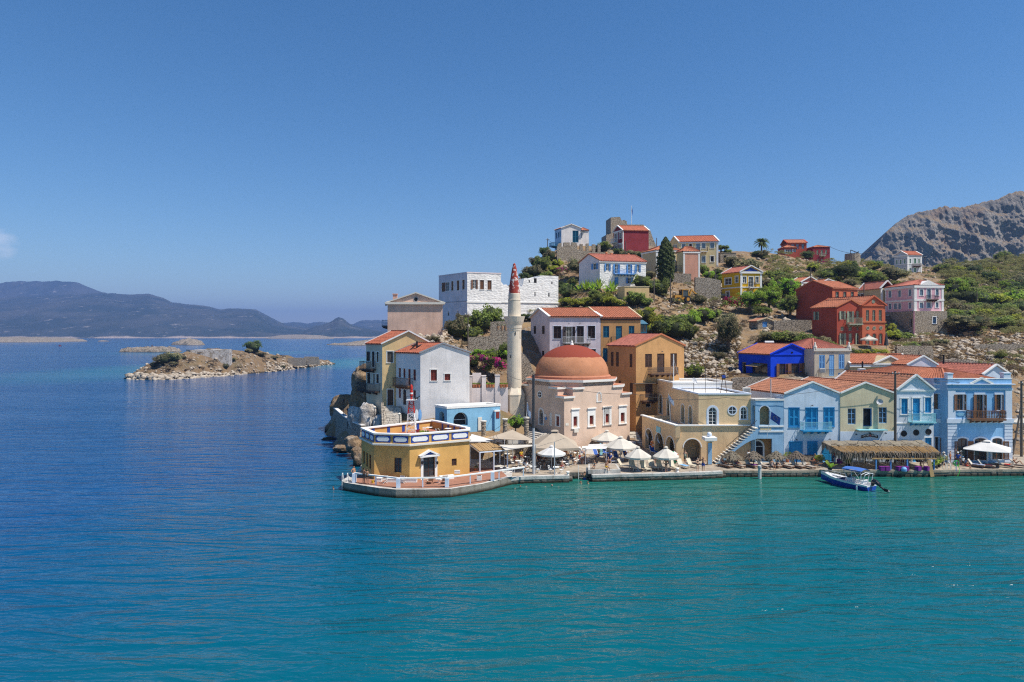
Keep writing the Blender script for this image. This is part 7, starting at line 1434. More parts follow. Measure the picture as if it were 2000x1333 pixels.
for i,(px_,py_,w)in enumerate(TB):
 g=G(px_,py_);put(tw_,ut,'white cafe table '+w,'white cafe tables',g,rnd.uniform(-.4,.4))
 for k,a in enumerate((rnd.uniform(0,1),rnd.uniform(2.6,3.6))):
  c,s=math.cos(a),math.sin(a);put(cw,uc,('white cafe chair left of the table ' if c<0 else 'white cafe chair right of the table ')+w,'white cafe chairs',g+Vector((c*.62,s*.62,0)),a-math.pi/2+rnd.uniform(-.3,.3))
ws=None
for i,(px_,py_,lab)in enumerate(((979,926,'left white bar stool behind the railing'),(991,926,'middle white bar stool behind the railing'),(1003,926,'right white bar stool behind the railing'))):
 if ws is None:
  ws=thing('bar_stool',lab,'stool',(0,0,0),0,'white bar stools');m=MB();m.lathe([(0,.72),(.17,.72),(.17,.75),(0,.75)],10);m.build('seat','white',ws)
  for k in range(4):a=k*1.57+.78;m=MB();m.beam((math.cos(a)*.12,math.sin(a)*.12,.72),(math.cos(a)*.2,math.sin(a)*.2,0),.025);m.build('leg','white',ws)
  m=MB();m.lathe([(.17,.28),(.175,.3)],12);m.build('foot_ring','white',ws);o=ws
 else:o=copy_tree(ws)
 o.location=G(px_,py_,.74);o['label']=lab
wc,uwc=make_chair('wood'),[];wt,uwt=make_table('wood'),[]
for px_,py_,a,w in((1577,916,0,'left wooden chair beside the last lounger'),(1594,917,3,'wooden chair left of the potted plant'),(1603,915,1,'wooden chair in front of the stone plinth'),(1622,914,2,'dark wooden chair under the left edge of the thatch')):put(wc,uwc,w,'wooden cafe chairs',G(px_,py_-2),a)
for px_,py_,w in((1587,914,'small wooden table between the wooden chairs'),(1612,913,'small wooden table by the banana plant')):put(wt,uwt,w,'small wooden tables',G(px_,py_-2),.2)
WT=[(986,893,'on the stepped terrace left, upper row'),(1000,890,'on the stepped terrace behind the pergola'),(1014,896,'between the pergola and the pole'),(1022,890,'under the beige sail'),(1046,889,'behind the metal pole under the sail'),(1068,893,'under the big beige parasol, left'),(1102,893,'under the big beige parasol, right'),(1112,900,'right of the big beige parasol'),(1132,889,'in front of the white awning sheet'),(1074,903,'between white parasol and beige parasol')]
for i,(px_,py_,w)in enumerate(WT):
 g=G(px_,py_);put(wt,uwt,'small wooden table '+w,'small wooden tables',g,rnd.uniform(-.4,.4))
 for k,a in enumerate((rnd.uniform(0,1),rnd.uniform(2.2,3.6))):c,s=math.cos(a),math.sin(a);put(wc,uwc,'wooden cafe chair %s of the wooden table '%('left' if c<0 else 'right')+w,'wooden cafe chairs',g+Vector((c*.62,s*.62,0)),a-math.pi/2+rnd.uniform(-.3,.3))
def xchair(label,px_,py_,a):
 t=thing('director_chair',label,'chair',G(px_,py_,.93),R(a),'folding chairs on the octagon terrace');m=MB();m.box(-.24,.24,-.2,.2,.42,.44);m.build('seat',CANVASW,t)
 for y in(-.2,.2):m=MB();m.beam((-.25,y,.002),(.25,y,.42),.03);m.beam((.25,y+.031,.002),(-.25,y+.031,.42),.03);m.build('crossed_legs','white',t)
 for x in(-.26,.26):m=MB();m.beam((x,.2,.42),(x,.24,.85),.03);m.build('back_post','white',t);m=MB();m.box(x-.03,x+.03,-.22,.22,.62,.65);m.build('armrest','white',t)
 m=MB();m.box(-.25,.25,.215,.235,.68,.84);m.build('backrest',CANVASW,t)
xchair('folding director chair left of the octagon window',752,944,200);xchair('folding director chair below the octagon window',788,944,160)
for px_,a,lab in((841,205,'cream canvas deck chair in front of the octagon door'),(869,190,'cream canvas deck chair by the thick railing post')):
 t=thing('deck_chair',lab,'chair',G(px_,945,.93),R(a));m=MB();pr=[(-.65,.28),(-.35,.2),(0,.3),(.35,.62),(.62,.98)];
 for(y0,z0),(y1,z1)in zip(pr,pr[1:]):m.hexa([(-.26,y0,z0),(.26,y0,z0),(.26,y1,z1),(-.26,y1,z1),(-.26,y0,z0+.015),(.26,y0,z0+.015),(.26,y1,z1+.015),(-.26,y1,z1+.015)])
 m.build('canvas',CANVASB,t);
 for x in(-.28,.28):m=MB();m.beam((x,-.68,.28),(x,.4,.003),.035);m.build('leg','wood',t);m=MB();m.beam((x,-.4,.003),(x,.64,1.0),.035);m.build('leg','wood',t)
g=G(856,943,.93);o=copy_tree(tw_);o.location=g;o['label']='low white table between the two deck chairs';o.scale=(.8,.8,.55)
t=thing('bucket','yellow bucket on the octagon deck','bucket',G(728,944,.93));m=MB();m.lathe([(0,.0),(.12,0),(.16,.3),(.14,.3),(.11,.03)],12);m.build('body','yellow',t);m=MB();m.path([(-.15,0,.3),(-.1,0,.42),(.1,0,.42),(.15,0,.3)],.01,5);m.build('handle','steel',t)
t=thing('planter_box','square white planter pot behind the terrace railing','pot',G(936,938,.93));m=MB();m.box(-.26,.26,-.26,.26,0,.5);m.build('pot','white',t);m=MB();m.box(-.22,.22,-.22,.22,.5,.52);m.build('soil','brown',t)
t=thing('cooler','white cool box on the bench right of the octagon door','box',(PX(893,77),77,1.35));m=MB();m.box(-.3,.3,-.18,.18,0,.28);m.build('body','white',t);m=MB();m.box(-.31,.31,-.19,.19,.282,.35);m.build('lid','offwhite',t)
def slope_sheet(m,pts,n=1):m.poly(pts)
t=thing('reed_pergola','reed covered pergola on white posts beside the octagon','pergola',(PX(950,82),82,.9));o_=t.location
cs=[Vector((PX(a,Y),Y,z))-o_ for a,Y,z in((937,79.4,3.4),(991,81.2,3.35),(976,85.2,3.5),(918,83.8,3.55))];m=MB();rnd=random.Random(3)
for k in range(46):
 a=cs[0].lerp(cs[1],k/46);b=cs[3].lerp(cs[2],k/46);w=(cs[1]-cs[0])/46*.95;dz=Vector((0,0,rnd.uniform(0,.06)));m.hexa([a+dz,a+w+dz,b+w+dz,b+dz,a+dz+Vector((0,0,.04)),a+w+dz+Vector((0,0,.04)),b+w+dz+Vector((0,0,.04)),b+dz+Vector((0,0,.04))])
o=m.build('reed_cover','cane',t);o['kind']='stuff'
for i in range(4):m=MB();m.beam(cs[i]-Vector((0,0,.1)),cs[(i+1)%4]-Vector((0,0,.1)),.12);m.build('beam','pale_trim',t)
for c in cs+[cs[0].lerp(cs[1],.5)]:m=MB();m.tube((c.x,c.y,0),(c.x,c.y,c.z-.1),.08,n=8);m.build('post','pale_trim',t)
t=thing('reed_canopy','narrow reed canopy behind the pergola','canopy',(PX(940,88),88,.9));m=MB();cs=[Vector((PX(a,Y),Y,z))-t.location for a,Y,z in((917,86.5,3.55),(965,87.2,3.55),(963,89.3,3.7),(916,88.6,3.7))];m.hexa(cs+[c+Vector((0,0,.06))for c in cs]);m.build('reed_cover','cane',t)
for c in cs[:2]:m=MB();m.tube((c.x,c.y,-.1),(c.x,c.y,c.z),.06);m.build('post','pale_trim',t)
def sail(label,name,corners,mat,sag=.35,poles=(),n=10,cat='awning'):
 c=[P(a,b,Y)for a,b,Y in corners];o0=c[0].copy();o0.z=.75;t=thing(name,label,cat,o0);c=[q-o0 for q in c];m=MB();q4=len(c)==4;V=[]
 for i in range(n+1):
  for j in range(n+1):
   u,v=i/n,j/n;p=(c[0]*(1-u)+c[1]*u)*(1-v)+((c[3]if q4 else c[2])*(1-u)+c[2]*u)*v;V.append(p-Vector((0,0,sag*4*u*(1-u)*v*(1-v)*2+sag*.6*(u*(1-u)+v*(1-v))*0)))
 F_=[(i*(n+1)+j,(i+1)*(n+1)+j,(i+1)*(n+1)+j+1,i*(n+1)+j+1)for i in range(n)for j in range(n)];m.add(V,F_);m.add([v-Vector((0,0,.02))for v in V],[f[::-1]for f in F_]);m.build('fabric',mat,t,smooth=True)
 for k in poles:m=MB();m.tube((c[k].x,c[k].y,0),(c[k].x,c[k].y,c[k].z+.1),.04);m.build('pole','steel',t)
sail('beige shade sail with a high peak between the stone pillars and the pole','shade_sail',[(950,856,86),(1001,840,88.5),(1046,861,86),(985,858.5,82.5)],CANVASB,.5,(1,3));sail('long cream awning hanging below the beige sail','awning',[(974,869,82),(1052,869,83),(1046,871,80),(988,880,80)],CANVAS,.3,(2,));sail('white peaked canopy behind the octagon corner','canopy',[(916,863,84),(921,848,88),(966,860.5,87),(955,863,84.5)],CANVASW,.2,(2,3));sail('white awning sheet at the foot of the mosque wall','awning',[(1143,878,85),(1150,868,90),(1190,867,90),(1184,877,85)],CANVASW,.15,(0,3))
t=thing('steel_post','thin steel post in front of the white cafe parasol','post',G(1083,929.5));m=MB();m.tube((0,0,0),(0,0,3.9),.06,n=8);m.build('shaft','steel',t);m=MB();m.box(-.12,.12,-.12,.12,0.002,.03);m.build('foot_plate','steel',t)
t=thing('thatched_pergola','long palm thatched pergola with blue posts at the water edge','pergola',(PX(1720,84),84,.74));o_=t.location;rnd=random.Random(6)
fl,fr_,bl,br=[P(a,b,Y)-o_ for a,b,Y in((1646,884,82.2),(1836,885,82.2),(1608,862,86.4),(1800,861,86.4))];lm=P(1606,864,83.6)-o_
mid0,mid1=fl.lerp(bl,.45)+Vector((-.4,0,.12)),fr_.lerp(br,.4)+Vector((0,0,.12));m=MB()
for k in range(120):
 u=k/120;a=fl.lerp(fr_,u);b=mid0.lerp(mid1,u);w=(fr_-fl)/120;dz=Vector((0,0,rnd.uniform(0,.08)));m.poly([a+dz+Vector((0,-rnd.uniform(0,.25),-.05)),a+w*1.2+dz,b+w*1.2+dz,b+dz])
o=m.build('reed_front',REED,t);o['kind']='stuff';m=MB()
for k in range(14):
 u=k/14;a=mid0.lerp(mid1,u);b=bl.lerp(br,u);w=(mid1-mid0)/14;wb=(br-bl)/14;dz=Vector((0,0,rnd.uniform(-.04,.07)));m.hexa([a+dz,a+w*.97+dz,b+wb*.97+dz,b+dz,a+dz+Vector((0,0,.04)),a+w*.97+dz+Vector((0,0,.04)),b+wb*.97+dz+Vector((0,0,.04)),b+dz+Vector((0,0,.04))])
m.build('mat_roof',REEDG,t);m=MB();m.hexa([lm+Vector((0,0,.02)),mid0,mid0+Vector((2.5,0,0)),bl+Vector((2.2,0,-.05)),lm+Vector((0,0,.06)),mid0+Vector((0,0,.04)),mid0+Vector((2.5,0,.04)),bl+Vector((2.2,0,0))]);m.build('mat_roof',REEDG,t)
m=MB()
for k in range(900):u=rnd.random();cl_=.55+.45*math.sin(u*61)*math.sin(u*23+1);blades(m,fl.lerp(fr_,u)+Vector((0,rnd.uniform(-.15,.6),rnd.uniform(-.05,.12))),(rnd.uniform(-.25,.25),-.2,-1),1,rnd.uniform(.35,1.0)*(.6+1.0*cl_),.06,rnd,.1,.25)
for k in range(260):u=rnd.random();blades(m,fl.lerp(fr_,u)+Vector((0,rnd.uniform(0,1.4),.15)),(rnd.uniform(-.5,.5),-1,-.25),1,rnd.uniform(.4,.9),.05,rnd,.4,.25)
for k in range(160):u=rnd.random();blades(m,lm.lerp(fl,u)+Vector((0,.1,0)),(-.1,-.1,-1),1,rnd.uniform(.4,1.0),.05,rnd,.1,.3)
for k in range(140):u=rnd.random();v=rnd.random();blades(m,mid0.lerp(mid1,u).lerp(bl.lerp(br,u),v*.5)+Vector((0,0,.1)),(rnd.uniform(-1,1),rnd.uniform(-1,.3),.05),1,.6,.05,rnd,.1,.3)
o=m.build('palm_fringe',STRAW,t);o['kind']='stuff'
for k in range(7):u=k/6;m=MB();m.beam(fl.lerp(fr_,u)+Vector((0,-.1,-.08)),bl.lerp(br,u)+Vector((0,0,-.06)),.09);m.build('rafter','oldwood',t)
for a,Y in((1711,81.95),(1739.5,81.95),(1772,81.95),(1824,82.0),(1664,82.2)):x=PX(a,Y)-o_.x;m=MB();m.box(x-.07,x+.07,Y-o_.y-.07,Y-o_.y+.07,0,1.35 if a>1665 else fl.z);m.build('post','shut_blue' if a>1665 else 'oldwood',t)
for a in(1655,1715,1775,1830):x=PX(a,82.6)-o_.x;m=MB();m.tube((x,-1.4,0),(x,-1.4,fl.z),.07);m.build('pole','oldwood',t)
for a in(1625,1690,1750,1805):x=PX(a,86.2)-o_.x;m=MB();m.tube((x,2.2,0),(x,2.2,bl.z-.06),.07);m.build('pole','oldwood',t)
x0,x1=PX(1702,82)-o_.x,PX(1829,82)-o_.x;m=MB();m.beam((x0,-1.95,1.36),(x1,-1.95,1.36),.4,.12);m.build('counter','cane',t)
x=PX(1819,81.4)-o_.x;m=MB();m.beam((x-.1,-2.3,1.2),(x+.15,-2.55,-.7),.45,.1,up=(0,-1,0));m.build('leaning_plank','cane',t)
for i,(px_,w)in enumerate(((1722.5,'leftmost purple cube seat under the counter'),(1732.5,'second purple cube seat under the counter'),(1756,'purple cube seat left of the blue bag'),(1769,'purple cube seat right of the blue bag'),(1793,'purple cube seat under the right half of the counter'),(1810,'purple cube seat beside the leaning plank'),(1640,'purple cube seat near the boat bow'))):
 t=thing('cube_seat',w,'stool',G(px_,919.5 if i<6 else 905),R(6*i),'purple cube seats');m=MB();m.box(-.27,.27,-.25,.25,.01,.44);m.build('body','purple',t);m=MB();m.box(-.28,.28,-.26,.26,.442,.5);m.build('cushion','purple',t)
for px_,py_,c,w in((1765.5,921,'skyblue','light blue bag under the counter'),):
 t=thing('bag',w,'bag',G(px_,py_));m=MB();m.lathe([(0,0),(.28,.02),(.32,.3),(.2,.5),(0,.52)],10);m.build('body',c,t)
for px_,py_,w in((1632,900,'left magenta bar stool under the thatch'),(1638,901,'right magenta bar stool under the thatch'),(1683,902,'magenta bar stool behind the boat canopy'),(1697,906,'magenta bar stool beside the counter')):
 t=thing('bar_stool',w,'stool',G(px_,py_));m=MB();m.lathe([(0,.78),(.2,.78),(.22,.95),(.19,.95),(.17,.82)],12);m.build('seat',paint('magenta_plastic',(.35,.01,.18),.4),t);m=MB();m.tube((0,0,.02),(0,0,.78),.03);m.build('column','steel',t);m=MB();m.lathe([(0,.002),(.2,.002),(.18,.03),(0,.03)],12);m.build('foot','steel',t)
def potted(label,px_,py_,hpx,kind='banana',pot='dark',z=.74,s=1.0):
 g=G(px_,py_,z);hh=hpx/F*g.y;t=thing('potted_plant',label,'plant',g,0);m=MB();m.lathe([(0,0),(.2*s,0),(.27*s,.38*s),(.24*s,.38*s),(.0,.34*s)],12);m.build('pot',pot,t);rnd=random.Random(int(px_));n=9 if kind=='banana' else 1
 if kind=='banana':
  for k in range(n):
   a=k*2.4;el=rnd.uniform(.7,1.3);L=hh*rnd.uniform(.6,1);m=MB();pr=None
   for j in range(6):q=j/5;d=Vector((math.cos(a)*math.cos(el),math.sin(a)*math.cos(el),0));p=Vector((0,0,.35*s))+d*L*q+Vector((0,0,L*(math.sin(el)*q-.35*q*q)));sd=Vector((-math.sin(a),math.cos(a),0))*L*.14*math.sin(math.pi*min(.97,q*.8+.1));(m.poly([pr[0]-pr[1],pr[0]+pr[1],p+sd,p-sd])if pr else None);pr=(p,sd)
   m.build('leaf',LEAF['l'],t)
 else:
  o=own(link('foliage',BUSH[int(px_)%6],t,(0,0,.35*s+hh*.3)),LEAF[kind]);o.scale=(hh*.42,hh*.42,hh*.45)
for a in[('banana plant in a dark pot left of the thatched pergola',1621,921,26),('banana plant under the thatch behind the boat bow',1656,912,28),('potted palm at the right end of the thatched pergola',1822,917,30),('second leafy pot at the right end of the thatch',1833,913,34),('leafy plant beside the turquoise door',1538,903,24,'b','terracotta'),('flowering plant in front of the stone plinth',1601,909,24,'b','offwhite'),('green bush by the white cube planter',1843,909,22,'l'),('small potted shrub in the terrace corner behind the bar stools',930,922,10,'g','terracotta')]:potted(*a)
for i,(px_,w)in enumerate(((925,'left'),(930,'left'),(935.5,'left'),(951.5,'middle'),(957,'middle'),(962.5,'middle'),(978.5,'right'),(984,'right'),(989,'right'))):
 p=P(px_,754,98.4);t=thing('flower_pot','terracotta pot of green plants in the %s gap of the white garden wall'%w,'pot',(p.x,98.75,PZ(757.5,98.5)),0,'flower pots on the white garden wall, %s gap'%w);m=MB();m.lathe([(0,0),(.16,0),(.22,.42),(0,.4)],10);m.build('pot','terracotta',t);o=own(link('foliage',BUSH[i%6],t,(0,0,.5)),LEAF['l']);o.scale=(.26,.26,.26)
for i,px_ in enumerate((973,981,988)):t=thing('flower_pot','pale terracotta pot on the upper stone wall, %s of three'%('left','middle','right')[i],'pot',(PX(px_,117),117.3,PZ(646,117)),0,'pots on the upper stone wall');m=MB();m.lathe([(0,0),(.25,0),(.36,.75),(.3,.75),(0,.7)],10);m.build('pot',paint('pale_terracotta',(.5,.3,.17)),t);o=own(link('foliage',BUSH[i],t,(0,0,.95)),LEAF['g']);o.scale=(.35,.35,.35)
t=thing('beach_umbrella','tipped red, white and green beach umbrella beside the cream loungers','umbrella',G(1313,906),0);
for k in range(10):
 a0,a1=2*math.pi*k/10,2*math.pi*(k+1)/10;m=MB();
 for q0,q1 in((0.0,.35),(.35,.7),(.7,1.0)):f=lambda q,a:Vector((q*.85*math.cos(a),-.45*(1-q*q),.75+q*.85*math.sin(a)));m.poly([f(q0,a0),f(q1,a0),f(q1,a1),f(q0,a1)]if q0 else[f(0,a0),f(q1,a0),f(q1,a1)])
 m.build('panel',['red','white',paint('parasol_green',(.01,.25,.12))][k%3],t)
m=MB();m.tube((0,-.45,.75),(0,1.1,.55),.02);m.build('pole','white',t)
t=thing('swim_board','green and blue striped board standing among the blue loungers','board',G(1174,891),R(20));m=MB();pl=[(.3*math.cos(a),.85+.85*math.sin(a))for a in np.linspace(0,2*math.pi,21)[:-1]]
for i in range(20):a,b=pl[i],pl[(i+1)%20];m.poly([(0,0,.85),(a[0],.1*a[1],a[1]),(b[0],.1*b[1],b[1])]);m.poly([(0,.04,.85),(b[0],.1*b[1]+.04,b[1]),(a[0],.1*a[1]+.04,a[1])])
m.build('board','lightturq',t);m=MB();m.box(-.25,.25,.01,.055,.55,.75);m.box(-.27,.27,.03,.075,.85,1.0);m.build('stripe',LEAF['l'],t)
t=thing('life_ring','orange life ring hanging on the arcade pier','life ring',(PX(1276,92.9)-.15,92.9,PZ(867.5,92.9)),R(100));m=MB();K=20
for k in range(K):
 for j in range(8):
  f=lambda k,j:((.38+.09*math.cos(j*math.pi/4))*math.cos(2*math.pi*k/K),.09*math.sin(j*math.pi/4),(.38+.09*math.cos(j*math.pi/4))*math.sin(2*math.pi*k/K));m.poly([f(k,j),f(k+1,j),f(k+1,j+1),f(k,j+1)],0 if k%5 else 1)
m.build('ring',['orange','white'],t)
for px_,c,w in((813.5,'white','white surfboard leaning on the blue cottage'),(820,'skyblue','blue and white surfboard leaning beside the white one')):
 p=P(px_,821,90.6);t=thing('surfboard',w,'board',(p.x,90.6,PZ(822,90.6)),0);m=MB();pl=[(.24*math.cos(a),.75+.75*math.sin(a))for a in np.linspace(0,2*math.pi,17)[:-1]];n=16
 for i in range(n):a,b=pl[i],pl[(i+1)%n];m.poly([(0,.05,.75),(a[0],.1*a[1],a[1]),(b[0],.1*b[1],b[1])]);m.poly([(0,.14,.75),(b[0],.1*b[1]+.03,b[1]),(a[0],.1*a[1]+.03,a[1])])
 m.build('board',c,t);m=MB();m.poly([(0,.17,.25),(.02,.3,.15),(0,.17,.12)]);m.build('fin','dark',t)
 # ---------------------------------------------------------------- poles, wires, flags, beacon, boat, machines, roof clutter
def pole(label,px_,Y,zb,ptop,r=.12,mat='oldwood',arms=True,name='utility_pole'):
 t=thing(name,label,'pole',(PX(px_,Y),Y,zb));h_=PZ(ptop,Y)-zb;m=MB();m.tube((0,0,-.5),(0,0,h_),r,r*.75,8);m.build('shaft',mat,t)
 if arms:m=MB();m.beam((-.5,-.12,h_-.35),(.5,-.12,h_-.35),.09);m.build('crossarm',mat,t);[MB.build(_ins(x,h_),'insulator','white',t)for x in(-.4,0,.4)]
 return t
def _ins(x,h_):m=MB();m.lathe([(.03,h_-.3),(.06,h_-.25),(.04,h_-.15),(0,h_-.12)],7,(x,-.12,0));return m
pole('thin dark pole rising behind the white house roof',914,101,9,611,.1);t=pole('tall grey metal pole in the middle of the cafe',1042,79.6,.74,739,.15,'steel',False);m=MB();m.tube((0,0,5.4),(0,0,11.6),.165,.15,8);m.build('dark_sleeve','iron',t)
pole('dark wooden pole between the green cream and ice blue houses',1748.5,86.2,.74,725,.17);t=pole('dark pole with slanting brace at the right edge',1995,91,1.0,744,.17);m=MB();m.beam((-1.3,-.2,0),(-.1,0,6.2),.16);m.build('brace','oldwood',t)
for a in[('pole on the left skyline beside the hilltop ruin',1069.5,184,466),('pole in front of the maroon house wall',1222,178,472),('pole between maroon house and cypress',1282.5,188,465),('dark pole left of the yellow house',1397.5,153,528),('pole behind the backhoe',1309.5,143,543),('wooden pole left of the backhoe',1277.5,141,541),('pole rising above the dark red house gable',1583.5,150,524),('pole above the red house roof',1687.5,130,555),('lone dark pole among the bushes on the right hillside',1908,168,567),('pole right of the grey white house',1806.5,232,500)]:pole(a[0],a[1],a[2],hz(PX(a[1],a[2]),a[2])-.3,a[3],.13,arms=a[1]in(1069.5,1806.5))
def cable(label,pts,sag=.4,r=.022):
 t=thing('cable',label,'wire',(0,0,0),0,'overhead cables');W_=[P(*p)for p in pts]
 for a,b in zip(W_,W_[1:]):
  m=MB();n=10;q=[a.lerp(b,k/n)-Vector((0,0,sag*4*(k/n)*(1-k/n)))for k in range(n+1)];m.path(q,r,4);m.build('span','dark',t)
cable('overhead cable from the bougainvillea past the metal pole to the town hall',[(985,727,100),(1042,742,79.6),(1237,770,88),(1420,776.5,86.9),(1530,772,86.6),(1748,728,86.1)],.5);cable('second overhead cable crossing the quay roofs to the right pole',[(1748,731,86.1),(1856,745,86.0),(1995,752,91)],.3);cable('sagging cable from the metal pole down to the mosque terrace',[(1042,755,79.6),(963,842,89)],.6);cable('far cable from the square red ridge house to the cliff side pole',[(1620,482,217),(1700,493,226),(1806,503,232)],1.2,.05);cable('cable from the left skyline pole to the hilltop white house',[(1069.5,468,184),(1084,474,195)],.3,.04)
def flag(label,px_,Y,zb,ptop,kind,fl=1.5,fh=.95,tilt=(0,0),ang=-.3,droop=.6,r=.03,poleh=None):
 t=thing('flag',label,'flag',(PX(px_,Y),Y,zb));h_=PZ(ptop,Y)-zb;top=Vector((tilt[0],tilt[1],h_));m=MB();m.tube((0,0,0),top,r,r*.7,7);m.build('pole','white',t)
 d=Vector((math.cos(ang),math.sin(ang),0));ax=top.normalized();n=12;V=[]
 def pt(u,v):return top-ax*(.08+fh*v)+d*fl*u*math.cos(droop)+Vector((0,0,-fl*u*math.sin(droop)))+Vector((-d.y,d.x,0))*.16*math.sin(u*7+v*1.3)*u
 ms=MB();mats=['white','shut_blue']if kind=='gr' else['deepblue','yellow']
 rows=9 if kind=='gr' else 8
 for i in range(n):
  for j in range(rows):
   c=0
   if kind=='gr':
    c=1 if j%2==0 else 0;uu=i/n
    if uu<.42 and j<5:c=0 if(j==2 or abs(uu-.19)<.05)else 1
   ms.poly([pt(i/n,j/rows),pt((i+1)/n,j/rows),pt((i+1)/n,(j+1)/rows),pt(i/n,(j+1)/rows)],c)
 if kind=='eu':
  for k in range(12):
   a=2*math.pi*k/12;u0,v0=.5+.2*math.cos(a),.5+.3*math.sin(a);ns=Vector((d.y,-d.x,0))*.02;s_=.035;pl=[pt(u0+s_*(1 if q%2 else.45)*math.cos(q*math.pi/5),v0+s_*1.5*(1 if q%2 else.45)*math.sin(q*math.pi/5))+ns for q in range(10)];ms.poly(pl,1)
 ms.build('cloth',mats,t)
flag('Greek flag hanging on a pole at the right stone pillar',1027.5,88.8,5.0,786,'gr',1.3,.9,(.15,0),-.9,1.1);flag('blue European flag with gold stars on the loggia balcony',1498,86.3,4.0,802,'eu',1.45,.95,(.35,-.5),-.15,.62)
flag('Greek flag on the terrace corner of the town hall',1310,92,4.7,769,'gr',1.1,.75,(-.4,-.4),-.5,.9);flag('Greek flag hanging at the left arcade arch',1266,95.5,2.2,833,'gr',1.1,.7,(-.5,-.3),-1.2,1.2);flag('small Greek flag at the second arcade arch',1287,92,2.4,846,'gr',.9,.6,(-.4,-.3),-1.2,1.2);flag('furled dark blue flag on a tall pole above the castle ruin',1233.5,204,44,402,'eu',1.6,1.6,(0,0),0,1.35,.08)
bz=5.05;t=thing('beacon_tower','red and white lattice beacon tower on the octagon roof','beacon',(PX(803.5,80.5),80.5,bz));Zt=lambda py:PZ(py,80.5)-bz
lv=[848,838,828,818,808,798,790,782];wd=lambda py:np.interp(py,[782,848],[.24,.56])
for a,b in zip(lv,lv[1:]):
 c='white' if a>812 else 'red';m=MB()
 for sx,sy in((-1,-1),(1,-1),(1,1),(-1,1)):m.beam((sx*wd(a),sy*wd(a),max(Zt(a),0)),(sx*wd(b),sy*wd(b),Zt(b)),.06)
 for k in range(4):
  q=[(-1,-1),(1,-1),(1,1),(-1,1)];p0,p1=q[k],q[(k+1)%4];m.beam((p0[0]*wd(a),p0[1]*wd(a),max(Zt(a),0)),(p1[0]*wd(b),p1[1]*wd(b),Zt(b)),.05);m.beam((p0[0]*wd(b),p0[1]*wd(b),Zt(b)),(p1[0]*wd(b),p1[1]*wd(b),Zt(b)),.05)
 m.build('lattice_section',c,t)
m=MB();m.box(-.55,.55,-.55,.55,Zt(782),Zt(780.5));m.build('platform','white',t);m=MB();[m.beam((x*.5,-.5,Zt(781)),(x*.5,-.5,Zt(774)),.03)for x in(-1,1)];m.beam((-.5,-.5,Zt(774)),(.5,-.5,Zt(774)),.03);m.beam((.5,-.5,Zt(779)),(1.1,-.5,Zt(773)),.1);m.box(.3,.8,-.4,.1,Zt(779),Zt(777));m.build('solar_panel','dark',t)
m=MB();m.lathe([(.12,Zt(780.5)),(.12,Zt(774)),(.2,Zt(773)),(.2,Zt(764)),(.1,Zt(763)),(.17,Zt(761)),(.16,Zt(755)),(.08,Zt(752)),(0,Zt(751))],12);m.build('lantern','red',t);m=MB();m.lathe([(.205,Zt(770)),(.205,Zt(767))],12);m.build('lens_band','white',t)
for i,(px_,Y,w,fc)in enumerate(((817,80,'pot of red flowers on the octagon roof','r'),(824,79.4,'pot of green leaves left on the octagon roof','l'),(833,79.2,'pot of green leaves right on the octagon roof','l'))):t=thing('flower_pot',w,'pot',(PX(px_,Y),Y,bz));m=MB();m.lathe([(0,0),(.2,0),(.26,.35),(0,.33)],10);m.build('pot','redbrown',t);o=own(link('foliage',BUSH[i],t,(0,0,.55)),LEAF[fc]);o.scale=(.38,.38,.4)
t=thing('wood_pile','pile of old boards on the octagon roof','wood',(PX(845,79.5),79.5,bz));rnd=random.Random(2)
for k in range(12):a=rnd.uniform(-.6,.6);m=MB();c=Vector((rnd.uniform(-.7,.7),rnd.uniform(-.5,.5),.06+.06*k));d=Vector((math.cos(a),math.sin(a),rnd.uniform(-.1,.1)))*rnd.uniform(.5,.9);m.beam(c-d,c+d,.16,.04);m.build('plank','oldwood' if k%2 else 'cane',t)
for px_,Y,w,a in((830,81.5,'white chair behind the plants on the octagon roof',.4),(856,80.5,'white chair by the boards on the octagon roof',2)):o=copy_tree(cw);o.location=(PX(px_,Y),Y,bz);o.rotation_euler=(0,0,a);o['label']=w;o['group']='chairs on the octagon roof'
o=copy_tree(tw_);o.location=(PX(838,82.5),82.5,bz);o['label']='white table at the far side of the octagon roof';o['group']='tables on the octagon roof'
o=copy_tree(pp_);o.location=(PX(868,79.6),79.6,bz);o.rotation_euler=(0,0,1.9);o['label']='folded white lounger on the octagon roof';o['group']='loungers on the octagon roof';o=copy_tree(tw_);o.location=(PX(875,81.5),81.5,bz);o['label']='white table at the right of the octagon roof';o['group']='tables on the octagon roof'
for a in[('left thin lamp post on the coastal path',671,109,781),('right thin lamp post on the coastal path',679,104,799),('lamp post below the cream house wall',732,97.8,795),('lamp post at the foot of the cream house stair',780,92.5,808)]:
 zb=3.5 if a[1]<700 else 4.0;t=thing('lamp_post',a[0],'street lamp',(PX(a[1],a[2]),a[2],zb));h_=PZ(a[3],a[2])-zb;m=MB();m.tube((0,0,-1.5),(0,0,h_-.35),.05,n=7);m.build('post','iron',t);m=MB();m.lathe([(.04,h_-.35),(.2,h_-.1),(.22,h_-.05),(.05,h_+.1)],8);m.build('lantern','offwhite' if a[1]>700 else 'iron',t)
t=thing('stair','grey stone stair with iron handrail up to the cream house door','stairs',(PX(773,93.2),93.2,4.0),R(12));zt=PZ(793,98.5)-4.0
for k in range(14):m=MB();m.box(-1.5,.9,k*.36,k*.36+.42,k*zt/14-.3,(k+1)*zt/14);m.build('step',TERR,t)
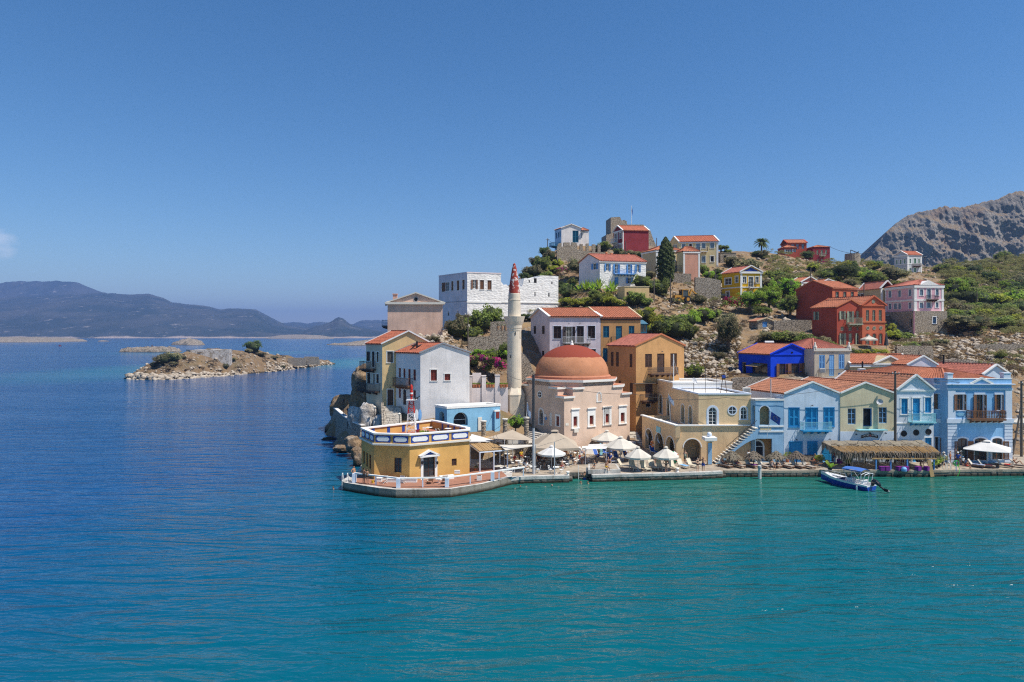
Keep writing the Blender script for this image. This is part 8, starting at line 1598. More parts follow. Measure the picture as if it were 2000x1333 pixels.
m=MB();m.box(-1.85,-1.5,-.3,5.3,-.5,.6);m.hexa([(-1.85,0,.6),(-1.5,0,.6),(-1.5,5.3,.6),(-1.85,5.3,.6),(-1.85,0,.7),(-1.5,0,.7),(-1.5,5.3,zt+.5),(-1.85,5.3,zt+.5)]);m.build('side_wall',STONE2,t)
m=MB();m.path([(-1.65,0,1.5),(-1.65,5.0,zt+1.3),(-1.65,5.4,zt+1.2)],.03,6);[m.tube((-1.65,.2+k*.7,.6+(zt)*(.2+k*.7)/5.3),(-1.65,.2+k*.7,1.5+(zt-.2)*(.2+k*.7)/5.0),.02,n=5)for k in range(7)];m.build('handrail','iron',t)
sA,bA=P(1703,958,74.4),P(1609,941,79.2);sA.z=bA.z=0;Lb=(bA-sA).length;angb=math.atan2(bA.y-sA.y,bA.x-sA.x);bt=thing('motor_boat','blue and white motor boat with blue canopy and black outboard','boat',sA,angb)
st_=[(0,.95,.62,.32),(.25,1.02,.68,.30),(.5,1.0,.76,.24),(.72,.82,.88,.16),(.88,.48,1.02,.1),(1.0,.03,1.15,.55)]
def sect(t_,w,sh,ch):x=t_*Lb*(1 if t_<1 else 1.06);return[(x,0,-.28+max(0,t_-.7)*1.6),(x,w*.72,-.05+max(0,t_-.75)*1.3),(x,w,sh*.72),(x,w*1.03,sh)]
hull,deck=MB(),MB();SS=[sect(*s)for s in st_]
for a,b in zip(SS,SS[1:]):
 for k in range(3):
  for s in(1,-1):
   q=[a[k],b[k],b[k+1],a[k+1]];q=[(p[0],p[1]*s,p[2])for p in q];(hull if k<2 else deck).poly(q if s==-1 else q[::-1])
for s in(0,):a=SS[0];hull.poly([(p[0],p[1],p[2])for p in a[:3]]+[(p[0],-p[1],p[2])for p in a[2::-1]]);deck.poly([a[2],a[3],(a[3][0],-a[3][1],a[3][2]),(a[2][0],-a[2][1],a[2][2])])
def gun(t_):i=max(k for k in range(6)if st_[k][0]<=t_+1e-6);i=min(i,4);u=(t_-st_[i][0])/(st_[i+1][0]-st_[i][0]);return st_[i][1]*(1-u)+st_[i+1][1]*u,st_[i][2]*(1-u)+st_[i+1][2]*u
for ta,tb,ins in((.62,.74,0),(.74,.86,0),(.86,.96,0)):(wa,za),(wb,zb)=gun(ta),gun(tb);deck.poly([(ta*Lb,wa,za),(ta*Lb,-wa,za),(tb*Lb,-wb,zb),(tb*Lb,wb,zb)])
for ta,tb in((0,.2),(.2,.42),(.42,.62)):
 (wa,za),(wb,zb)=gun(ta),gun(tb)
 for s in(1,-1):deck.poly([(ta*Lb,s*wa,za),(tb*Lb,s*wb,zb),(tb*Lb,s*(wb-.2),zb),(ta*Lb,s*(wa-.2),za)][::s]);deck.poly([(ta*Lb,s*(wa-.2),za),(tb*Lb,s*(wb-.2),zb),(tb*Lb,s*(wb-.25),.22),(ta*Lb,s*(wa-.25),.22)][::s])
 deck.poly([(ta*Lb,wa-.25,.22),(ta*Lb,-wa+.25,.22),(tb*Lb,-wb+.25,.22),(tb*Lb,wb-.25,.22)])
GB=paint('gelcoat_blue',(.015,.06,.36),.15,.05,2,.6);GWm=paint('gelcoat_white',(.72,.73,.74),.2,.05,2,.6)
hull.build('hull',GB,bt);dk=deck.build('deck',GWm,bt);m=MB();m.box(.36*Lb,.46*Lb,-.4,.4,.22,1.05);m.build('console',GWm,bt);m=MB();m.hexa([(.45*Lb,-.4,1.05),(.46*Lb,-.4,1.05),(.46*Lb,.4,1.05),(.45*Lb,.4,1.05),(.40*Lb,-.34,1.45),(.405*Lb,-.34,1.45),(.405*Lb,.34,1.45),(.40*Lb,.34,1.45)]);m.build('windscreen','glass',bt)
m=MB();[m.tube((.345*Lb,.2*math.cos(a),.95+.2*math.sin(a)),(.345*Lb,.2*math.cos(a+.63),.95+.2*math.sin(a+.63)),.02,n=5)for a in np.arange(0,6.28,.63)];m.build('steering_wheel','dark',bt);m=MB();m.box(.16*Lb,.28*Lb,-.55,.55,.22,.62);m.box(.14*Lb,.165*Lb,-.55,.55,.622,1.0);m.build('seat',GWm,bt);m=MB();m.box(.64*Lb,.8*Lb,-.35,.35,.95,1.0);m.build('bow_hatch',paint('bow_cushion',(.62,.64,.66)),bt)
cz=2.05;m=MB();n=8
for i in range(n):
 for j in range(6):
  f=lambda i,j:(.12*Lb+(.52-.12)*Lb*i/n,-.85+1.7*j/6,cz+.14*math.sin(math.pi*j/6)+.05*math.sin(math.pi*i/n));m.poly([f(i,j),f(i+1,j),f(i+1,j+1),f(i,j+1)])
for s in(-.85,.85):m.poly([(.12*Lb,s,cz),(.52*Lb,s,cz),(.52*Lb,s,cz-.12),(.12*Lb,s,cz-.12)])
m.build('canopy',paint('canopy_blue',(.05,.14,.42),.8),bt)
m=MB()
for s in(-.84,.84):w0=gun(.25)[0]-.1;[m.tube((x0*Lb,math.copysign(w0,s),.7),(x1*Lb,s,cz),.025,n=6)for x0,x1 in((.30,.13),(.30,.33),(.34,.51))]
m.build('canopy_frame','steel',bt);m=MB();arch=[(.1*Lb,-.9,.7),(.06*Lb,-.8,1.7),(.05*Lb,0,1.85),(.06*Lb,.8,1.7),(.1*Lb,.9,.7)];m.path(arch,.04,6);m.path([(p[0]+.4,p[1]*.98,p[2])for p in arch],.035,6);m.build('stern_arch',GWm,bt)
m=MB();q=[(.62,0),(.78,0),(.92,0)];rail=[(t_*Lb,s*(gun(t_)[0]-.08),gun(t_)[1]+.28)for s in(1,)for t_ in(.62,.72,.82,.93)]+[(1.02*Lb,0,1.45)]+[(t_*Lb,-(gun(t_)[0]-.08),gun(t_)[1]+.28)for t_ in(.93,.82,.72,.62)];m.path(rail,.018,5);[m.tube(p,(p[0],p[1],p[2]-.28),.014,n=5)for p in rail];m.build('bow_rail','steel',bt)
m=MB();m.hexa([(-.18,-.16,.55),(.02,-.16,.55),(.02,.16,.55),(-.18,.16,.55),(-.3,-.14,.95),(0,-.14,1.0),(0,.14,1.0),(-.3,.14,.95)]);m.lathe([(.0,.62),(.0,.62)],3);o=m.build('outboard_bracket','dark',bt)
om=MB();
def ring_(c,rx,rz,n=10):return[(c[0],rx*math.cos(2*math.pi*k/n),c[2]+rz*math.sin(2*math.pi*k/n))for k in range(n)]
rs_=[ring_((.05,0,.98),.16,.12),ring_((-.15,0,1.05),.24,.25),ring_((-.55,0,.98),.25,.28),ring_((-.85,0,.82),.2,.2),ring_((-.95,0,.76),.08,.08)]
for a,b in zip(rs_,rs_[1:]):[om.poly([a[k],a[(k+1)%10],b[(k+1)%10],b[k]])for k in range(10)]
om.poly(rs_[0]);o=om.build('outboard_motor',paint('outboard_black',(.012,.012,.014),.2,.05,2,.6),bt,smooth=False);m=MB();m.beam((-.7,0,.75),(-1.5,0,.25),.16,.12);m.beam((-1.35,0,.35),(-1.75,0,.3),.12,.3);m.lathe([(.04,0),(.08,.15),(.02,.3)],8,(-1.75,0,.1));m.build('lower_unit','dark',o);m=MB()
for k in range(3):a=k*2.09;m.poly([(-1.82,.03,.22),(-1.82+.05,.17*math.cos(a),.22+.17*math.sin(a)),(-1.82-.03,.17*math.cos(a+.7),.22+.17*math.sin(a+.7))])
m.build('propeller','steel',o);m=MB();m.box(-.5,-.2,-.252,-.246,.92,1.0);m.build('motor_stripe','red',o)
w_,z_=gun(.18);m=MB();m.lathe([(.02,.35),(.1,.28),(.1,-.18),(.02,-.25)],8,(.18*Lb,w_+.14,.12));m.tube((.18*Lb,w_+.14,.45),(.18*Lb,w_,z_),.012,n=4);m.build('fender','white',bt)
cable('mooring rope from the boat bow to the quay',[(1612,930,79.6),(1556,928,81.4)],.25,.025)
t=thing('mooring_post','white mooring post standing in the water before the straw parasols','post',(PX(1483.7,80.6),80.6,-1));m=MB();m.tube((0,0,0),(0,0,2.55),.2,n=12);m.build('shaft',CANVASW,t);m=MB();m.lathe([(.22,2.2),(.23,2.3),(.22,2.4)],12);m.build('band','grey',t)
def ladder(label,px_,Y,zt,w=.55,lean=.25,curved=True):
 t=thing('ladder',label,'ladder',(PX(px_,Y),Y,0));
 for s in(-w/2,w/2):m=MB();m.path([(s,0,-.9),(s,0,zt+.5)]+([(s,.1,zt+.85),(s,.35,zt+.9),(s,.6,zt+.6),(s,.62,zt)]if curved else[(s,.02,zt+.9)]),.03,7);m.build('side_rail','white',t)
 for k in range(4):m=MB();m.tube((-w/2,0,-.5+k*.33),(w/2,0,-.5+k*.33),.02,n=6);m.build('rung','steel',t)
ladder('white swim ladder curving over the octagon platform tip',673,74.6,.9);ladder('white swim ladder in the gap of the quay',1138,80.3,.74,1.0,0,False);ladder('steel swim ladder left of the green hose',1852,81.9,.74);ladder('pale swim ladder beside the green hose',1861,82.0,.74)
t=thing('hose','bright green garden hose coiled on a stand at the quay edge','hose',G(1868,921));HG=paint('hose_green',(.06,.5,.04),.4);m=MB();rnd=random.Random(3);pts=[(.28*math.cos(a)+.03*rnd.random(),.12*math.sin(a*.5),.95+.32*math.sin(a))for a in np.linspace(0,25,80)];m.path(pts,.03,5);m.path([(.2,0,.8),(.3,-.1,.3),(.1,-.45,.05),(-.2,-.5,-.5)],.03,5);m.build('coil',HG,t);m=MB();m.tube((0,.05,0),(0,.05,1.3),.04);m.build('stand','shut_blue',t)
for px_,py_,w in((1323,922,'white rounded bollard on the quay edge'),(1109,929,'small mooring bollard at the cafe corner')):t=thing('bollard',w,'bollard',G(px_,py_));m=MB();m.lathe([(.2,0),(.13,.1),(.13,.3),(.22,.36),(.2,.45),(0,.5)],12);m.build('body','white_rough',t)
t=thing('menu_board','small menu board standing by the large blue house door','sign',G(1902,899));m=MB();m.box(-.33,.33,-.02,.02,.5,1.0);m.build('board','white',t);m=MB();[m.box(-.25,.1+.05*(k%3),-.03,-.021,.58+k*.09,.61+k*.09)for k in range(4)];m.build('lettering','grey',t);[MB.build(_leg(x),'leg','oldwood',t)for x in(-.28,.28)]if False else None
m=MB();m.beam((-.28,0,0),(-.28,0,.5),.04);m.build('leg','oldwood',t);m=MB();m.beam((.28,0,0),(.28,0,.5),.04);m.build('leg','oldwood',t)
def box_thing(name,label,cat,px_,Y,zb,w,d,h_,c,parts=()):
 t=thing(name,label,cat,(PX(px_,Y),Y,zb));m=MB();m.box(-w/2,w/2,-d/2,d/2,0,h_);m.build('casing',c,t);m=MB()
 for k in range(5):m.box(-w*.42,w*.42,-d/2-.03,-d/2-.002,h_*(.15+.15*k),h_*(.22+.15*k))
 m.build('grille','grey',t);return t
box_thing('air_conditioner','air conditioner box on the town hall roof edge','air conditioner',1458,90.5,9.3,.95,.4,.7,'offwhite');box_thing('air_conditioner','left air conditioner on the town hall terrace','air conditioner',1287,94.5,4.6,.9,.4,.7,'offwhite');box_thing('air_conditioner','right air conditioner on the town hall terrace','air conditioner',1297,92.5,4.6,.8,.4,.65,'grey');box_thing('air_conditioner','air conditioner on the grey stucco house balcony','air conditioner',1606,105.6,PZ(728,105.6),.85,.4,.65,'offwhite');box_thing('water_tank','white tank beside a vent pipe on the cream pediment house roof','tank',1682.5,104,PZ(727,104),.9,.7,.55,'white')
t=thing('water_heater','grey solar water heater tank behind the cobalt house ridge','water heater',(PX(1502,116),116,PZ(673,116)));m=MB();m.tube((-.75,0,.3),(.75,0,.3),.3,n=14);m.build('tank','steel',t);m=MB();[m.box(x-.04,x+.04,-.1,.1,-.5,.1)for x in(-.5,.5)];m.build('stand','iron',t)
def dish(label,px_,py_,Y,zb,r,a):t=thing('satellite_dish',label,'satellite dish',(PX(px_,Y),Y,zb));m=MB();m.tube((0,0,0),(0,0,PZ(py_,Y)-zb),.04);m.build('mast','iron',t);m=MB();m.lathe([(0,.0),(r*.5,.04),(r,.16)],16);o=m.build('reflector','steel',t,(0,-.05,PZ(py_,Y)-zb));o.rotation_euler=(R(65),0,a);m=MB();m.tube((0,0,.02),(0,0,r*.8),.02);m.build('feed_arm','iron',o)
dish('round mesh satellite dish on the town hall roof',1355,745,91,9.3,.45,.6);dish('small white dish on the green cream house front',1718,786,86.6,PZ(790,86.6),.38,-.5)
def mast(label,px_,Y,zb,pt_,r=.04,bars=0,mt='iron'):
 t=thing('antenna_mast',label,'antenna',(PX(px_,Y),Y,zb));h_=PZ(pt_,Y)-zb;m=MB();m.tube((0,0,0),(0,0,h_),r,n=6);m.build('mast',mt,t)
 for k in range(bars):m=MB();m.beam((-.5+.05*k,0,h_-.15-.2*k),(.5-.05*k,0,h_-.15-.2*k),.025);m.build('crossbar',mt,t)
 return t
t=mast('white flag mast with stay wires on the town hall roof',1315.5,98.5,10.3,692,.07,0,'white');m=MB();[m.tube((0,0,3.2),(x,y,0),.015,n=4)for x,y in((1.0,0),(-.6,.4),(.2,1.0))];m.build('stay','steel',t)
mast('thin mast with yellow base on the town hall roof',1377.5,90.5,9.3,718,.035);mast('thin aerial with crossbars on the town hall roof',1400,93,9.3,709,.03,3);mast('grey vent mast where the row roofs begin',1505.5,88.6,8.6,741,.06,0,'steel');mast('black stove pipe on the cream pediment house roof',1684.5,105,PZ(722,105),706,.12,0,'dark');mast('dark stove pipe behind the rear pink roof',1843,108,PZ(711,108),693,.13,0,'dark')
t=thing('tripod_frame','rusty tripod frame with box on the town hall roof','frame',(PX(1413.5,90),90,9.3));[MB.build(_bm((x,0,0),(x*.3,0,2.0)),'leg','brown',t)for x in(-.4,.4)]if False else None
for x in(-.42,.42):m=MB();m.beam((x,0,0),(x*.3,0,2.0),.07);m.build('leg','brown',t)
m=MB();m.beam((-.3,0,.8),(.3,0,.8),.06);m.build('crossbar','brown',t);m=MB();m.box(-.2,.2,-.15,.15,2.0,2.35);m.build('box','deepblue',t)
hr=WHITE_H;u_,z_=hr.hit('F',830,680);t=thing('stove_pipe','black stove pipe on the white house roof','pipe',(PX(814.5,97),97,PZ(688,97)));m=MB();m.tube((0,0,-.3),(0,0,PZ(667,97)-PZ(688,97)),.13,n=10);m.build('pipe','dark',t);m=MB();m.lathe([(.2,1.4),(.03,1.55)],10);m.build('cowl','dark',t)
for i,(xa,ya,xb,yb)in enumerate(((1100,375,1155,345),(1180,380,1260,340),(1270,385,1360,338),(1335,390,1430,342))):
 a,b=Q(640,620)(xa,ya),Q(640,620)(xb,yb);t=thing('roof_light','dark roof window bar on the white house roof, %s'%('leftmost of four','second from the left','third from the left','rightmost of four')[i],'roof window',(0,0,0),0,'roof windows of the white house');p0,p1=P(a[0],a[1],97.2),P(b[0],b[1],98.4);m=MB();m.beam(p0,p1,.3,.12);m.build('frame','dark',t);m=MB();m.beam(p0+Vector((0,0,.07)),p1+Vector((0,0,.07)),.2,.03);m.build('pane','glass',t)
g=P(1330,592,146);t=thing('backhoe','yellow backhoe loader working on the earth bank','backhoe',g,R(20));BY=paint('machine_yellow',(.45,.22,.03),.6)
for x,r in((-1.2,.55),(1.0,.75)):
 for y in(-1,1):m=MB();m.tube((x,y-.2,r),(x,y+.2,r),r,n=14);o=m.build('wheel','dark',t);m=MB();m.tube((x,y-.22,r),(x,y+.22,r),r*.5,n=10);m.build('rim',BY,o)
m=MB();m.box(-1.8,.2,-.55,.55,.8,1.6);m.box(-.2,1.8,-.6,.6,.7,1.2);m.build('body',BY,t);m=MB();[m.beam((x,y,1.2),(x,y,2.7),.12)for x in(0,1.4)for y in(-.65,.65)];m.build('cab_posts',BY,t);m=MB();m.box(-.15,1.55,-.75,.75,2.7,2.85);m.build('cab_roof',BY,t);m=MB();m.box(.06,1.34,-.62,.62,1.25,2.65);m.build('cab_glass','glass',t)
m=MB();m.beam((1.8,0,1.0),(2.6,0,2.9),.3);m.beam((2.6,0,2.9),(3.9,0,1.9),.25);m.build('boom',BY,t);m=MB();m.hexa([(3.7,-.3,1.2),(4.3,-.3,1.2),(4.3,.3,1.2),(3.7,.3,1.2),(3.7,-.3,2.0),(4.1,-.3,1.9),(4.1,.3,1.9),(3.7,.3,2.0)]);m.build('bucket','iron',t);m=MB();m.hexa([(-3.0,-1,.2),(-2.2,-1,.2),(-2.2,1,.2),(-3.0,1,.2),(-2.7,-1,1.0),(-2.2,-1,1.0),(-2.2,1,1.0),(-2.7,1,1.0)]);m.build('front_shovel','iron',t);m=MB();[m.beam((-1.2,y,1.4),(-2.3,y,.7),.15)for y in(-.6,.6)];m.build('loader_arm',BY,t)
t=thing('small_boat','tiny red boat far out on the strait','boat',(PX(117,1000),1000,0));m=MB();m.hexa([(-1.9,-.7,-.2),(1.6,-.5,-.2),(1.6,.5,-.2),(-1.9,.7,-.2),(-2,-.9,.8),(2.6,-.6,1.0),(2.6,.6,1.0),(-2,.9,.8)]);m.build('hull','red',t);m=MB();m.box(-1,.6,-.5,.5,.9,1.9);m.build('cabin','redbrown',t)
t=thing('reef_beacon','thin dark beacon post on the reef','beacon',(PX(297,668),668,0));m=MB();m.lathe([(1.1,-1),(.8,1.5),(.25,1.8),(.2,5.5),(.6,5.6),(.5,6.6),(.0,7.2)],8);m.build('post','brown',t)
for px_,py_,c,w in((1052,921,'white','white service table under the thin steel post'),):pass
# ---------------------------------------------------------------- people
BASEJ=dict(pelvis=(0,0,.96),spine=(0,.01,1.13),chest=(0,.015,1.32),neck=(0,.01,1.47),jaw=(0,-.02,1.555),face=(0,-.015,1.62),crown=(0,.005,1.69))
for s,n in((1,'l'),(-1,'r')):BASEJ.update({'sh'+n:(s*.175,.015,1.41),'el'+n:(s*.235,.04,1.13),'wr'+n:(s*.25,-.03,.89),'pa'+n:(s*.25,-.05,.82),'hip'+n:(s*.09,0,.90),'kn'+n:(s*.10,-.02,.50),'an'+n:(s*.10,.02,.09),'to'+n:(s*.13,-.15,.035)})
RAD=dict(pelvis=.135,spine=.118,chest=.135,neck=.055,jaw=.07,face=.085,crown=.07,sh=.055,el=.04,wr=.028,pa=.033,hip=.088,kn=.056,an=.038,to=.032)
BONES=[('pelvis','spine'),('spine','chest'),('chest','neck'),('neck','jaw'),('jaw','face'),('face','crown')]
for n in 'lr':BONES+=[('chest','sh'+n),('sh'+n,'el'+n),('el'+n,'wr'+n),('wr'+n,'pa'+n),('pelvis','hip'+n),('hip'+n,'kn'+n),('kn'+n,'an'+n),('an'+n,'to'+n)]
def shift(j,keys,d):return{k:(tuple(Vector(v)+Vector(d))if(keys is None or k in keys)else v)for k,v in j.items()}
UP=[k for k in BASEJ if k[:-1]not in('hip','kn','an','to')or k in('chest',)]
def pose(kind):
 j=dict(BASEJ)
 if kind=='wave':j.update(shl=(.17,.01,1.43),ell=(.27,-.02,1.64),wrl=(.25,-.06,1.87),pal=(.25,-.07,1.94),elr=(-.3,.02,1.16),wrr=(-.14,-.14,1.05),par=(-.08,-.16,1.03))
 if kind=='face':j.update(elr=(-.3,-.12,1.22),wrr=(-.1,-.16,1.5),par=(-.05,-.14,1.56),ell=(.3,.04,1.18),wrl=(.18,-.08,1.0),pal=(.13,-.1,.97))
 if kind=='akimbo':j.update(ell=(.36,.06,1.17),wrl=(.19,-.03,1.0),pal=(.15,-.06,.98),elr=(-.36,.06,1.17),wrr=(-.19,-.03,1.0),par=(-.15,-.06,.98))
 if kind=='carry':j.update(ell=(.25,0,1.14),wrl=(.22,-.22,1.12),pal=(.21,-.29,1.13),elr=(-.25,0,1.14),wrr=(-.22,-.2,1.1),par=(-.21,-.27,1.1))
 if kind=='walk':j.update(knl=(.10,-.17,.52),anl=(.10,-.2,.10),tol=(.12,-.37,.05),knr=(-.1,.1,.5),anr=(-.1,.36,.17),tor=(-.12,.26,.05),ell=(.25,.14,1.15),wrl=(.26,.1,.93),pal=(.26,.07,.87),elr=(-.25,-.08,1.15),wrr=(-.24,-.24,.98),par=(-.24,-.29,.93))
 if kind in('sit','sitfwd','bar'):
  dz={'sit':-.42,'sitfwd':-.5,'bar':-.1}[kind];j=shift(j,UP,(0,0,dz));kz=.96+dz-.07
  for s,n in((1,'l'),(-1,'r')):j.update({'hip'+n:(s*.09,-.03,.93+dz-.03),'kn'+n:(s*.12,-.45,kz),'an'+n:(s*.12,-.42,max(.09,kz-.43)),'to'+n:(s*.14,-.58,max(.04,kz-.48)),'el'+n:(s*.24,-.06,1.14+dz),'wr'+n:(s*.15,-.3,1.07+dz),'pa'+n:(s*.13,-.37,1.08+dz)})
  if kind=='sitfwd':j=shift(j,('chest','neck','jaw','face','crown','shl','shr'),(0,-.14,-.03))
 if kind=='recline':
  for k,p in dict(pelvis=(0,.22,.50),spine=(0,.33,.62),chest=(0,.43,.80),neck=(0,.49,.95),jaw=(0,.46,1.03),face=(0,.475,1.09),crown=(0,.50,1.15)).items():j[k]=p
  for s,n in((1,'l'),(-1,'r')):j.update({'sh'+n:(s*.17,.46,.86),'el'+n:(s*.26,.26,.72),'wr'+n:(s*.18,.06,.62),'pa'+n:(s*.15,0,.62),'hip'+n:(s*.09,.16,.49),'kn'+n:(s*.11,-.24,.60 if s>0 else.52),'an'+n:(s*.10,-.62,.44),'to'+n:(s*.12,-.68,.56)})
 if kind=='read':
  j=pose('recline')
  for s,n in((1,'l'),(-1,'r')):j.update({'el'+n:(s*.27,.2,.84),'wr'+n:(s*.12,.1,1.06),'pa'+n:(s*.08,.08,1.12),'kn'+n:(s*.11,-.2,.84),'an'+n:(s*.10,-.45,.45),'to'+n:(s*.11,-.6,.42)})
 if kind=='swim':
  for k,p in dict(pelvis=(0,.62,-.34),spine=(0,.42,-.25),chest=(0,.2,-.15),neck=(0,.04,-.02),jaw=(0,-.04,.06),face=(0,-.05,.13),crown=(0,-.02,.2)).items():j[k]=p
  for s,n in((1,'l'),(-1,'r')):j.update({'sh'+n:(s*.18,.15,-.06),'el'+n:(s*.45,.0,-.05),'wr'+n:(s*.68,-.1,-.02),'pa'+n:(s*.75,-.13,-.01),'hip'+n:(s*.09,.7,-.37),'kn'+n:(s*.14,1.05,-.5),'an'+n:(s*.12,1.4,-.45),'to'+n:(s*.12,1.55,-.5)})
 if kind=='float':j=shift(pose('carry'),None,(0,0,-1.42))
 if kind=='wade':j=shift(pose('stand'),None,(0,0,-.75));j.update(ell=(.3,-.1,.5),wrl=(.38,-.25,.6),pal=(.4,-.3,.63))
 return j
_bodies={}
def body(kind,slim=1.0):
 key=(kind,slim)
 if key in _bodies:return _bodies[key]
 j=pose(kind);names=list(j);idx={n:i for i,n in enumerate(names)};V=[Vector(j[n])for n in names];E=[(idx[a],idx[b])for a,b in BONES];rad=[]
 for n in names:k=n if n in RAD else n[:-1];rad.append(RAD[k]*(slim if k not in('jaw','face','crown','neck','pa','to','wr','an')else 1))
 def addv(p,parent,r):V.append(Vector(p));rad.append(r);E.append((parent,len(V)-1));return len(V)-1
 fw=(Vector(j['jaw'])-Vector(j['crown']));fdir=Vector((0,-1,0))if kind not in('recline','read')else Vector((0,-.85,.5)).normalized();upv=(Vector(j['crown'])-Vector(j['jaw'])).normalized();side=Vector((1,0,0))
 addv(Vector(j['face'])+fdir*.1-upv*.01,idx['face'],.016)
 for s in(1,-1):addv(Vector(j['face'])+side*s*.092-upv*.012,idx['face'],.018)
 for s,n in((1,'l'),(-1,'r')):
  w,p=Vector(j['wr'+n]),Vector(j['pa'+n]);d=(p-w).normalized();lat=d.cross(Vector((0,1,0)));lat=lat.normalized()if lat.length>.1 else Vector((1,0,0))
  for q,ln in((-.027,.062),(-.009,.072),(.009,.068),(.026,.052)):a=addv(p+d*.035+lat*q,idx['pa'+n],.0095);addv(p+d*(.035+ln)+lat*q*1.15+Vector((0,-.012,-.006)),a,.008)
  a=addv(w.lerp(p,.55)+lat*(-.042),idx['pa'+n],.011);addv(w.lerp(p,.55)+lat*(-.058)+d*.04,a,.009)
 me=bpy.data.meshes.new('skeleton');me.from_pydata([tuple(v)for v in V],E,[]);o=bpy.data.objects.new('skeleton',me);col.objects.link(o)
 sk=o.modifiers.new('s','SKIN');sk.branch_smoothing=.3;o.modifiers.new('b','SUBSURF').levels=1
 for i,r in enumerate(rad):me.skin_vertices[0].data[i].radius=(r,r)
 me.skin_vertices[0].data[idx['pelvis']].use_root=True
 dg=bpy.context.evaluated_depsgraph_get();dg.update();bm_=bpy.data.meshes.new_from_object(o.evaluated_get(dg));bpy.data.objects.remove(o);bm_.name='person_body';bm_.polygons.foreach_set('use_smooth',[True]*len(bm_.polygons))
 if not bm_.materials:bm_.materials.append(C('white'))
 cen=np.array([p.center for p in bm_.polygons]);best=np.full(len(cen),1e9);bid=np.zeros(len(cen),int);bt_=np.zeros(len(cen))
 for i,(a,b)in enumerate(BONES):
  A,B=np.array(j[a]),np.array(j[b]);t=np.clip(((cen-A)@(B-A))/((B-A)@(B-A)),0,1);d=np.linalg.norm(cen-A-t[:,None]*(B-A),axis=1)/(.06 if a[:2]in('sh','el','wr')else.1);m=d<best;best[m]=d[m];bid[m]=i;bt_[m]=t[m]
 tagb=[BONES[i][0].rstrip('lr')+'-'+BONES[i][1].rstrip('lr')if False else(BONES[i][0],BONES[i][1])for i in bid]
 _bodies[key]=(bm_,tagb,bt_,j,fdir,upv);return _bodies[key]
_cl={}
def garment(kind,slim,what):
 key=(kind,slim,what)
 if key in _cl:return _cl[key]
 bm_,tb,tt,j,fdir,upv=body(kind,slim);off=.012;sel=[]
 for i,p in enumerate(bm_.polygons):
  a,b=tb[i];t=tt[i];a0,b0=a.rstrip('lr')if a[:-1]in('sh','el','hip','kn','an','wr')else a,b[:-1]if b[:-1]in('sh','el','wr','pa','hip','kn','an','to')else b;a0=a[:-1]if a[:-1]in('sh','el','wr','pa','hip','kn','an','to')else a
  leg=(a0=='hip');pel=(b0=='hip')or(a0=='pelvis' and b0=='spine' and t<.35)
  if what=='trunks':ok=pel or(leg and t<.62)
  elif what=='briefs':ok=(b0=='hip')or(a0=='pelvis' and b0=='spine' and t<.1)or(leg and t<.1)
  elif what=='bikini_top':ok=(a0=='spine' and b0=='chest' and t>.55)or(a0=='chest' and b0=='neck' and t<.06)
  elif what=='shirt':ok=(a0 in('spine',))or(a0=='pelvis' and b0=='spine')or(a0=='chest' and(b0=='sh' or t<.5))or(a0=='sh' and t<.55)
  elif what=='dress':ok=pel or(a0=='pelvis' and b0=='spine')or a0=='spine' or(a0=='chest' and b0=='neck' and t<.2)or(leg and t<.45)
  elif what=='hair':q=Vector(p.center)-Vector(j['face']);ok=(a0 in('face','jaw'))and(q.dot(upv)>.035 or(q.dot(fdir)<-.01 and q.dot(upv)>-.06))
  elif what=='long_hair':q=Vector(p.center)-Vector(j['face']);ok=(a0 in('face','jaw','neck'))and(q.dot(upv)>.035 or(q.dot(fdir)<-.0 and q.dot(upv)>-.22))
  else:ok=False
  if ok:sel.append(i)
 off=.018 if 'hair' in what else(.02 if what in('trunks','shirt','dress')else.008);vm={};V,Fc=[],[]
 for i in sel:
  f=[]
  for v in bm_.polygons[i].vertices:
   if v not in vm:vm[v]=len(V);q=bm_.vertices[v];V.append(tuple(q.co+q.normal*off))
   f.append(vm[v])
  Fc.append(tuple(f))
 me=bpy.data.meshes.new(what);me.from_pydata(V,[],Fc);me.polygons.foreach_set('use_smooth',[True]*len(Fc));me.materials.append(C('white'));_cl[key]=me;return me
SKIN=[paint('skin_%s'%n,c,.55,.08,8)for n,c in(('tan',(.42,.22,.13)),('fair',(.52,.31,.21)),('brown',(.27,.13,.075)))];HAIR=dict(dark=paint('hair_dark',(.02,.014,.01)),brown=paint('hair_brown',(.09,.05,.025)),grey=paint('hair_grey',(.35,.33,.31)),fair=paint('hair_fair',(.3,.2,.09)))
EYE=None
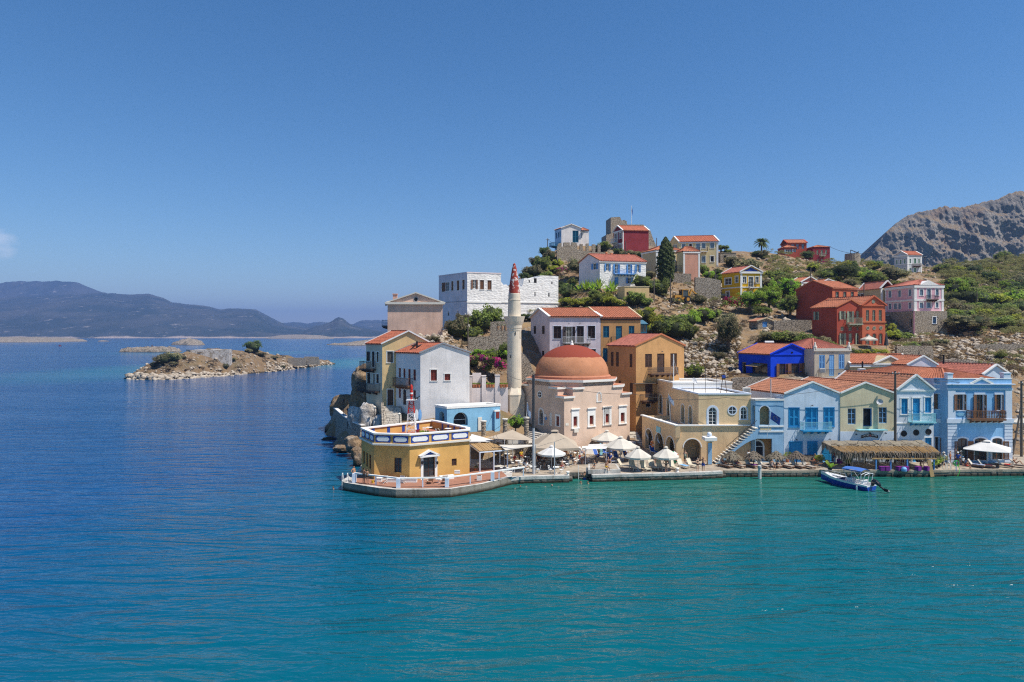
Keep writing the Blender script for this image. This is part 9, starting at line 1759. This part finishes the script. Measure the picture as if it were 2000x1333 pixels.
def person(label,loc,rz,kind,wear,skin=0,hair='dark',scale=1.0,slim=1.0,hat=None,long=False,group=None,extra=None):
 global EYE
 t=thing('person',label,'person',loc,R(rz),group);me,tb,tt,j,fdir,upv=body(kind,slim);o=own(link('body',me,t),SKIN[skin]);t.scale=(scale,)*3
 for what,c in wear:own(link(what,garment(kind,slim,what),t),C(c))
 own(link('hair',garment(kind,slim,'long_hair' if long else 'hair'),t),HAIR[hair])
 f=Vector(j['face'])
 m=MB();[m.lathe([(0,-.011),(.011,0),(0,.011)],6,f+fdir*.083+Vector((s*.033,0,0))+upv*.012)for s in(1,-1)];m.build('eyes','dark',t)
 m=MB();c=f+fdir*.082-upv*.045;m.box(c.x-.022,c.x+.022,c.y-.006,c.y+.006,c.z-.005,c.z+.005);m.build('mouth','redbrown',t)
 if hat:
  m=MB();cr=f+upv*.05;m.lathe([(.19 if hat[0]=='sun' else.118,.0),(.112,.012),(.105,.09),(.06,.12),(0,.125)],14,cr);
  if hat[0]=='cap':p=cr+fdir*.15;m.box(p.x-.07,p.x+.07,p.y-.07,p.y+.05,p.z+.0,p.z+.015)
  m.build('hat',hat[1],t)
 return t
SH,BR,BT='trunks','briefs','bikini_top'
def on(px_,py_,z=.74):return G(px_,py_,z)
person('man in swim trunks standing at the tip of the octagon terrace',on(691,941,.9),60,'akimbo',[(SH,'deepblue')],0);person('dark haired man in trunks looking over the terrace railing',on(710.5,945,.93),150,'carry',[(SH,'iron')],2);person('woman in swimsuit beside the dark haired man at the railing',on(717,946,.93),170,'stand',[(BR,'dark'),(BT,'dark')],0,'brown',.95,.88,long=True)
person('waitress in black dress standing under the white cafe parasol',on(1063,915),70,'carry',[('dress','dark')],0,'dark',.97,.9,long=True)
CH=[((1005,907),'sit','shirt','red','seated guest in red shirt beside the reed pergola'),((1028,922),'sit','shirt','white','guest in white shirt sitting left of the metal pole'),((1053,904),'sit','shirt','redbrown','guest in brown shirt sitting under the white parasol'),((1047,911),'sit',None,None,'shirtless man sitting behind the metal pole'),((1088,905),'sit','shirt','sage','guest in green shirt under the big beige parasol'),((1104,908),'sit','shirt','offwhite','guest in cream shirt right of the white parasol')]
for i,(p,k,w,c,lab)in enumerate(CH):person(lab,on(*p),(40,-30,200,120,160,-20)[i],k,[(SH,'iron')]+([(w,c)]if w else[]),i%3,('dark','brown','grey')[i%3],.98,1 if i%2 else.92)
person('woman in red top lounging behind the raised slab',on(1131,903),50,'sitfwd',[(BR,'dark'),('shirt','red')],1,'dark',.95,.9,long=True);person('woman in dark top sitting left of the red topped woman',on(1119,908),40,'sit',[(SH,'grey'),('shirt','iron')],0,'brown',.95,.9,long=True);person('woman in turquoise bikini sitting on the raised slab',on(1161,917,1.1),-20,'sitfwd',[(BR,'lightturq'),(BT,'lightturq')],0,'brown',.95,.9);person('man with yellow wrap sitting at the right of the raised slab',on(1184,919,1.1),30,'sitfwd',[(SH,'yellow')],0,'dark',1.0)
person('man in black shirt sitting behind the raised slab',on(1184,906),20,'sit',[(SH,'grey'),('shirt','dark')],2,'dark');person('man in dark blue shirt sitting next to the black shirt',on(1192,905),-20,'sit',[(SH,'iron'),('shirt','deepblue')],1,'brown');person('tanned man sitting under the largest cream parasol',on(1194,889),30,'sit',[(SH,'shut_blue')],2,'dark');person('woman sitting beside the tanned man under the largest parasol',on(1200,887),10,'sit',[(BR,'red'),(BT,'red')],0,'fair',.95,.9,long=True);person('woman lying on a blue lounger with orange towel',on(1226,897),28,'recline',[(BR,'orange'),(BT,'orange')],0,'brown',.95,.9)
person('person in orange brown wrap sitting beside the fourth parasol',on(1281,910),-10,'sit',[('dress','terracotta')],0,'brown',.97,.95,long=True);person('woman in black bikini standing between cream loungers',on(1301,922.5),10,'akimbo',[(BR,'dark'),(BT,'dark')],0,'brown',.97,.92);person('woman in black bikini raising one arm at the quay edge',on(1362.5,922),20,'wave',[(BR,'dark'),(BT,'dark')],1,'grey',.98,.95);person('man in dark blue trunks standing with a hand to his face',on(1373.5,921.5),-15,'face',[(SH,'deepblue')],0,'grey',1.03,1.05)
person('man lying on the first wooden lounger by the pillar',on(1416,913),28,'recline',[(SH,'iron')],2,'dark');person('person with white cap lying under the straw parasol nearest the stair',on(1441,913),26,'recline',[(SH,'purple')],0,'brown',1,1,('cap','white'));person('woman in patterned dress sitting on the lounger under the third straw parasol',on(1508,917),20,'sit',[('dress','grey')],0,'dark',.97,.95,long=True);person('man in dark shirt sitting under the third straw parasol',on(1518,914),10,'sit',[(SH,'iron'),('shirt','teal')],1,'brown');person('shirtless man sitting on the lounger right of the third straw parasol',on(1526,912),30,'sit',[(SH,'redbrown')],0,'dark')
person('man in white shirt and hat walking past the thatched pergola',on(1843.5,911),-70,'walk',[(SH,'sage'),('shirt','white')],1,'grey',1.0,1,('sun','offwhite'));person('man in dark shirt and white cap by the blue house door',on(1871,911),-40,'carry',[(SH,'oldwood'),('shirt','deepblue')],1,'dark',1.0,1.05,('cap','white'));person('woman in sun hat beside the dark shirted man',on(1877.5,907),20,'stand',[('dress','offwhite')],1,'brown',.95,.92,('sun','offwhite'));person('child in white shirt and blue cap on the right quay',on(1881,912),160,'stand',[(SH,'dark'),('shirt','white')],1,'brown',.72,.95,('cap','shut_blue'));person('person in red and blue wrap sitting at the lounger end',on(1888,916),30,'sitfwd',[('dress','red')],0,'dark',.95);person('person lying reading on the rightmost lounger',on(1988,913),44,'read',[(BR,'maroon'),(BT,'maroon')],0,'fair',1,.95)
for i,(px_,c,lab)in enumerate(((1734,'dark','guest in black shirt at the left of the thatch counter'),(1752,'dark','guest in black at the middle left of the thatch counter'),(1763,'redbrown','guest in dark red shirt at the thatch counter'),(1776,'shut_blue','guest in blue shirt at the thatch counter'),(1797,'orange','guest in orange shirt at the thatch counter'),(1808,'red','guest in red shirt at the right of the thatch counter'),(1790,'dark','guest in black shirt right of the blue shirt'))):person(lab,on(px_,914-(i%2)*2),(170,20,150,190,10,160,40)[i],'bar',[(SH,'iron'),('shirt',c)],i%3,('dark','brown')[i%2])
person('bather climbing the white ladder in the quay gap',(PX(1142,80.0),80.0,0),180,'wade',[(SH,'deepblue')],0,'brown');Wt=lambda px_,py_:Vector((PX(px_,22661/(py_-HY)),22661/(py_-HY),0))
person('swimmer left below the ladder',Wt(1134,944),10,'float',[(SH,'iron')],0,'dark');person('swimmer right below the ladder',Wt(1148,945),-20,'float',[(SH,'deepblue')],0,'brown');person('swimmer with head above water near the cafe corner',Wt(1016,952),30,'swim',[(SH,'iron')],1,'brown');person('swimmer with arms spread in front of the cafe',Wt(1078,950),0,'swim',[(SH,'iron')],1,'grey');person('dark haired swimmer at the octagon platform ladder',Wt(651,955),-40,'float',[(BT,'yellow')],0,'dark',.95,.92,long=True)
rp_=random.Random(4)
for i,(px_,py_,lab,c,k)in enumerate(((990,895,'guest in pink shirt at the wooden table of the stepped terrace',paint('shirt_pink',(.5,.2,.22)),'sit'),(1003,892,'guest in dark shirt behind the reed pergola','iron','sit'),(1018,898,'guest in yellow shirt between pergola and pole','yellow','sit'),(1049,891,'guest in blue shirt under the beige sail','skyblue','sit'),(1071,895,'guest in black shirt under the left of the beige parasol','dark','sit'),(1105,895,'guest in orange shirt under the right of the beige parasol','orange','sit'),(1115,903,'guest in teal shirt right of the beige parasol','teal','sit'),(1135,891,'guest in white shirt in front of the white awning sheet','white','sit'),(1143,907,'woman in maroon dress near the raised slab','maroon','sit'),(1128,898,'guest in sand shirt near the mosque bench','cream','sit'),(1096,917,'shirtless bather at the table right of the thin steel post',None,'sitfwd'),(1170,899,'bather in green trunks among the blue loungers',None,'sit'),(1213,894,'bather in white shirt under the largest cream parasol','white','sit'),(1234,890,'woman in blue dress near the lane steps','shut_blue','stand'),(1246,897,'bather under the third round parasol',None,'sit'),(1308,899,'bather in red trunks under the fourth round parasol',None,'sit'),(1338,907,'woman in green dress in front of the arcade arch','sage','walk'),(1462,905,'guest in white shirt behind the straw parasols','white','stand'),(1592,906,'guest in grey shirt at the wooden table by the plinth','grey','sit'),(1630,905,'guest in red shirt by the magenta stools','red','stand'),(1672,903,'waiter in black shirt under the thatch','dark','stand'),(1720,900,'waiter in white shirt at the back of the thatched pergola','white','walk'),(1856,906,'woman in orange dress by the blue corner door','orange','stand'))):person(lab,on(px_,py_),rp_.uniform(0,360),k,[(SH,('iron','sage','red','deepblue')[i%4])]+([('shirt' if 'shirt' in lab else 'dress',c)]if c else[]),i%3,('dark','brown','grey','fair')[i%4],rp_.uniform(.94,1.03),(1,.92)[i%2],long='woman' in lab)
